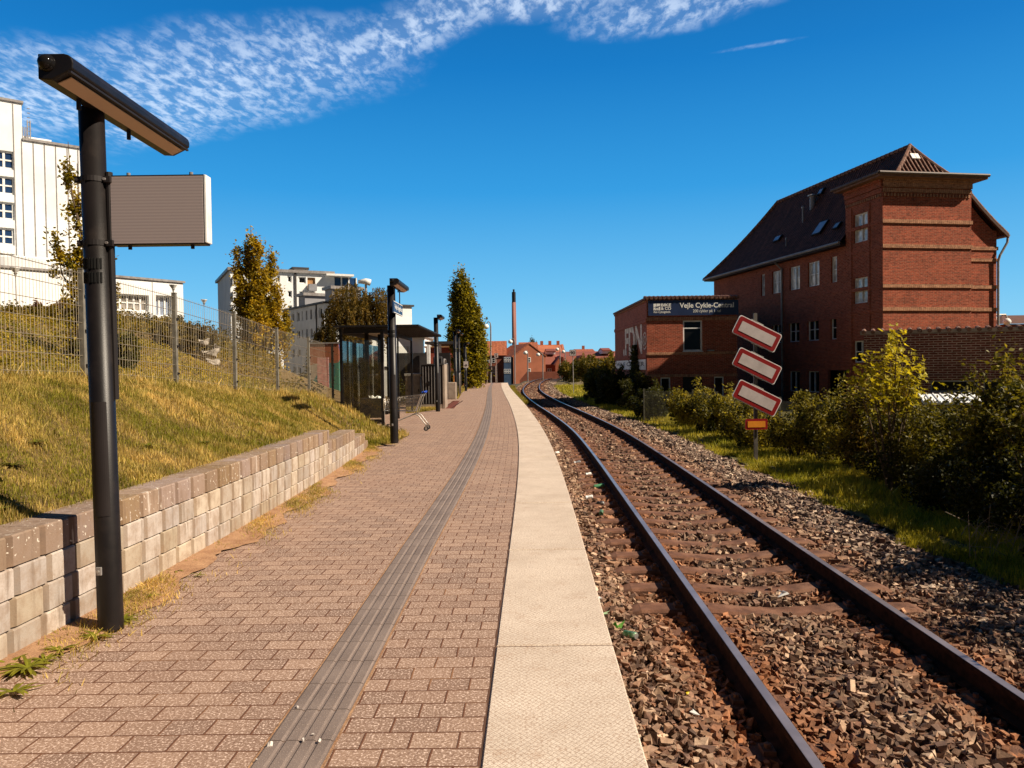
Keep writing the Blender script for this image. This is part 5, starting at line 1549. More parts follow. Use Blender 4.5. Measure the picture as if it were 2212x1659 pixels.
# gable end wall under the curved verge
RW = 2.45
zr = FF.hit(1961, 316)[1]
def slope_z(w):
    """roof height across the building on the right-hand side, bell-cast towards the eaves"""
    t = (w - RW) / (Wm + .32 - RW); t = max(0, t)
    return zr - (zr - eav) * (1.22 * t - .22 * t * t * t) if t <= 1 else eav
zr = FF.hit(1961, 316)[1] + .45
pts = [FG.P(0, eav + .2)]
gw = [TWd + (Wm - TWd) * k / 8 for k in range(9)]
poly = [Lp(gw[0], .30, eav + .2)] + [Lp(w, .30, max(slope_z(w) - .12, eav + .2)) for w in gw]
mb.poly([Lp(gw[0], .30, eav + .2), Lp(gw[-1], .30, eav + .2)] + [Lp(w, .30, max(slope_z(w) - .12, eav + .201)) for w in gw[::-1]])
mb.build('wall', M_['brick_main'], bm)
mb = MB(); mb.quad(FM.P(gate[0], GZ, -.5), FM.P(gate[1], GZ, -.5), FM.P(gate[1], 1.25, -.5), FM.P(gate[0], 1.25, -.5)); mb.build('door', M_['black2'], bm)
for i, w in enumerate(wA): FM.window(bm, w, .14, 1 if i in (0, 4) else 2, 2, .055, pane='panelit')
for i, w in enumerate(wB): FM.window(bm, w, .14, 1 if i == 3 else 2, 2, .05)
for w in wC: FM.window(bm, w, .14, 2, 1, .05)
for i, w in enumerate(win_t): FS.window(bm, w, .14, 2, 2, .055, pane='panelit' if i < 2 else 'pane')
# string courses: soldier brick bands with a drip shadow
for z in bands:
    FF.band(bm, -.03, TWd + .03, z - .085, z + .075, .06)
    FS.band(bm, 0, TD + .03, z - .085, z + .075, .03, 'brick_main')
for z in bands[1:]:
    FG.band(bm, .05, Wm - TWd + .05, z - .085, z + .075, .05)
FG.band(bm, .05, Wm - TWd + .05, bands[1] - .60, bands[1] - .46, .05)
for z in (bands[2] + .15, bands[3] - .1): FM.band(bm, 0, LEN - TD, z - .09, z + .09, .03, 'brick_main')
for z0, z1, o in ((zcor - .62, zcor - .44, .05), (zcor - .40, zcor - .18, .09), (zcor - .18, zcor - .05, .15)):
    FF.band(bm, -.0, TWd + .0, z0, z1, o); FS.band(bm, 0, TD + .0, z0, z1, o, 'brick_main')
mb = MB()
for k in range(int(TWd / .16)): FF.bar(mb, .05 + k * .16, .05 + k * .16 + .08, zcor - .80, zcor - .66, .002, .05)
for k in range(int(TD / .16)): FS.bar(mb, .05 + k * .16, .05 + k * .16 + .08, zcor - .80, zcor - .66, .002, .05)
mb.build('dentil', M_['brick_band'], bm)
# pilaster strips on the tower side
mb = MB()
for u in (win_t[0][0] - .22, win_t[0][1] + .08): FS.bar(mb, u, u + .12, GZ, zcor - .9, .002, .04)
mb.build('pilaster', M_['brick_main'], bm)
# tower cornice and hipped roof
ov = .50
mb = MB(); mb.obox(Lp(-ov, -ov, zcor - .05), tM * (TWd + ov + .42), uM * (TD + ov * 1.4), UP * .09)
cn = mb.build('cornice', M_['dull'] if False else simple('soffit', (.22, .11, .07), .8), bm)
mb = MB()
for a, b in ((Lp(-ov - .05, -ov - .05, zcor + .10), Lp(TWd + .44, -ov - .05, zcor + .10)), (Lp(-ov - .05, -ov - .05, zcor + .10), Lp(-ov - .05, TD + .3, zcor + .10))): mb.tube([a, b], .075, 8)
gut = mb.build('gutter', simple('dark_gutter', (.10, .065, .05), .6), bm)
zh = zcor + .13
AS = 1.5
apex = Lp(RW, AS, zr)
hx0, hx1, hy0 = .80, 3.78, .30
RM = M_['roof_main']
mb = MB()
# front hip of the tower
def flare(a, b, n=6, k=.16):
    """points from eaves a to apex b with a slight bell-cast"""
    out = []
    for i in range(n + 1):
        t = i / n; p = a.lerp(b, t); p = p - UP * (k * 4 * t * (1 - t) * .5 * (b.z - a.z) * .35); out.append(p)
    return out
L_ = flare(Lp(hx0, hy0, zh), apex); R_ = flare(Lp(hx1, hy0, zh), apex)
for i in range(6):
    if i < 5: mb.quad(L_[i], R_[i], R_[i + 1], L_[i + 1])
    else: mb.poly([L_[i], R_[i], apex])
# left slope of tower part down to its cornice
far_t = Lp(hx0, TD + .25, zh); ridge_t = Lp(RW, TD + .25, zr)
L2 = flare(far_t, ridge_t)
for i in range(6): mb.quad(L_[i + 1] , L_[i], L2[i], L2[i + 1])
R2 = flare(Lp(hx1, TD + .25, zh), ridge_t)
for i in range(6): mb.quad(R_[i], R_[i + 1], R2[i + 1], R2[i])
# main roof
EZ = eav + .05
rs_end = 13.6
def left_prof(): # w,z from eaves to ridge
    w0 = MAINO * .5 - .5; out = []
    for k in range(9):
        t = k / 8; z = EZ + (zr - EZ) * (.80 * t + .20 * t * t) ; out.append((w0 + (RW - w0) * t, z))
    return out
def right_prof():
    w0 = Wm + .40; out = []
    for k in range(9):
        t = k / 8; z = EZ + (zr - EZ) * (.72 * t + .28 * t * t); out.append((w0 + (RW - w0) * t, z))
    return out
lp, rp = left_prof(), right_prof()
S_far = LEN + .45
def s_end(k): return S_far + (rs_end - S_far) * (k / 8)
for k in range(8):
    s0_ = AS if lp[k][0] > -.2 else TD
    mb.quad(Lp(lp[k + 1][0], s0_, lp[k + 1][1]), Lp(lp[k][0], s0_, lp[k][1]), Lp(lp[k][0], s_end(k), lp[k][1]), Lp(lp[k + 1][0], s_end(k + 1), lp[k + 1][1]))
    s1_ = .1 if rp[k + 1][0] > TWd - .3 else AS
    mb.quad(Lp(rp[k][0], s1_, rp[k][1]), Lp(rp[k + 1][0], s1_, rp[k + 1][1]), Lp(rp[k + 1][0], s_end(k + 1), rp[k + 1][1]), Lp(rp[k][0], s_end(k), rp[k][1]))
    mb.quad(Lp(lp[k][0], s_end(k), lp[k][1]), Lp(rp[k][0], s_end(k), rp[k][1]), Lp(rp[k + 1][0], s_end(k + 1), rp[k + 1][1]), Lp(lp[k + 1][0], s_end(k + 1), lp[k + 1][1]))
roofo = mb.build('roof', RM, bm)
# ridge and hip tiles, verge
def cap_tiles(mb, pts, r=.11, step=.33):
    for a, b in zip(pts[:-1], pts[1:]):
        L = (b - a).length; n = max(1, int(L / step))
        for i in range(n):
            p, q = a.lerp(b, i / n), a.lerp(b, (i + 1.12) / n)
            mb.tube([p + UP * .01, q + UP * .05], [r, r * .8], 8)
mb = MB(); cap_tiles(mb, L_); cap_tiles(mb, R_); cap_tiles(mb, [apex, Lp(RW, rs_end, zr)])
cap_tiles(mb, [Lp(RW, rs_end, zr)] + [Lp(lp[k][0], s_end(k), lp[k][1]) for k in range(7, -1, -1)])
cap_tiles(mb, [Lp(rp[k][0], .12, rp[k][1]) for k in range(0, 9) if rp[k][0] > TWd - .1], .09)
mb.build('ridge_tile', M_['tile'], roofo)
mb = MB()   # tile rolls on the visible front hip
for k in range(1, 14):
    f = k / 14
    for i in range(6):
        a = L_[i].lerp(R_[i], f); b = (L_[i + 1].lerp(R_[i + 1], f))
        # keep rolls straight up the slope: clip against the hips
    u_ = hx0 + (hx1 - hx0) * f
    t_max = (u_ - hx0) / (RW - hx0) if u_ < RW else (hx1 - u_) / (hx1 - RW)
    pts = []
    n_ = 6
    for i in range(n_ + 1):
        t = t_max * i / n_
        c = Lp(u_, hy0 + (AS - hy0) * t, zh + (zr - zh) * t - .16 * 4 * t * (1 - t) * .5 * (zr - zh) * .35 + .02)
        pts.append(c)
    if t_max > .05:
        for i in range(n_):
            mb.tube([pts[i], pts[i + 1] + UP * .03], [.060, .045], 6)
mb.build('tile_roll', M_['tile'], roofo)
# gutters, downpipes, bargeboard
mb = MB(); mb.tube([Lp(lp[0][0] - .06, TD, EZ - .02), Lp(lp[0][0] - .06, S_far, EZ - .02)], .07, 8); mb.tube([Lp(rp[0][0] + .06, .1, EZ - .04), Lp(rp[0][0] + .06, 6, EZ - .04)], .07, 8)
mb.build('gutter', M_['grey'], bm)
mb = MB(); mb.obox(Lp(lp[0][0], TD, EZ - .14), tM * .65, uM * (S_far - TD), UP * .08); mb.build('soffit', M_['black2'], bm)
pu = FM.hit(*Z7(566, 900))[0]
mb = MB(); mb.tube([FM.P(pu - .1, EZ - .1, .45), FM.P(pu, EZ - .5, .08), FM.P(pu, -.6, .08)], .055, 8); mb.build('downpipe', M_['grey'], bm)
gu = FG.hit(*Z7(2022, 1000))[0]
mb = MB(); mb.tube([Lp(rp[0][0] + .02, .12, EZ - .1), Lp(rp[0][0] - .02, .1, EZ - .35), FG.P(gu + .05, EZ - .95, .16), FG.P(gu, EZ - 1.2, .12), FG.P(gu, -.6, .12)], .055, 8); mb.build('downpipe', M_['galv'], bm)
mb = MB()
for k in [k for k in range(7) if rp[k + 1][0] > TWd - .1]: mb.obox(Lp(rp[k][0], .02, rp[k][1] - .16), Lp(rp[k + 1][0], .02, rp[k + 1][1]) - Lp(rp[k][0], .02, rp[k][1]), uM * .1, UP * .14)
mb.build('verge_board', simple('verge_brown', (.09, .045, .03), .8), roofo)
# skylights and vents on the long slope (plane through eaves and ridge)
def slope_hit(px, py):
    best = None; d = ray(px, py)
    for k in range(8):
        a = Lp(lp[k][0], 3, lp[k][1]); b = Lp(lp[k + 1][0], 3, lp[k + 1][1]); n = (b - a).cross(uM).normalized()
        q = CAMP + d * ((a - CAMP).dot(n) / d.dot(n)); f = (q - a).dot(b - a) / (b - a).length_squared
        if -.001 <= f <= 1.001: best = (q, (b - a).normalized(), n if n.x < 0 else -n)
    return best
for (x0, y0, x1, y1) in ((760, 682, 905, 555), (903, 640, 955, 585), (497, 725, 572, 665), (800, 405, 838, 376)):
    pa = slope_hit(*Z7(x0 + 6, y0 - 4)); pb = slope_hit(*Z7(x1 - 4, y1 + 4))
    if not pa or not pb: continue
    a, up, n = pa; dvec = pb[0] - a; du = abs(dvec.dot(uM)); dv = abs(dvec.dot(up))
    du = max(min(du, .8), .45); 
    o_ = a + n * .02
    mb = MB(); sgn = -1
    mb.obox(o_, uM * (sgn * du), up * max(dv, .4), n * .09); fr_ = mb.build('skylight', M_['black2'], roofo)
    mb = MB(); mb.obox(o_ + n * .09 + uM * (sgn * .06) + up * .06, uM * (sgn * (du - .12)), up * (max(dv, .4) - .12), n * .01); mb.build('pane', simple('sky_pane', (.25, .27, .33), .05, 0, .1, 2, spec=1.0), fr_)
for (x, y, h_, r_) in ((703, 575, .75, .05), (768, 470, .55, .16), (588, 740, .35, .03)):
    q = slope_hit(*Z7(x, y))[0]
    v_ = MB().tube([q - UP * .2, q + UP * h_], r_, 10).build('roof_vent', M_['grey'], roofo)
    MB().lathe(q + UP * h_, [(r_ * 1.7, 0), (r_ * 1.7, .05), (.01, .14)], 10).build('cowl', M_['galv'], v_)
# roof hatch on the tower hip
hc = None
f_ = .52
nrm = (R_[3] - L_[3]).cross(apex - L_[2]).normalized()
q = A(1974.5, 341, (L_[4].y + R_[4].y) / 2)
n_h = (Lp(hx1, hy0, zh) - Lp(hx0, hy0, zh)).cross(apex - Lp(hx0, hy0, zh)).normalized()
if n_h.y > 0: n_h = -n_h
d_ = ray(1974.5, 341); L4 = L_[4]
q = CAMP + d_ * ((L4 - CAMP).dot(n_h) / d_.dot(n_h))
upv = n_h.cross(tM); upv = upv if upv.z > 0 else -upv
mb = MB(); mb.obox(q - tM * .2 - upv * .15 + n_h * .05, tM * .40, upv * .33, n_h * .06); ht = mb.build('roof_hatch', M_['whitep'], roofo)
mb = MB(); mb.obox(q - tM * .01 - upv * .15 + n_h * .112, tM * .02, upv * .33, n_h * .004); mb.build('seam', M_['grey'], ht)

# ---------------------------------------------------------------- bicycle shop
aS = R(.6); YS = 39.5
S0_ = A(1397, 700, YS); S0_.z = 0
tS = Vector((math.cos(aS), math.sin(aS), 0)); uS = Vector((-math.sin(aS), math.cos(aS), 0))
SF = Fac(S0_, tS); SWd = SF.hit(1592, 700)[0]
side_len = 11.3
SS = Fac(S0_ + uS * side_len, -uS)
ztop = SF.hit(1400, 647)[1]
shop = thing('bicycle_shop', 'low two-storey brick bicycle shop with a long blue sign board under the eaves', 'shop', (S0_.x, S0_.y, GZ))
wm_ = SF.rect(Z6, 890, 488, 1100, 816)
wl_ = [SF.rect(Z6, 650, 1100, 757, 1290), SF.rect(Z6, 1225, 1092, 1331, 1310)]
dr_ = SF.rect(Z6, 890, 1090, 1100, 1420)
wl_ = [(a, b, -.45, d) for a, b, c, d in wl_]; dr_ = (dr_[0], dr_[1], GZ, dr_[3])
mb = MB(); SF.wall(mb, 0, SWd, GZ, ztop, [wm_, dr_] + wl_, .12); SS.wall(mb, 0, side_len, GZ, ztop)
Fac(S0_ + tS * SWd, uS).wall(mb, 0, side_len, GZ, ztop); Fac(S0_ + tS * SWd + uS * side_len, -tS).wall(mb, 0, SWd, GZ, ztop)
mb.build('wall', M_['brick_shop'], shop)
SF.window(shop, wm_, .10, 1, 1, .075, zs=[.75], sill=True)
for w in wl_: SF.window(shop, w, .10, 1, 1, .06)
mb = MB(); mb.quad(SF.P(dr_[0], GZ, -.12), SF.P(dr_[1], GZ, -.12), SF.P(dr_[1], dr_[3], -.12), SF.P(dr_[0], dr_[3], -.12)); mb.build('door', M_['black2'], shop)
MB().quad
mb = MB(); mb.obox(S0_ + UP * (ztop) - tS * .1 - uS * .12, tS * (SWd + .2), uS * (side_len + .2), UP * .10); mb.build('roof', M_['tile'], shop)
for y0_, y1_ in ((455, 490), (828, 858), (1066, 1098)):
    z0, z1 = SF.hit(*Z6(700, y1_))[1], SF.hit(*Z6(700, y0_))[1]; SF.band(shop, -.02, SWd, z0, z1, .05, 'brick_band')
for y0_, y1_ in ((480, 500), (865, 880)):
    z0, z1 = SF.hit(*Z6(515, y1_))[1], SF.hit(*Z6(515, y0_))[1]; SS.band(shop, 0, side_len, z0 - .05, z1 + .05, .05, 'brick_shop')
mb = MB(); n_ = int(SWd / .215)
for k in range(n_ + 1):
    c_ = S0_ + tS * (k * SWd / n_); mb.tube([c_ - uS * .22 + UP * (ztop + .06), c_ + uS * .5 + UP * (ztop + .15)], .085, 8)
mb.build('roof_tile', M_['tile'], shop)
mb = MB()
for k in range(int(SWd / .12)): SF.bar(mb, .03 + k * .12, .09 + k * .12, ztop - .17, ztop - .02, .002, .09)
for k in range(int(side_len / .24)): SS.bar(mb, .03 + k * .24, .12 + k * .24, ztop - .12, ztop - .02, .002, .06)
mb.build('dentil', M_['brick_band'], shop)
# sign board
sg_ = SF.rect(Z6, 512, 279, 1479, 428)
mb = MB(); SF.bar(mb, sg_[0] + .0, sg_[1], sg_[2], sg_[3], .10, .14); sb = mb.build('sign_board', M_['navy'], shop)
def sw(txt, x0, y0, x1, y1, name='lettering', mat='letter', offset=.0, fac=SF, par=None, sh=0.0, Zf=Z6, off=.145, wob=0.0):
    r = fac.rect(Zf, x0, y0, x1, y1); c_ = fac.P((r[0] + r[1]) / 2, (r[2] + r[3]) / 2, off)
    return writing(txt, name, par or sb, c_, fac.ex, r[1] - r[0], r[3] - r[2], M_[mat], .003, offset, shear=sh, wob=wob)
sw('Vejle Cykle-Central', 848, 301, 1428, 366, offset=.018); sw('200 cykler på 1. sal', 990, 372, 1288, 410)
sw('BIKE', 648, 310, 757, 340, offset=.03); sw('& CO', 648, 346, 757, 377, offset=.025); sw('Ren Cykelglæde.', 570, 388, 753, 416, sh=.2, offset=.01)
r_ = SF.rect(Z6, 568, 311, 641, 381)
mb = MB(); a_, b_, c_, d_ = r_; wd, hh = b_ - a_, d_ - c_
def fq(u0, v0, u1, v1, u2, v2, u3, v3, o=.146): mb.quad(*[SF.P(a_ + wd * u, c_ + hh * v, o) for u, v in ((u0, v0), (u1, v1), (u2, v2), (u3, v3))])
fq(0, .42, .42, .60, .40, 1, 0, 1); fq(0, 0, .12, 0, .30, .48, 0, .36); fq(.18, 0, .46, 0, .46, .32, .36, .42); fq(.46, .56, 1, .68, 1, 1, .46, 1); fq(.54, 0, .78, 0, .72, .34, .56, .40); fq(.84, 0, 1, 0, 1, .58, .76, .46)
mb.build('emblem', M_['letter'], sb)
# painted lettering and white sign on the side wall
sw('.FDN', 250, 578, 455, 850, 'painted_letters', 'dull', .035, SS, shop, Zf=Z6, off=.012, wob=.02); sw('@', 458, 620, 503, 800, 'painted_letters', 'dull', .0, SS, shop, off=.012, wob=.03)
r_ = SS.rect(Z6, 174, 935, 499, 1022); a0, b0 = SS.hit(*Z6(174, 980))[0], SS.hit(*Z6(499, 960))[0]
zs0, zs1 = SS.hit(*Z6(499, 1018))[1], SS.hit(*Z6(499, 905))[1]
mb = MB(); SS.bar(mb, a0, b0, zs0, zs1, .01, .05); ws = mb.build('white_sign', M_['whitep'], shop)
writing('VEJLE CYKLER', 'lettering', ws, SS.P((a0 + b0) / 2, (zs0 + zs1) / 2, .054), SS.ex, (b0 - a0) * .94, (zs1 - zs0) * .55, M_['black2'], .003, .01)
# wall lamp
lq = SF.hit(*Z6(1178, 812)); mb = MB(); SF.bar(mb, lq[0] - .16, lq[0] + .16, lq[1] - .03, lq[1] + .03, .0, .3); mb.build('wall_lamp', M_['grey'], shop)

# ---------------------------------------------------------------- brick shed with tiled wall top, right
sh1, sh2 = A(1866, 716, 22.4), A(2240, 702, 20.6)
exB = Vector((sh2.x - sh1.x, sh2.y - sh1.y, 0)).normalized()
SB = Fac((sh1.x, sh1.y), exB); Lb = 12.0
zts = SB.hit(1900, 722)[1]; zbs = SB.hit(2004, 819)[1]
shd = thing('brick_shed', 'dark brick outbuilding with a wavy tiled wall top and a strip of windows', 'building', (sh1.x, sh1.y, GZ))
wst = (SB.hit(2010, 830)[0], SB.hit(2115, 830)[0]); wst2 = (SB.hit(2122, 830)[0], Lb - 1)
zw0 = SB.hit(2060, 848)[1]
mb = MB(); SB.wall(mb, 0, Lb, GZ, zts, [(wst[0], wst[1], zw0, zbs - .03), (wst[1] + .1, wst2[1], zw0, zbs - .03)], .15)
Fac(SB.P(0, 0) + SB.n * -4, SB.n).wall(mb, 0, 4, GZ, zts)
mb.build('wall', M_['brick_shed'], shd)
SB.window(shd, (wst[0], wst[1], zw0, zbs - .03), .12, 1, 1, .05, 'grey', 'pane'); SB.window(shd, (wst[1] + .1, wst2[1], zw0, zbs - .03), .12, 3, 1, .05, 'grey', 'pane')
mb = MB(); SB.bar(mb, -.1, Lb, zts, zts + .10, -.4, .05); mb.build('coping', M_['concrete'], shd)
mb = MB()
for k in range(int(Lb / .24)): mb.tube([SB.P(k * .24, zts + .065, .10), SB.P(k * .24, zts + .13, -.4)], .062, 8)
mb.build('coping_tile', M_['tile'], shd)
SB.band(shd, 0, Lb, zts - .24, zts - .02, .03, 'brick_shed', 'soldier_course'); SB.band(shd, 0, Lb, zbs - .02, zbs + .12, .03, 'brick_shed', 'lintel')
# pale sheet-metal canopy roof below the windows
q1, q2 = A(1995, 866, 18.0), A(2250, 858, 17.0)
cn_ = thing('white_canopy_roof', 'low white sheet-metal roof shining in the sun below the shed windows', 'canopy', (q1.x, q1.y, q1.z))
mb = MB(); e2 = (q2 - q1); e2.z = 0; mb.obox((q1.x, q1.y, q1.z - .08), e2, SB.n * -2.6 + UP * .10, UP * .05); mb.build('roof_sheet', M_['white'], cn_)
mb = MB()
for k in range(14): mb.obox(Vector((q1.x, q1.y, q1.z - .028)) + e2 * (k / 14), e2.normalized() * .03, SB.n * -2.6 + UP * .10, UP * .025)
mb.build('seam', M_['whitep'], cn_)
for f in (.05, .5, .95): q = Vector((q1.x, q1.y, 0)) + e2 * f; MB().tube([(q.x, q.y + .1, -.7), (q.x, q.y + .1, q1.z - .07)], .04, 8).build('post', M_['grey'], cn_)
# little roof with globe lamps at the far right
q = A(2190, 700, 46); t = thing('red_roofed_house', 'house with a red tiled roof peeping over the wall at the far right', 'house', (q.x + 3, 46, GZ))
MB().obox((q.x - .6, 46, GZ), (8, 0, 0), (0, 6, 0), (0, 0, q.z - GZ - .0)).build('wall', M_['brick_far2'], t)
zz = q.z; mb = MB(); mb.add([(q.x - .9, 45.6, zz), (q.x + 8, 45.6, zz), (q.x + 8, 49, zz + .7), (q.x + 1.2, 49, zz + .7), (q.x - .9, 52, zz)], [(0, 1, 2, 3), (0, 3, 4)]); mb.build('roof', simple('old_roof', (.13, .06, .04), .85), t)
q = A(2178, 692, 40); t = thing('street_lamp', 'double globe lamp on a curved bracket at the far right edge', 'street lamp', (q.x, 40, GZ))
MB().tube([(q.x, 40, GZ), (q.x, 40, q.z + .0), (q.x - .15, 40, q.z + .3), (q.x - .7, 40, q.z + .3), (q.x - .8, 40, q.z + .1)], .05, 8).build('pole', M_['galv'], t)
for dx, dz2 in ((-.8, -.12), (-.1, -.25)): MB().lathe((q.x + dx, 39.95, q.z + dz2), [(.02, 0), (.17, .08), (.2, .2), (.12, .33), (.02, .36)], 12).build('globe', M_['whitep'], t, smooth=True)

# ---------------------------------------------------------------- white apartment block (upper) and grey block (lower)
def block_between(name, label, pxl, pyl, YL, pxr, pyr, YR, D, zb, wallm):
    a, b = A(pxl, pyl, YL), A(pxr, pyr, YR); ex = Vector((b.x - a.x, b.y - a.y, 0)); L = ex.length
    f = Fac((a.x, a.y), ex.normalized()); zt = (a.z + b.z) / 2
    t = thing(name, label, 'building', (a.x, a.y, zb)); return t, f, L, zt
ta, FA, LA, zA = block_between('apartment_block', 'white apartment block with balconies high on the hill behind the yellow-green tree', 497, 582, 92, 722, 593.5, 97.5, 14, -1, None)
zA = FA.hit(600, 588)[1]
wins = [(557, 545, 585, 600), (647, 546, 685, 604), (650, 676, 688, 735), (655, 802, 690, 845), (743, 555, 808, 614), (750, 681, 810, 709), (330, 540, 360, 600), (330, 670, 360, 730), (420, 545, 450, 600), (420, 672, 450, 730), (420, 800, 450, 850)]
hs_ = [FA.rect(Z3, *w) for w in wins]; bal = [FA.rect(Z3, 820, 560, 890, 676), FA.rect(Z3, 825, 690, 894, 795)]
mb = MB(); DA = 15
FA.wall(mb, 0, LA, -1, zA, hs_ + bal, .25)
for h in bal: mb.quad(FA.P(h[0], h[2], -.25), FA.P(h[1], h[2], -.25), FA.P(h[1], h[3], -.25), FA.P(h[0], h[3], -.25))
LFA = Fac(FA.P(0, 0) - FA.n * DA, FA.n); lw = [LFA.rect(Z3, 148, 565, 163, 625), LFA.rect(Z3, 150, 690, 166, 755), LFA.rect(Z3, 152, 815, 168, 875)]
LFA.wall(mb, 0, DA, -1, zA, lw, .2); Fac(FA.P(LA, 0), -FA.n).wall(mb, 0, DA, -1, zA)
mb.build('wall', M_['white'], ta)
for h in hs_: FA.window(ta, h, .2, 1 if h[1] - h[0] < 2.6 else 2, 1, .12)
for h in lw: LFA.window(ta, h, .2, 1, 1, .1)
for h in bal:
    mb = MB(); mb.quad(FA.P(h[0], h[2], -.24), FA.P(h[1], h[2], -.24), FA.P(h[1], h[3], -.24), FA.P(h[0], h[3], -.24)); bb = mb.build('balcony', M_['brownp'], ta)
    mb = MB(); FA.bar(mb, h[0], h[1], h[2] - .1, h[2] + (h[3] - h[2]) * .45, .1, .9); mb.build('balustrade', M_['shutter'], bb)
mb = MB(); mb.obox(FA.P(-.3, zA, .3), FA.ex * (LA + .3), FA.n * -(DA + .6), UP * .35); mb.build('roof', M_['grey'], ta)
h = FA.rect(Z3, 715, 485, 833, 528); mb = MB(); FA.bar(mb, h[0], h[1], zA + .36, h[3], -4, -.5); pb = mb.build('stair_house', M_['white'], ta)
mb = MB(); FA.bar(mb, h[0] - .3, h[1] + .1, h[3], h[3] + .25, -4.2, -.3); mb.build('roof', M_['darkgrey'], pb)
mb = MB(); u_ = FA.hit(*Z3(716, 600))[0]; FA.bar(mb, u_ - .12, u_ + .12, -1, zA, .01, .15); mb.build('downpipe', M_['darkgrey'], ta)
# glazed penthouse with overhanging canopy at the right end
u1 = LA; e_ = FA.hit(*Z3(1205, 540))[0]
mb = MB(); FA.bar(mb, u1 - 1.2, e_, zA - .25, zA + .0, -8, 1.0); mb.build('canopy', M_['whitep'], ta)
mb = MB(); FA.bar(mb, u1 + .02, u1 + 3.2, -1, zA - 4.3, -8, -.4); mb.build('terrace', M_['white'], ta)
mb = MB(); FA.bar(mb, u1 + .02, u1 + 3.0, zA - 4.3, zA - .25, -7, -.7); gl = mb.build('glazing', M_['bluepane'], ta)
mb = MB()
for f in (0, .33, .66, 1): FA.bar(mb, u1 + .02 + f * 2.9, u1 + .16 + f * 2.9, zA - 4.3, zA - .25, -.69, -.55)
for z_ in (zA - 1.6, zA - 3): FA.bar(mb, u1 + .02, u1 + 3.0, z_, z_ + .15, -.69, -.56)
mb.build('window_frame', M_['whitep'], gl)

tb, FB, LB, zB = block_between('grey_block', 'white three-storey block, its front coloured in grey shade, with rows of narrow windows stepping down beside the weeping tree', 611, 674, 88, 699.5, 655.5, 78, 9, -1, None)
rowsB = [[(655, 878, 665, 960), (685, 872, 707, 952), (727, 864, 752, 945), (771, 856, 780, 936), (805, 848, 820, 928), (843, 840, 861, 922), (884, 832, 893, 915), (918, 826, 948, 910)],
         [(655, 1035, 665, 1110), (687, 1030, 708, 1100), (733, 1020, 758, 1092), (774, 1015, 783, 1086), (808, 1008, 824, 1085), (848, 1003, 865, 1080), (889, 998, 898, 1076), (921, 992, 952, 1075)],
         [(690, 1185, 710, 1250), (736, 1180, 760, 1246), (812, 1176, 828, 1240), (851, 1172, 868, 1240), (924, 1165, 954, 1238)],
         [(700, 1335, 720, 1400), (740, 1335, 764, 1400), (815, 1335, 831, 1400), (853, 1335, 870, 1400)]]
hb_ = []
for row in rowsB:
    rr = [FB.rect(Z3, *w) for w in row]; zt_m = sum(FB.hit(*Z3(w[0], w[1]))[1] for w in row) / len(row); zb_m = sum(FB.hit(*Z3(w[0], w[3]))[1] for w in row) / len(row)
    hb_ += [(r[0], r[1], zb_m, zt_m) for r in rr]
zB = (FB.hit(640, 667)[1] + FB.hit(690, 657)[1]) / 2
mb = MB(); FB.wall(mb, 0, LB, -1, zB, hb_, .2); mb.build('wall', M_['greyshade'], tb)  # front greyer than the white ends, its shade put into the colour
mb = MB(); RB = Fac(FB.P(LB, 0), -FB.n); RB.wall(mb, 0, 10, -1, zB); Fac(FB.P(0, 0) - FB.n * 10, FB.n).wall(mb, 0, 10, -1, zB); mb.build('end_wall', M_['white'], tb)
for h in hb_:
    nar = (h[1] - h[0]) < .75
    FB.window(tb, h, .16, 1, 1, .08, 'whitep' if not nar else 'shutter', 'pane' if not nar else 'shutter')
mb = MB(); mb.obox(FB.P(-.2, zB, .2), FB.ex * (LB + .4), FB.n * -10.4, UP * .2); mb.build('roof', M_['darkgrey'], tb)
for (x0, y0, x1, y1) in ((706, 728, 822, 836), (932, 672, 1045, 785)):
    r = FB.rect(Z3, x0, y0, x1, y1); r = (r[0], r[0] + 1.9, zB + .2, r[3])
    mb = MB(); FB.bar(mb, r[0], r[1], r[2], r[3], -3.6, -.5); rb = mb.build('roof_house', M_['shutter'], tb)
    mb = MB(); FB.bar(mb, r[0] - .25, r[1] + .25, r[3], r[3] + .3, -3.85, -.25); mb.build('roof', M_['grey'], rb)
mb = MB(); u_ = FB.hit(*Z3(902, 900))[0]; FB.bar(mb, u_ - .05, u_ + .05, -1, zB, .01, .12); mb.build('downpipe', M_['darkgrey'], tb)

# white house behind the shelter roof
a, b = A(868, 800, 70), A(917, 728, 70)
t = thing('white_house', 'plain white building behind the shelter roof', 'building', (a.x, 70, -.5))
fw = Fac((a.x, 70), (.92, .39, 0)); h = (fw.hit(879, 752)[0], fw.hit(882, 752)[0], fw.hit(879, 762)[1], fw.hit(879, 750)[1])
mb = MB(); fw.wall(mb, -4, b.x - a.x, -.5, b.z, [h], .2); Fac((b.x, 70), (0, 1, 0)).wall(mb, 0, 8, -.5, b.z); mb.build('wall', M_['white'], t); fw.window(t, h, .15, 1, 1, .1)
MB().obox((a.x - 4.2, 69.8, b.z), (b.x - a.x + 4.4, 0, 0), (0, 8.4, 0), (0, 0, .2)).build('roof', M_['grey'], t)
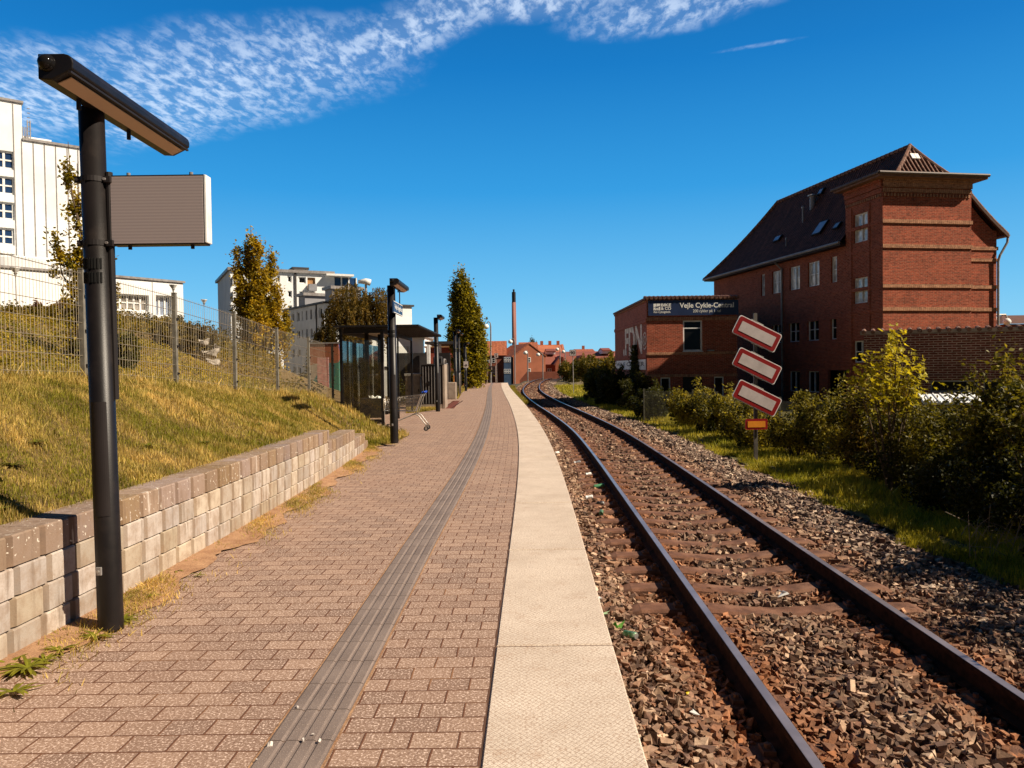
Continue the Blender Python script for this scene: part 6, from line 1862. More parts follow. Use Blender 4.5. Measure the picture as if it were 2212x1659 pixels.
# low white wall behind the fence and shelter, painted wall
t = thing('white_garden_wall', 'long low white wall behind the shelter', 'wall', (A(780, 820, 44).x, 44, 0))
a, b = A(706, 812, 44), A(850, 806, 44); MB().obox((a.x, 44, -.3), (b.x - a.x, 0, 0), (0, .25, 0), (0, 0, A(760, 797, 44).z + .3)).build('wall', M_['white'], t)
MB().obox((a.x, 43.97, A(760, 797, 44).z), (b.x - a.x, 0, 0), (0, .31, 0), (0, 0, .12)).build('coping', M_['darkgrey'], t)
m, nt, b_ = nodes('mural'); tt_ = NT(nt); v = obj_vec(tt_)
vo = tt_.n('ShaderNodeTexVoronoi'); vo.inputs['Scale'].default_value = .9; nt.links.new(v, vo.inputs['Vector'])
rp_ = tt_.n('ShaderNodeValToRGB'); rp_.color_ramp.interpolation = 'CONSTANT'
for i, (p_, c_) in enumerate(((0, (.04, .13, .12)), (.3, (.28, .09, .04)), (.5, (.06, .18, .12)), (.65, (.30, .24, .18)), (.8, (.05, .06, .2)))):
    e_ = rp_.color_ramp.elements[i] if i < 2 else rp_.color_ramp.elements.new(p_)
    e_.position = p_; e_.color = (*c_, 1)
sp_ = tt_.n('ShaderNodeSeparateXYZ'); nt.links.new(vo.outputs['Color'], sp_.inputs[0]); nt.links.new(sp_.outputs[0], rp_.inputs[0])
tt_.set(b_.inputs['Base Color'], rp_.outputs[0])
t = thing('painted_wall', 'colourfully painted wall in teal and red behind the mesh fence', 'wall', (A(700, 800, 40).x, 40, .0))
a, b = A(668, 812, 40), A(731, 742, 40); MB().obox((a.x, 40, -.2), (b.x - a.x, 0, 0), (0, .3, 0), (0, 0, b.z + .2)).build('wall', m, t)
MB().obox((a.x - .05, 39.95, b.z), (b.x - a.x + .1, 0, 0), (0, .4, 0), (0, 0, .06)).build('coping', M_['grey'], t)
a, b = A(686, 825, 38), A(709, 772, 38)
t = thing('pink_board', 'faded pink notice board standing before the painted wall', 'sign', ((a.x + b.x) / 2, 38, 0))
MB().obox((a.x, 38, .2), (b.x - a.x, 0, 0), (0, .08, 0), (0, 0, b.z - .2)).build('board', simple('pink_board', (.45, .2, .17), .8), t)
for x in (a.x + .03, b.x - .03): MB().box((x, 38.12, b.z / 2), (.05, .06, b.z)).build('post', M_['grey'], t)

# ---------------------------------------------------------------- hospital tower and its low wing
tm, FH, LH, zH = block_between('hospital_tower', 'tall white panelled tower block at the left edge of the photograph', -60, 300, 56, 215, 330, 61.3, 16, 2, None)
FH2u = FH.hit(48, 300)[0]; zt1 = FH.hit(20, 219)[1]; zt2_ = FH.hit(110, 312)[1]
wr = [FH.rect(Z2, -60 + 0, y0, 122, y1) for y0, y1 in ((-420 + 0, -280), (-202, -56), (22, 165), (245, 385), (468, 570))]
wr = []
for (ya, yb) in ((328, 363), (383, 418), (438, 473), (493.5, 528), (549, 575)):
    a_ = FH.hit(0, yb); b_2 = FH.hit(31, ya); wr.append((FH.hit(-14, yb)[0], b_2[0], a_[1], b_2[1]))
    wr.append((FH.hit(-52, yb)[0], FH.hit(-20, yb)[0], a_[1], b_2[1]))
mb = MB(); FH.wall(mb, -6, FH2u, 2, zt1, wr, .25); FH.wall(mb, FH2u, LH, 2, zt2_)
Fac(FH.P(FH2u, 0), -FH.n).wall(mb, 0, 14, zt2_, zt1); Fac(FH.P(LH, 0), -FH.n).wall(mb, 0, 14, 2, zt2_)
mb.build('wall', M_['white'], tm)
mb = MB()
u = FH2u - .9
for px in (32, 49, 74, 98, 122, 147, 170, 195): uu = FH.hit(px, 400)[0]; FH.bar(mb, uu - .035, uu + .035, 3, (zt2_ if px > 40 else zt1) - .02, .002, .03)
mb.build('panel_joint', M_['grey'], tm)
for w in wr: FH.window(tm, w, .2, 2, 2, .14, 'whitep', 'bluepane')
z3_ = FH.hit(85, 280)[1]; mb = MB(); FH.bar(mb, FH2u, FH.hit(124, 300)[0], zt2_, z3_, -9, -2.5); mb.build('roof_house', M_['white'], tm)
mb = MB(); FH.bar(mb, FH2u - .0, LH + .15, zt2_, zt2_ + .18, -13, .12); FH.bar(mb, -6, FH2u + .12, zt1, zt1 + .18, -13, .12); mb.build('parapet', M_['grey'], tm)
mb = MB()
for u_ in (FH.hit(70, 280)[0], FH.hit(76, 280)[0]): mb.tube([FH.P(u_, zt2_, -2.3), FH.P(u_, z3_ + 1.2, -2.3)], .05, 6)
for k in range(9): mb.tube([FH.P(FH.hit(70, 280)[0], zt2_ + .3 + k * .35, -2.3), FH.P(FH.hit(76, 280)[0], zt2_ + .3 + k * .35, -2.3)], .035, 5)
for px in (58, 62, 66): u_ = FH.hit(px, 280)[0]; mb.tube([FH.P(u_, zt2_, -2.2), FH.P(u_, zt2_ + 1.6, -2.2)], .04, 5)
mb.build('roof_ladder', M_['grey'], tm)
# round entrance canopy
c_ = A(36, 625, 50); t = thing('round_entrance', 'round white entrance canopy on slim columns in front of the tower block', 'canopy', (c_.x, 51, 4))
zc_ = A(36, 612, 47).z
MB().lathe((c_.x, 51, zc_ + .1), [(1.0, -.1), (4.2, .25), (4.5, .6), (4.5, 1.5), (4.3, 1.6), (.5, 1.7)], 40).build('canopy_ring', M_['white'], t)
for k in range(7):
    a = R(-160 + k * 23); q = Vector((c_.x + 3.3 * math.cos(a), 51 + 3.3 * math.sin(a), 0)); MB().tube([(q.x, q.y, 2), (q.x, q.y, zc_ + .4)], .13, 8).build('column', M_['whitep'], t)
MB().lathe((c_.x, 53, 3), [(3.0, 0), (3.0, zc_ - 2.6)], 30).build('drum', M_['greyshade'], t)
# low wing
tw, FWg, LW, zW = block_between('white_wing', 'low white flat-roofed wing of the hospital right of the lamp post', 150, 600, 41.3, 395, 609, 46.5, 12, 2, None)
zW = FWg.hit(330, 606)[1]
gz_ = FWg.rect(Z2, 935, 800, 1290, 965); rc = FWg.rect(Z2, 1345, 820, 1500, 1010)
dv_ = (FWg.hit(86, 1)[0] if False else .8, gz_[0] - .6, 4.0, FWg.hit(160, 625)[1])
mb = MB(); FWg.wall(mb, -7, LW, 2, zW, [gz_, rc], .4)
Fac(FWg.P(LW, 0), -FWg.n).wall(mb, 0, 12, 2, zW); mb.build('wall', M_['white'], tw)
FWg.window(tw, gz_, .3, 6, 2, .09, 'whitep', simple('grey_pane', (.30, .27, .24), .2, 0, .5, 2))
FWg.window(tw, rc, .35, 3, 1, .09, 'whitep', simple('blueish_pane', (.25, .3, .4), .2))
mb = MB(); mb.obox(FWg.P(-7, zW, .1), FWg.ex * (LW + 7.1), FWg.n * -12, UP * .12); mb.build('roof', M_['grey'], tw)
mb = MB(); uu = FWg.hit(*Z2(1313, 750))[0]; FWg.bar(mb, uu, uu + .03, 3, zW - .02, .002, .02); mb.build('panel_joint', M_['grey'], tw)

# ---------------------------------------------------------------- brick houses and chimney beyond the platform end
def gable_house(name, label, x0, x1, yf, yd, ze, zr_, zb, wallm, roofm, axis='x', wins=(), chim=0, cat='house', over=.25):
    t = thing(name, label, cat, ((x0 + x1) / 2, yf + yd / 2, zb))
    mb = MB()
    mb.obox((x0, yf, zb), (x1 - x0, 0, 0), (0, yd, 0), (0, 0, ze - zb))
    if axis == 'x':
        ym = yf + yd / 2
        mb.poly([(x0, yf + yd, ze), (x0, yf, ze), (x0, ym, zr_)]); mb.poly([(x1, yf, ze), (x1, yf + yd, ze), (x1, ym, zr_)])
    else:
        xm = (x0 + x1) / 2
        mb.poly([(x0, yf, ze), (x1, yf, ze), (xm, yf, zr_)]); mb.poly([(x1, yf + yd, ze), (x0, yf + yd, ze), (xm, yf + yd, zr_)])
    wallo = mb.build('wall', wallm, t)
    mb = MB(); th = .12
    if axis == 'x':
        ym = yf + yd / 2; s = (zr_ - ze) / (yd / 2); d = over
        mb.add([(x0 - .1, yf - d, ze - s * d + .05), (x1 + .1, yf - d, ze - s * d + .05), (x1 + .1, ym, zr_ + .05), (x0 - .1, ym, zr_ + .05), (x0 - .1, yf + yd + d, ze - s * d + .05), (x1 + .1, yf + yd + d, ze - s * d + .05)], [(0, 1, 2, 3), (3, 2, 5, 4)])
    else:
        xm = (x0 + x1) / 2; s = (zr_ - ze) / ((x1 - x0) / 2); d = over
        mb.add([(x0 - d, yf - .12, ze - s * d + .05), (xm, yf - .12, zr_ + .05), (x1 + d, yf - .12, ze - s * d + .05), (x0 - d, yf + yd, ze - s * d + .05), (xm, yf + yd, zr_ + .05), (x1 + d, yf + yd, ze - s * d + .05)], [(1, 0, 3, 4), (2, 1, 4, 5)])
    ro = mb.build('roof', roofm, t)
    so = ro.modifiers.new('thick', 'SOLIDIFY'); so.thickness = .18
    for (px0, py0, px1, py1) in wins:
        f = Fac((x0, yf), (1, 0, 0)); r = f.rect(Z5, px0, py0, px1, py1)
        mbf = MB(); f.bar(mbf, r[0], r[1], r[2], r[3], .02, .06)
        w = mbf.build('window', M_['whitep'], t)
        mw = (r[0] + r[1]) / 2; nx = 2 if (r[1] - r[0]) > (r[3] - r[2]) * .8 else 1
        for i in range(nx):
            for j in range(2):
                mbp = MB(); a = r[0] + .12 + i * (r[1] - r[0] - .12) / nx; b = r[0] + (i + 1) * (r[1] - r[0] - .12) / nx
                c = r[2] + .12 + j * (r[3] - r[2] - .12) / 2; d_ = r[2] + (j + 1) * (r[3] - r[2] - .12) / 2
                f.bar(mbp, a, b, c, d_, .061, .075); mbp.build('pane', M_['pane'], w)
    for k in range(chim):
        cx_ = x0 + (x1 - x0) * (k + .5) / chim
        MB().box((cx_, yf + yd / 2, zr_ + .3), (.8, .8, 1.6)).build('chimney', wallm, ro)
    return t
def X5(x, Y): return A(*Z5(x, 900), Y).x
def Zz5(y, Y, x=900): return A(*Z5(x, y), Y).z
BF, BF2, RF = M_['brick_far'], M_['brick_far2'], M_['roof_far']
YB = 165
gable_house('brick_house', 'long brick house with a red roof beyond the platform end', X5(480, YB), X5(760, YB), YB, 14, Zz5(938, YB), Zz5(785, YB + 7), -6, BF2, RF, 'x', [(540, 978, 575, 1028), (603, 975, 640, 1026), (603, 1098, 640, 1140)])
ghs = gable_house('brick_gable_house', 'brick house whose gable end with two small windows faces the platform', X5(728, YB - 6), X5(1108, YB - 6) - .2, YB - 6, 16, Zz5(958, YB - 6), Zz5(822, YB - 6), -6, BF, RF, 'y', [(894, 968, 929, 1021), (894, 1091, 929, 1144)])
ghs.rotation_euler = (0, 0, R(14))
# blue glazed bay
ybay = YB - 7.2; a, b = X5(732, ybay), X5(812, ybay)
t = thing('glazed_bay', 'blue panelled bay with white windows on the corner of the brick house', 'bay window', ((a + b) / 2, ybay, -5))
MB().obox((a, ybay, -5), (b - a, 0, 0), (0, 3, 0), (0, 0, Zz5(958, ybay) + 5)).build('panel', M_['bluepanel'], t)
f = Fac((a, ybay), (1, 0, 0))
for (y0, y1) in ((966, 1020), (1095, 1145)):
    for k in range(3):
        x0 = 735 + k * 26; r = f.rect(Z5, x0, y0, x0 + 23, y1); mbf = MB(); f.bar(mbf, r[0], r[1], r[2], r[3], .01, .06); w = mbf.build('window', M_['whitep'], t)
        for j in (0, 1): mbp = MB(); f.bar(mbp, r[0] + .1, r[1] - .1, r[2] + .1 + j * (r[3] - r[2]) / 2, r[2] - .1 + (j + 1) * (r[3] - r[2]) / 2, .061, .07); mbp.build('pane', M_['bluepane'], w)
gable_house('brick_house', 'brick house with orange-red roofs right behind the gabled house', X5(905, 185), X5(1115, 185), 185, 16, Zz5(925, 185), Zz5(803, 193), -6, BF, RF, 'x', chim=0)
gable_house('brick_house', 'large house with a broad red roof between two stepped gable walls', X5(1118, 205), X5(1398, 205), 205, 14, Zz5(915, 205), Zz5(833, 212), -6, BF, simple('orange_roof', (.46, .15, .075), .85, 0, .2, .5), 'x', chim=3)
for x in (1113, 1388):
    q = X5(x, 204); t_ = thing('gable_wall', 'raised end wall at the %s of the broad red roof' % ('left' if x < 1200 else 'right'), 'wall', (q, 205, 0)); MB().add
    mb = MB(); xx = q; vs = [(xx, 204, Zz5(925, 204)), (xx, 211.8, Zz5(826, 211)), (xx, 219, Zz5(925, 204)), (xx, 219, -5), (xx, 204, -5)]
    vs2 = [(a + .6, b, c) for a, b, c in vs]; mb.add(vs + vs2, [(0, 1, 2, 3, 4), (9, 8, 7, 6, 5)] + [(k, 5 + k, 5 + (k + 1) % 5, (k + 1) % 5) for k in range(5)]); mb.build('wall', BF, t_)
YH = 190
gable_house('long_hall', 'very long low hall with a dark red roof and two white dormers', X5(1130, YH), X5(2030, YH), YH, 22, Zz5(968, YH), Zz5(912, YH + 11), -6, BF2, simple('dark_red_roof', (.24, .07, .045), .85, 0, .2, .4), 'x')
for i, (x0, x1) in enumerate(((1205, 1303), (1828, 1920))):
    gable_house('dormer', ['left white dormer with a red roof on the long hall', 'right white dormer with a red roof on the long hall'][i], X5(x0, YH - 1), X5(x1, YH - 1), YH - 1, 10, Zz5(902, YH - 1), Zz5(876, YH + 3), Zz5(936, YH - 1), M_['white'], simple('dormer_roof', (.22, .06, .04), .85), 'x', cat='dormer')
gable_house('brick_house', 'small hipped red roof with a chimney behind the long hall', X5(1535, 230), X5(1745, 230), 230, 16, Zz5(918, 230), Zz5(884, 236), -6, BF, RF, 'x', chim=1)
YR = 172
for i, (x0, xm, x1) in enumerate(((1303, 1380, 1412), (1530, 1578, 1640), (1650, 1705, 1770))):
    lab = ['low gabled brick house nearest the railings', 'middle one of the low gabled brick houses', 'right one of the low gabled brick houses'][i]
    w_ = (X5(x1, YR) - X5(x0, YR)); 
    gable_house('gabled_house', lab, X5(x0, YR), X5(x0, YR) + w_, YR, 12, Zz5(1045, YR), Zz5(962, YR), -6, BF, simple('row_roof', (.24, .075, .045), .85), 'y')
gable_house('gabled_house', 'low dark-roofed brick house with two windows before the long hall', X5(1068, YR + 3), X5(1306, YR + 3), YR + 3, 12, Zz5(1048, YR + 3), Zz5(968, YR + 9), -6, BF2, simple('low_roof', (.26, .08, .05), .85), 'x', [(1092, 1090, 1135, 1126), (1213, 1090, 1262, 1126)])
gable_house('gabled_house', 'dark roofed row between the low gabled houses', X5(1412, YR + 4), X5(1980, YR + 4), YR + 4, 12, Zz5(1040, YR + 4), Zz5(966, YR + 10), -6, BF2, simple('row_roof', (.24, .075, .045), .85), 'x')
# sloping brick wall in front
yw = 140; t = thing('brick_wall', 'dark brick wall with a sloping left end beside the far track', 'wall', (X5(1150, yw), yw, -4))
mb = MB(); vs = [(X5(905, yw), yw, Zz5(1222, yw)), (X5(985, yw), yw, Zz5(1128, yw)), (X5(1352, yw), yw, Zz5(1128, yw)), (X5(1352, yw), yw, -5), (X5(905, yw), yw, -5)]
mb.add(vs + [(a, b + .5, c) for a, b, c in vs], [(4, 3, 2, 1, 0), (5, 6, 7, 8, 9)] + [(k, (k + 1) % 5, 5 + (k + 1) % 5, 5 + k) for k in range(5)]); mb.build('wall', M_['brick_far2'], t)
# chimney
yc = 250; q = A(1111, 735, yc); zt = A(1109, 631, yc).z; rr = (A(1115.6, 700, yc).x - A(1106.8, 700, yc).x) / 2
t = thing('factory_chimney', 'very tall slender chimney, pinkish below and black at the top', 'chimney', (q.x, yc, -5))
zk = A(1110, 653, yc).z
MB().lathe((q.x, yc, 0), [(rr * 1.12, -5), (rr * .95, zk)], 20).build('shaft', M_['pinkstack'], t, smooth=True)
MB().lathe((q.x, yc, 0), [(rr * .96, zk), (rr * .95, zt)], 20).build('top_section', M_['black2'], t)
MB().lathe((q.x, yc, 0), [(rr * .45, zt), (rr * .45, A(1109, 625, yc).z)], 12).build('flue', M_['black2'], t)
mb = MB()
for k in range(6): a = R(k * 60 + 15); mb.tube([(q.x + rr * 1.13 * math.cos(a), yc + rr * 1.13 * math.sin(a), -5), (q.x + rr * .99 * math.cos(a), yc + rr * .99 * math.sin(a), zk)], .06, 5)
mb.build('cable_duct', M_['pinkstack'], t)

# ================================================================== trees and shrubs
def foliage_mesh(name, C, L, Wd, col, up=.2, outw=None):
    v, f, c = leaves(C, L, Wd, col, up, outw)
    return fast_mesh(name, v, f, c, M_['leaf'])
def leaf_colors(n, base, alt, t):
    c = np.array(base) * (1 - t[:, None]) + np.array(alt) * t[:, None]
    return c * rng.uniform(.6, 1.3, (n, 1))
def columnar(name, label, x, y, zb, zt, r, n_cl, per, leaf, base, alt, sparse=0.0, lobes=(), trunk_r=.12, group=None, bare_top=0.0, clr=.30, low=.12):
    """upright tree: many steep limbs carrying leaf clumps"""
    H = zt - zb
    t = thing(name, label, 'tree', (x, y, zb), group)
    tips = []; segs = MB()
    segs.tube([(x, y, zb - .2), (x + .05, y, zb + H * .3), (x - .03, y + .03, zb + H * .65), (x, y, zb + H * .95)], [trunk_r, trunk_r * .75, trunk_r * .4, trunk_r * .1], 7)
    for i in range(n_cl):
        f = low + (1 - low) * rng.random() ** .9
        prof = (math.sin(math.pi * min(1, (f * .92 + .10)) ** .8)) ** .7 if f < .97 else .12
        prof = max(.08, prof) * (1.0 if f < .75 else 1 - (f - .75) * 1.6)
        for (fa, wa, k_) in lobes: prof *= 1 + k_ * math.exp(-((f - fa) / wa) ** 2)
        a = rng.uniform(0, 2 * math.pi); rr = r * prof * rng.uniform(.25, 1.05) ** .55
        p = Vector((x + rr * math.cos(a), y + rr * math.sin(a), zb + H * f))
        if sparse and rng.random() < sparse * (.4 + .6 * f): continue
        tips.append(p)
        if i % 3 == 0:
            b = Vector((x, y, max(zb + H * .05, p.z - rr * 2.6 - .3)))
            segs.tube([b, b.lerp(p, .5) + Vector((0, 0, .1 * rr)), p], [trunk_r * .35, trunk_r * .2, .008], 5, cap=False)
    segs.build('trunk', M_['bark'], t, uv=False)
    T = np.array([p[:] for p in tips]); n = len(T) * per
    idx = np.repeat(np.arange(len(T)), per)
    cs = clr * rng.uniform(.5, 1.3, len(T))
    off = rng.normal(size=(n, 3)) * cs[idx][:, None] * np.array([.55, .55, .8])
    C_ = T[idx] + off
    tone = np.clip(rng.normal(.45, .25, len(T))[idx] + rng.normal(0, .2, n), 0, 1)
    col = leaf_colors(n, base, alt, tone)
    me = foliage_mesh('crown', C_, leaf * rng.uniform(.6, 1.4, n), leaf * .6 * rng.uniform(.6, 1.3, n), col, .1)
    link(me, 'crown', t)
    return t
def plume_tree(name, label, px0, pyb, Y, zb, plumes, per_m, leaf, base, alt, trunk_r=.1, clr=.16, group=None):
    """upright tree made of plumes, each (px of its tip, py of its tip, py of its lower end, radius m, depth shift)"""
    b = A(px0, pyb, Y); t = thing(name, label, 'tree', (b.x, Y, zb), group)
    seg = MB(); Cs = []; tone = []
    zt = max(A(p[0], p[1], Y).z for p in plumes)
    seg.tube([(b.x, Y, zb - .3), (b.x + .03, Y, zb + (zt - zb) * .35), (b.x - .02, Y, zb + (zt - zb) * .6)], [trunk_r, trunk_r * .8, trunk_r * .5], 7)
    for (px, pt, pb, rad, dy) in plumes:
        T = A(px, pt, Y); T.y += dy; L = A(px, pb, Y); L = Vector((b.x + (T.x - b.x) * .75, Y + dy * .7, L.z))
        st = Vector((b.x, Y, max(zb + .2, L.z - .5)))
        seg.tube([st, L.lerp(T, .3), T], [trunk_r * .45, trunk_r * .28, .006], 5, cap=False)
        H = (T - L).length; ncl = max(6, int(H * rad * 26))
        for k in range(ncl):
            f = rng.random() ** .85; r_ = rad * (math.sin(math.pi * min(1, f * .86 + .14)) ** .75) * (1 - .35 * f)
            a = rng.uniform(0, 2 * math.pi); rr = r_ * math.sqrt(rng.random()) * rng.uniform(.8, 1.25)
            c = L.lerp(T, f) + Vector((rr * math.cos(a), rr * math.sin(a), rng.normal(0, .1)))
            m = int(per_m * rng.uniform(.5, 1.4)); cs = clr * rng.uniform(.5, 1.3)
            Cs.append(np.array(c[:])[None] + rng.normal(size=(m, 3)) * cs * np.array([.6, .6, .85])); tone.append(np.full(m, rng.normal(.5, .28)))
            if k % 4 == 0: seg.tube([L.lerp(T, max(0, f - .15)), c], [trunk_r * .1, .004], 4, cap=False)
    seg.build('trunk', M_['bark'], t, uv=False)
    C_ = np.concatenate(Cs); n = len(C_); tn = np.clip(np.concatenate(tone) + rng.normal(0, .2, n), 0, 1)
    link(foliage_mesh('crown', C_, leaf * rng.uniform(.6, 1.4, n), leaf * .6 * rng.uniform(.6, 1.3, n), leaf_colors(n, base, alt, tn), .1), 'crown', t)
    return t
zb = float(left_z(A(185, 790, 15.2).x, 15.2))
plume_tree('columnar_tree', 'slender loose columnar tree partly hidden behind the nearest lamp post', 188, 790, 15.2, zb,
    [(147, 306, 470, .17, 0), (160, 350, 620, .20, .1), (178, 420, 700, .28, .2), (128, 532, 620, .13, -.1), (146, 560, 690, .22, 0), (165, 560, 760, .3, .2), (238, 568, 700, .16, -.1), (228, 640, 760, .22, .1), (205, 520, 740, .3, .3), (150, 640, 730, .22, -.2), (165, 700, 800, .35, 0), (225, 720, 800, .3, 0)],
    66, .085, (.13, .11, .008), (.48, .35, .025), .06, .11)
zb = float(left_z(A(560, 780, 33).x, 33)) - .6
plume_tree('columnar_tree', 'golden-green columnar tree in front of the white apartment block', 560, 780, 33, zb,
    [(541, 486, 600, .24, 0), (530, 520, 660, .26, .2), (560, 532, 680, .36, -.2), (512, 548, 700, .34, 0), (583, 548, 700, .34, .3), (548, 560, 740, .5, .2), (575, 590, 740, .45, -.3), (523, 600, 760, .45, -.2), (600, 625, 770, .36, 0), (615, 670, 790, .34, .2), (545, 640, 800, .6, 0), (585, 660, 810, .55, .1), (520, 670, 790, .42, .2), (560, 620, 760, .6, -.4)],
    64, .13, (.14, .11, .006), (.56, .39, .025), .11, .19)
plume_tree('columnar_tree', 'dense dark-green columnar tree left of the platform end', 1010, 826, 60, -.1,
    [(995, 588, 680, .36, 0), (982, 612, 700, .34, .3), (1008, 615, 720, .46, -.3), (1018, 640, 740, .5, 0), (990, 645, 760, .6, .2), (1028, 668, 770, .5, .2), (1005, 680, 800, .8, 0), (1034, 700, 800, .6, -.2), (985, 700, 800, .55, .1), (1040, 745, 826, .5, 0), (1010, 730, 826, .95, 0), (974, 705, 760, .3, -.3), (1030, 760, 828, .75, -.3), (990, 760, 828, .7, .3)],
    70, .22, (.055, .062, .005), (.38, .31, .02), .16, .32)
# weeping birch: hanging strings of small leaves
bx = A(775, 700, 50).x; zt = A(760, 603, 50).z
wb = thing('weeping_birch', 'wide weeping birch with hanging dark olive branches behind the shelter', 'tree', (bx, 50, 0))
seg = MB(); seg.tube([(bx, 50, -.2), (bx + .1, 50, 2), (bx - .3, 50, 4.2), (bx - .2, 50, zt - .6)], [.22, .18, .11, .03], 8)
P_ = []; cl_ = []
for (cx, cz, rx, cnt) in ((756, 612, 1.35, 110), (722, 655, .8, 60), (790, 640, 1.1, 75), (820, 618, .95, 75), (700, 705, .8, 70), (760, 650, 1.9, 120), (830, 660, .6, 50), (742, 690, 1.8, 80)):
    c = A(cx, cz, 50)
    seg.tube([(bx, 50, 2.5), ((bx + c.x) / 2, 50, c.z - .8), (c.x, 50, c.z - .2)], [.08, .05, .02], 6)
    for k in range(cnt):
        a = rng.uniform(0, 2 * math.pi); r_ = rx * math.sqrt(rng.random()); x = c.x + r_ * math.cos(a); y = 50 + r_ * math.sin(a)
        z0 = c.z - (r_ / rx) ** 2 * .9 + rng.uniform(-.1, .1); Ln = rng.uniform(.8, 2.6)
        m_ = int(Ln * 34); tt2 = rng.random(m_); sw_ = rng.uniform(-.1, .1, 2)
        P_.append(np.stack([x + sw_[0] * tt2 + rng.normal(0, .05, m_), y + sw_[1] * tt2 + rng.normal(0, .05, m_), z0 - Ln * tt2], -1)); cl_.append(np.full(m_, rng.normal(.4, .25)))
seg.build('trunk', M_['birchbark'], wb, uv=False)
C_ = np.concatenate(P_); n = len(C_); tone = np.clip(np.concatenate(cl_) + rng.normal(0, .2, n), 0, 1)
col = leaf_colors(n, (.06, .05, .010), (.30, .19, .035), tone)
link(foliage_mesh('crown', C_, .15 * rng.uniform(.6, 1.4, n), .06 * rng.uniform(.6, 1.4, n), col, -1.2), 'crown', wb)

# shrubs: lumpy masses of leaves on a fan of stems
def shrub(name, label, x, y, zb, h, rx, ry, n, leaf, base, alt, group=None, stems=14, top=1.0, wid=.62, spiky=.42, cat='shrub'):
    t = thing(name, label, cat, (x, y, zb), group)
    mb = MB(); tips = []
    for k in range(stems):
        a = rng.uniform(0, 2 * math.pi); r_ = math.sqrt(rng.random())
        p = Vector((x + rx * r_ * math.cos(a), y + ry * r_ * math.sin(a), zb + h * (1 - .45 * r_ * r_) * rng.uniform(.8, 1.3)))
        b = Vector((x + rx * .25 * r_ * math.cos(a), y + ry * .25 * r_ * math.sin(a), zb - .05))
        mb.tube([b, b.lerp(p, .5) + Vector((0, 0, .06)), p], [.014, .009, .004], 4, cap=False); tips.append((b, p))
    mb.build('stem', M_['bark'], t, uv=False)
    m1 = int(n * (1 - spiky)); nl = max(10, int(16 + rx * 14))
    lobes = [(rng.uniform(-.75, .75) * rx, rng.uniform(-.75, .75) * ry, rng.uniform(.12, .86) * h, rng.uniform(.18, .36)) for _ in range(nl)]
    idx = rng.integers(0, nl, m1); Lb_ = np.array(lobes)[idx]
    d = rng.normal(size=(m1, 3)); d /= np.linalg.norm(d, axis=1)[:, None]; rad = rng.random(m1) ** .38
    rr = Lb_[:, 3] * min(rx, ry, h) * 1.05
    C1 = np.stack([x + Lb_[:, 0] + d[:, 0] * rad * rr * rx / min(rx, ry, h) * .8, y + Lb_[:, 1] + d[:, 1] * rad * rr, zb + Lb_[:, 2] + d[:, 2] * rad * rr], -1)
    tone1 = rng.normal(.32, .28, nl)[idx]
    m2 = n - m1; k2 = rng.integers(0, len(tips), m2); tb_ = np.array([b[:] for b, p in tips])[k2]; tp_ = np.array([p[:] for b, p in tips])[k2]; f = .35 + .68 * rng.random(m2)
    C2 = tb_ + (tp_ - tb_) * f[:, None] + rng.normal(0, .05 + .02 * h, (m2, 3))
    C_ = np.concatenate([C1, C2]); C_[:, 2] = np.maximum(C_[:, 2], zb + .02 + .1 * rng.random(len(C_)))
    tone = np.clip(np.concatenate([tone1, np.full(m2, .65)]) + rng.normal(0, .2, n), 0, 1)
    col = leaf_colors(n, base, alt, tone)
    link(foliage_mesh('foliage', C_, leaf * rng.uniform(.55, 1.4, n), leaf * wid * rng.uniform(.6, 1.3, n), col, .25), 'foliage', t)
    return t
DG, YG = (.03, .033, .004), (.42, .35, .05)
grp = 'bushes along the right-hand fence'
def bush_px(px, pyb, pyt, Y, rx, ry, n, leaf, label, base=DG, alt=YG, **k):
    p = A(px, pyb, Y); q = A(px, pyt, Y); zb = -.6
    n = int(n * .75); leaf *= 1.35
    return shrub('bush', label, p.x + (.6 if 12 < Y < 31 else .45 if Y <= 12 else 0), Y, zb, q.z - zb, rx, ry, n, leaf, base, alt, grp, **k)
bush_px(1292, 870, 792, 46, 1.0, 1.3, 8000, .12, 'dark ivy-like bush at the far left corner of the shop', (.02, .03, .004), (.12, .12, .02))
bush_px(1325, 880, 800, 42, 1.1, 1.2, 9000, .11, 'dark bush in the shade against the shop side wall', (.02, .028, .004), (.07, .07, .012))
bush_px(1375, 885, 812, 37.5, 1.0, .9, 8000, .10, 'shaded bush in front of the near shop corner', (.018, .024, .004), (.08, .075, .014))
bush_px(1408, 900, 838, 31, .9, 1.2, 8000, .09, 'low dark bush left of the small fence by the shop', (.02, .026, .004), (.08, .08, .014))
bush_px(1462, 915, 838, 27.4, .95, 1.0, 9000, .075, 'sunlit leafy bush under the large shop window', DG, YG)
bush_px(1512, 925, 852, 24.3, .85, .9, 9000, .07, 'sunlit bush in front of the pale mesh panels', DG, YG)
bush_px(1570, 945, 868, 22.0, .8, .9, 8000, .065, 'bush left of the slanted warning boards', DG, YG)
bush_px(1600, 965, 900, 20.0, .7, .8, 7000, .06, 'small bush behind the foot of the slanted warning boards', DG, YG)
bush_px(1672, 985, 885, 18.3, .8, .8, 9000, .058, 'dense bush right of the slanted warning boards', DG, YG)
bush_px(1725, 1000, 835, 17.3, .75, .8, 10000, .056, 'tall pale-tipped bush with upright shoots', (.055, .06, .008), (.26, .22, .04))
bush_px(1790, 1010, 868, 15.6, .8, .8, 9000, .055, 'bush at the third post of the right-hand fence', DG, YG)
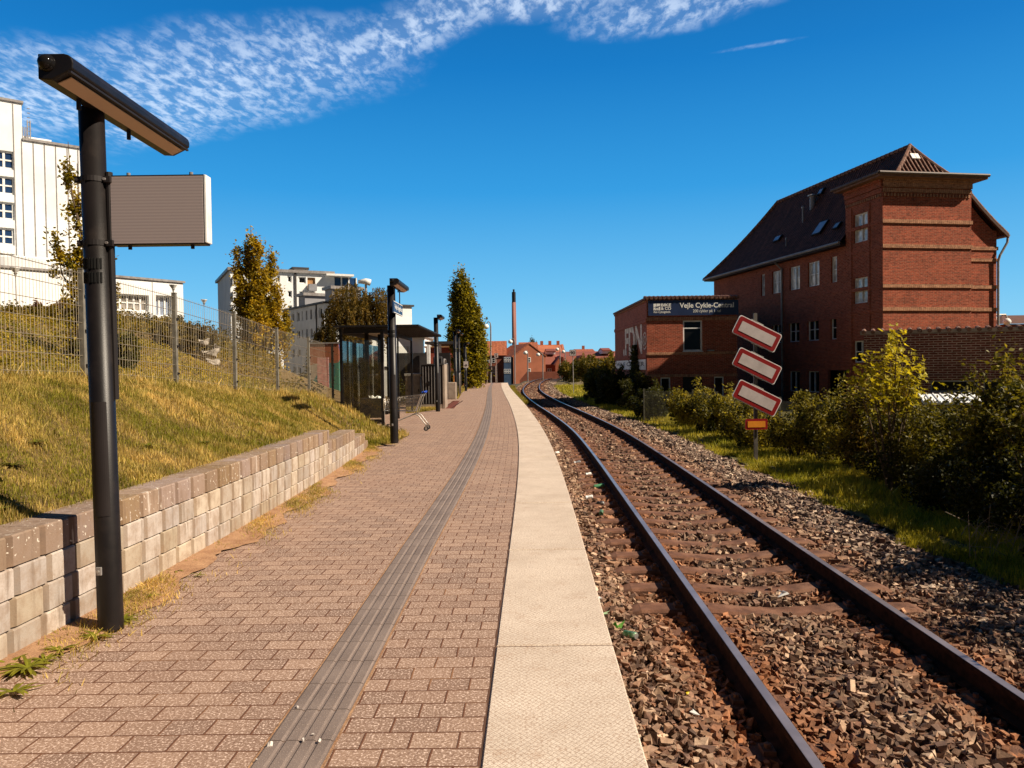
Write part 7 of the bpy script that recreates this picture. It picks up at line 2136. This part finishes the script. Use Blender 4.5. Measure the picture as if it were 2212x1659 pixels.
bush_px(1850, 1030, 815, 14.8, .75, .8, 10000, .055, 'dark red-tinged bush left of the young maple', (.055, .045, .010), (.22, .15, .03))
bush_px(1905, 1050, 880, 13.4, .9, .9, 11000, .052, 'dark bush below the young maple', (.030, .034, .005), (.14, .12, .015))
bush_px(1990, 1080, 872, 12.2, .9, .9, 12000, .050, 'broad bush between the maple and the near thicket', (.040, .044, .006), (.18, .15, .018))
bush_px(2075, 1110, 862, 11.0, .95, .9, 13000, .048, 'thick bush in front of the white canopy roof', (.032, .036, .005), (.15, .13, .015))
bush_px(2165, 1140, 792, 10.2, .75, .9, 15000, .058, 'tall near bush with pale leafy shoots at the right edge', (.05, .055, .008), (.28, .23, .03), spiky=.4, stems=16)
bush_px(2290, 1150, 800, 9.0, 1.1, 1.0, 14000, .05, 'tall dark thicket cut off by the right edge of the photograph', (.03, .034, .005), (.16, .14, .02))
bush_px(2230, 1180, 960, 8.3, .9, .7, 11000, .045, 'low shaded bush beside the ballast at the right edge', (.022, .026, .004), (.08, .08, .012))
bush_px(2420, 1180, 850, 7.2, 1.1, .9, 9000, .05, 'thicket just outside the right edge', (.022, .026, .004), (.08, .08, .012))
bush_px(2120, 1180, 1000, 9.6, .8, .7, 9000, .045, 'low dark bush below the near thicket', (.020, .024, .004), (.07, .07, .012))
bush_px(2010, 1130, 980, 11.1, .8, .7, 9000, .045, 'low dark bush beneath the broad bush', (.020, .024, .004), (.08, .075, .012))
for X_, Y_, h_, lab in ((6.1, 5.6, 2.5, 'tall shrub beside the track just right of the camera'), (6.0, 3.9, 2.4, 'tall shrub beside the track level with the camera'), (6.4, 7.3, 2.5, 'tall shrub beside the track right of the view'), (6.0, 2.5, 2.3, 'tall shrub beside the track behind the camera on the right')):
    shrub('bush', lab, X_, Y_, -.6, h_, 1.0, 1.0, 9000, .06, (.022, .026, .004), (.12, .11, .012), grp)
# ivy climbing the shop corner
ip = SS.hit(*Z6(400, 1100)); n = 9000
iu = ip[0] + rng.normal(0, 1.3, n); iz = GZ + (rng.random(n) ** .8) * 3.5; kk = np.abs(iu - ip[0]) < (2.6 - .70 * (iz - GZ)); iu, iz = iu[kk], iz[kk]; n = len(iu)
C_ = np.array([SS.P(a, b, .04 + abs(rng.normal(0, .13)))[:] for a, b in zip(iu, iz)])
t = thing('climbing_ivy', 'dark ivy climbing the shop side wall over the white sign', 'climbing plant', (C_[:, 0].mean(), C_[:, 1].mean(), GZ))
link(foliage_mesh('foliage', C_, .10 * rng.uniform(.6, 1.4, n), .08 * rng.uniform(.6, 1.3, n), leaf_colors(n, (.02, .025, .004), (.09, .085, .015), rng.random(n)), -.3), 'foliage', t)
MB().tube([SS.P(ip[0], GZ, .05), SS.P(ip[0] + .1, 1.5, .05), SS.P(ip[0] - .1, 3.4, .05)], [.04, .03, .01], 6).build('stem', M_['bark'], t)

# young maple with big lobed leaves
def maple_leaves(C_, size, col):
    ang = np.radians([90, 60, 42, 15, -8, -40, -90, -140, -172, 165, 138, 120]); rad = np.array([1, .48, .86, .40, .74, .30, .22, .30, .74, .40, .86, .48])
    n = len(C_); m = len(ang)
    d = rng.normal(size=(n, 3)) * np.array([.8, .8, .35]) + np.array([.15, -.35, -.1]); d /= np.linalg.norm(d, axis=1)[:, None]
    nn = rng.normal(size=(n, 3)) * .5 + np.array([.5, -.35, .9]); s = np.cross(d, nn); s /= np.linalg.norm(s, axis=1)[:, None]
    V = C_[:, None, :] + (s[:, None, :] * np.cos(ang)[None, :, None] + d[:, None, :] * np.sin(ang)[None, :, None]) * rad[None, :, None] * size[:, None, None] * .5
    fc = np.cross(s, d); V += fc[:, None, :] * (np.abs(np.cos(ang)) * .10)[None, :, None] * size[:, None, None]
    V = np.concatenate([V, C_[:, None, :]], 1)
    F = np.array([(m, k, (k + 1) % m) for k in range(m)])[None] + (np.arange(n) * (m + 1))[:, None, None]
    return V.reshape(-1, 3), F.reshape(-1, 3), np.repeat(col, m + 1, 0)
YM = 13.0
mt = thing('maple_sapling', 'young maple with large bright yellow-green lobed leaves rising above the bushes', 'tree', (A(1925, 1000, YM).x, YM, -.6))
mb = MB(); stems_ = []
b0 = A(1925, 1000, YM); b0.z = -.6
for (px, py) in ((1938, 712), (1868, 768), (1985, 790), (1905, 760), (1950, 780), (1890, 800), (1968, 830), (1845, 810), (1925, 740)):
    tp = A(px, py, YM + rng.uniform(-.3, .3)); st = b0 + Vector((rng.uniform(-.1, .1), rng.uniform(-.1, .1), 0)); md = st.lerp(tp, .6) + Vector((0, 0, .12))
    mb.tube([st, md, tp], [.022, .013, .005], 5, cap=False); stems_.append((md, tp))
mb.build('stem', M_['bark'], mt, uv=False)
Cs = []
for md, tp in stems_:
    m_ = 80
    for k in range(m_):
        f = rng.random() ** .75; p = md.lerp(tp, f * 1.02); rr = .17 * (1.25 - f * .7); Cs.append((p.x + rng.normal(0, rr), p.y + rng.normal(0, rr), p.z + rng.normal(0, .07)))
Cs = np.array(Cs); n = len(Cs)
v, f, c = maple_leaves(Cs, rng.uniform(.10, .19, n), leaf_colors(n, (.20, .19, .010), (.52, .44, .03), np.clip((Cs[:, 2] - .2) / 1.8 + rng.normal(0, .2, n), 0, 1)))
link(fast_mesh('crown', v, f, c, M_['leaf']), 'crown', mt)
# same kind of leaves scattered on the near thicket
# bare pale twigs in the shaded thicket
tw_ = thing('bare_twigs', 'tangle of bare pale twigs in the shade at the right edge', 'twigs', (A(2180, 1180, 8.6).x, 8.6, -.6))
mb = MB()
for k in range(34):
    b = A(rng.uniform(2080, 2230), rng.uniform(1120, 1230), 8.4 + rng.uniform(-.3, .4)); d = Vector((rng.uniform(-.5, .5), rng.uniform(-.2, .1), rng.uniform(.1, .6)))
    mb.tube([b - d * .4, b + Vector((0, 0, .05)), b + d * .6], [.004, .0035, .0015], 4, cap=False)
mb.build('twig', simple('pale_twig', (.35, .27, .19), .8), tw_, uv=False)

# fence along the right
fr = thing('right_mesh_fence', 'low grey-green wire mesh fence hidden among the bushes on the right', 'fence', (A(1779, 900, 19.5).x, 19.5, -.6))
FP = [(1497, 27.4), (1548.6, 24.9), (1612, 22.6), (1684, 20.4), (1779, 18.1), (1907.6, 15.9), (2062, 13.8), (2240, 11.6)]
pts_ = [A(px, 860, Y) for px, Y in FP]
for p in pts_:
    o = MB().box((p.x, p.y, .05), (.06, .06, 1.3)).build('post', M_['fencer'], fr); MB().box((p.x, p.y, .71), (.07, .07, .02)).build('post_cap', M_['fencer'], o)
for a, b in zip(pts_[:-1], pts_[1:]):
    mesh_panel(a.y, b.y, a.x, b.x, -.55, -.55, .60, .60, M_['fencer'], fr, r=.004)
MB().box((pts_[0].x - 1.3, 30, .05), (.05, .05, 1.3)).build('post', M_['fencer'], fr)
mesh_panel(30, 27.4, pts_[0].x - 1.3, pts_[0].x, -.55, -.55, .60, .60, M_['fencer'], fr, r=.004)

# hedge on the bank top, brown shrubs and the shrubs behind the fence
for (px, Y, h, rx, lab, cA, cB) in ((70, 22, .45, 1.6, 'clipped golden hedge piece on the bank at the far left', (.12, .10, .01), (.3, .2, .02)), (110, 26, .9, .8, 'reddish-brown shrub before the round entrance', (.09, .03, .012), (.2, .08, .03)),
        (290, 30, .9, 2.2, 'dark shrub on the bank top below the white wing', (.045, .045, .008), (.12, .10, .02)), (345, 33, .8, 2.2, 'second dark shrub on the bank top below the white wing', (.045, .045, .008), (.13, .10, .02)), (430, 37, .9, 2.6, 'dark heathery shrub on the bank left of the golden tree', (.05, .04, .01), (.13, .09, .02)), (480, 38, .9, 2.0, 'dark shrub at the foot of the golden tree', (.05, .045, .01), (.15, .10, .02)),
        (600, 40, 1.2, 1.6, 'low leafy shrub behind the third fence post', (.06, .06, .008), (.17, .13, .02)), (400, 25, 1.0, 1.2, 'brownish shrub right of the first fence post', (.07, .05, .012), (.2, .14, .03)), (235, 15.5, .8, .7, 'shrub behind the nearest lamp post on the bank', (.06, .06, .008), (.18, .14, .02))):
    x = A(px, 750, Y).x; zb = float(left_z(x, Y)) - .1
    shrub('bank_shrub', lab, x, Y, zb, h, rx, rx * .8, 7000, .10, cA, cB, 'shrubs on the bank behind the mesh fence')
for (px, Y, h, rx, lab) in ((715, 47, 1.7, 1.6, 'dark shrub under the weeping birch, left side'), (690, 55, 3.2, 1.4, 'dark bush between the grey block and the birch'), (860, 34, 1.3, .5, 'small shrub behind the shelter'), (985, 72, 2.6, 2.0, 'dark bush left of the dense columnar tree'), (975, 52, 1.5, .5, 'little yellowish shrub near the yellow marker post')):
    x = A(px, 800, Y).x
    shrub('shrub', lab, x, Y, -.2, h, rx, rx, 6000, .14 if Y > 40 else .07, (.035, .04, .006), (.12, .10, .015))
for (px, Y, h, rx, lab) in ((1232, 128, 3.0, 2.4, 'olive tree crown behind the pale railings, left'), (1262, 120, 3.6, 2.8, 'olive tree crown behind the pale railings, right'), (1300, 100, 3.4, 2.6, 'bushy tree left of the shop beyond the grass'), (1322, 80, 3.2, 2.2, 'bushy tree close to the far shop corner')):
    x = A(px, 800, Y).x
    shrub('leafy_tree', lab, x, Y, -1.0, h + .4, rx, rx, 8000, .28, (.06, .06, .008), (.26, .19, .025), cat='tree', group='small trees by the far bend')
x = A(1124, 760, 240).x
columnar('columnar_tree', 'bare-looking little tree rising behind the gabled house roofs', A(1150, 760, 200).x, 200, -3, A(1150, 734, 200).z, 2.0, 60, 14, .4, (.07, .06, .03), (.14, .11, .04), clr=.6, low=.4)
# pale rocks beyond the fence
for i, (px, py, Y, s) in enumerate(((451, 764, 20, .19), (466, 752, 21.5, .16), (441, 738, 22, .13), (459, 782, 19.2, .15))):
    p = A(px, py, Y); t_ = 'pale broken rock %s behind the mesh fence' % ['in the middle of the slope', 'right of the others', 'highest on the slope', 'lowest on the slope'][i]
    v, f, c = stones(np.array([[p.x, p.y, p.z]]), np.array([s * 2]), np.array([[.46, .40, .33]]))
    me = fast_mesh('rock', v, f, c, M_['stone']); o = link(me, 'rock'); tag(o, t_, 'rock', 'pale rocks behind the fence')
    sm = o.modifiers.new('s', 'SUBSURF'); sm.subdivision_type = 'SIMPLE'; sm.levels = sm.render_levels = 3
    tx = bpy.data.textures.new('rk', 'CLOUDS'); tx.noise_scale = .3; dm = o.modifiers.new('d', 'DISPLACE'); dm.texture = tx; dm.strength = .25

# ================================================================== weeds along the block wall
def weed(label, x, y, s, n, col=(.13, .13, .012)):
    t = thing('weed', label, 'weed', (x, y, 0), 'weeds at the foot of the block wall')
    V = []; Fq = []
    for k in range(n):
        a = rng.uniform(0, 2 * math.pi); L = s * rng.uniform(.5, 1.1); up = rng.uniform(.05, .6); w = s * rng.uniform(.10, .18)
        d = Vector((math.cos(a), math.sin(a), 0)); sd = Vector((-d.y, d.x, 0)); b = len(V); m = 5
        for i in range(m + 1):
            t_ = i / m; p = Vector((x, y, .012)) + d * (L * t_) + UP * (L * up * t_ * (1.15 - t_ * .9)); ww = w * (math.sin(math.pi * (t_ * .8 + .14)) ** .8) 
            V += [p - sd * ww * .5 + UP * .004, p + sd * ww * .5 + UP * .004]
        for i in range(m): Fq.append((b + 2 * i, b + 2 * i + 1, b + 2 * i + 3, b + 2 * i + 2))
    V = np.array([v[:] for v in V]); cols_ = np.tile(np.array(col) * 1.8, (len(V), 1)) * rng.uniform(.6, 1.4, (len(V), 1))
    link(fast_mesh('leaf', V, np.array(Fq), cols_, M_['leaf']), 'leaf', t)['kind'] = 'stuff'
WD = [(95, 1432, .10, 16, 'small weed between the corner dandelion and its neighbour'), (330, 1290, .07, 14, 'tiny weed on the sand right of the lamp post'), (480, 1180, .07, 14, 'tiny weed between the first and the middle weeds'), (655, 1068, .08, 16, 'low weed just past the bushy weed'), (60, 1448, .16, 30, 'large spreading dandelion in the bottom left corner'), (30, 1500, .13, 18, 'weed just below the large corner dandelion'), (130, 1410, .11, 16, 'weed left of the lamp post foot at the wall'), (205, 1380, .13, 14, 'long-leaved dandelion in front of the lamp post foot'), (265, 1345, .11, 34, 'grassy weed clump right of the lamp post foot'),
      (378, 1238, .09, 18, 'weed at the wall just past the lamp post'), (430, 1245, .07, 12, 'small flat weed out on the sand'), (410, 1215, .08, 14, 'weed a little up the wall foot'), (548, 1133, .10, 18, 'weed in the middle of the wall foot'), (585, 1120, .08, 14, 'weed next to the middle weed'), (623, 1082, .11, 20, 'bushy weed two thirds along the wall'), (690, 1045, .10, 16, 'weed near the far end of the wall'), (735, 1010, .10, 18, 'weed below the wall steps'), (770, 985, .10, 18, 'weed at the very end of the wall'), (20, 1440, .12, 14, 'upright broad-leaved weed against the wall at the left edge')]
for px, py, s, n, lab in WD:
    p = G(px, py, .004); weed(lab, p.x, p.y, s, n)
for px, py, Y, lab in ((30, 1010, 5.6, 'dandelion leaves on the lawn at the left edge'), (75, 985, 6.2, 'broad-leaved weed on the lawn left of the lamp post'), (20, 1050, 4.9, 'dark weed tuft just above the wall at the left edge'), (440, 970, 8.4, 'leafy weed on the lawn above the middle of the wall'), (560, 905, 10.6, 'tall sorrel weed on the lawn'), (320, 975, 7.4, 'thistle-like weed right of the lamp post')):
    p = A(px, py, Y); t0_ = float(lawn_z(np.array([p.x]), np.array([p.y]))[0][0])
    weed(lab, p.x, p.y, .13, 26, (.11, .11, .012)); o = bpy.data.objects[[o.name for o in bpy.data.objects if o.get('label') == lab][0]]; o.location.z = t0_; o['group'] = 'weeds in the lawn'

# ================================================================== litter on the ballast
def can(name, label, px, py, zb, rz, mat, L=.12, r=.033, cat='can', crush=0.0):
    p = G(px, py, zb); t = thing(name, label, cat, (p.x, p.y, p.z), None)
    d = Vector((math.cos(rz), math.sin(rz), .1)).normalized(); mb = MB()
    pts = [p + d * (L * f) for f in (-.5, -.46, -.2, .1, .42, .5)]; mb.tube(pts, [r * .75, r, r * (1 - crush), r * (1 - crush * .4), r, r * .78], 12)
    mb.build('body', mat, t)
    MB().tube([p + d * (L * .5), p + d * (L * .52)], r * .72, 12).build('end', M_['tin'], t)
    return t
Z7b = lambda x, y: (918.1 + .1953 * x, 799.3 + .1953 * y)
grn = simple('can_green', (.12, .32, .14), .35, .5, .6, 25, dirt=(.5, .5, .45), dscale=22, damt=.9)
can('drink_can', 'green and silver drink can lying by the platform edge in the foreground', 1362, 1372, -.53, R(-50), grn)
can('drink_can', 'crushed pale drink can by the near sleepers left of the rail', *Z7b(1950, 1575), -.54, R(80), grn, crush=.3)
can('drink_can', 'white and red can beside the left rail', *Z7b(1805, 1150), -.54, R(20), M_['whitep'], crush=.25)
can('glass_bottle', 'pale green bottle lying across the ballast by the left rail', *Z7b(1925, 1280), -.54, R(10), M_['greenbottle'], .2, .032, 'bottle')
can('drink_can', 'dirty white can midway along the platform edge', *Z7b(1815, 1405), -.54, R(5), M_['whitep'], crush=.2)
can('drink_can', 'dark striped can near the sleepers ahead of the pale bottle', *Z7b(1940, 1475), -.54, R(-25), simple('can_dark', (.05, .05, .05), .4, .4, .9, 30, dirt=(.6, .6, .6), dscale=25, damt=.9))
can('drink_can', 'small bright can far along the left rail', *Z7b(1460, 915), -.54, R(30), M_['whitep'])
can('plastic_bottle', 'clear crumpled bottle by the left rail', *Z7b(1680, 1020), -.54, R(15), M_['tin'], .16, .035, 'bottle', crush=.3)
def scrap(name, label, px, py, zb, s, mat, cat='litter'):
    p = G(px, py, zb); V = [p + Vector(rng.uniform(-s, s, 3) * np.array([1, 1, .5])) + UP * s * .5 for _ in range(9)]
    t = thing(name, label, cat, tuple(p)); mb = MB(); mb.add(V, [(0, 1, 2), (1, 2, 3), (2, 3, 4), (3, 4, 5), (4, 5, 6), (5, 6, 7), (6, 7, 8)]); mb.build('sheet', mat, t)
scrap('food_wrapper', 'crumpled bright green wrapper next to the foreground can', 1338, 1358, -.52, .06, simple('wrapper', (.25, .55, .12), .4, 0, .5, 30))
scrap('plastic_scrap', 'torn white plastic between the rails', 1688, 1288, -.52, .055, M_['whitep'])
scrap('plastic_scrap', 'little white scrap on the ballast by the platform edge', 1293, 1297, -.53, .035, M_['whitep'])
scrap('plastic_scrap', 'white scrap near the bottom between slab and rail', 1500, 1543, -.53, .03, M_['whitep'])
scrap('cigarette_lighter', 'tiny yellow scrap on the ballast in the foreground', 1485, 1502, -.53, .02, simple('yel', (.8, .6, .02), .4))
scrap('green_strap', 'pale green strap at the slab edge in the foreground', 1309, 1330, -.5, .04, simple('strap', (.35, .5, .3), .5))
# pebbles on the tactile strip
for i, (px, py) in enumerate(((676, 1586), (655, 1598), (583, 1608), (555, 1640), (642, 1527), (690, 1600))):
    p = G(px, py, .018); v, f, c = stones(np.array([[p.x, p.y, p.z]]), np.array([.012 + .004 * (i % 3)]), np.array([[.75, .68, .62]]))
    o = link(fast_mesh('pebble', v, f, c, M_['stone']), 'pebble'); tag(o, 'pale pebble lying ' + ['on the ribbed strip, farthest up to the right of the lower group', 'on the ribbed strip, second from the top of the lower group', 'at the left edge of the ribbed strip above the bottom-left pebble', 'on the ribbed strip closest to the bottom left', 'alone on the ribbed strip, highest of all the pebbles', 'on the right side of the ribbed strip near the bottom'][i], 'pebble', 'pebbles on the ribbed strip')
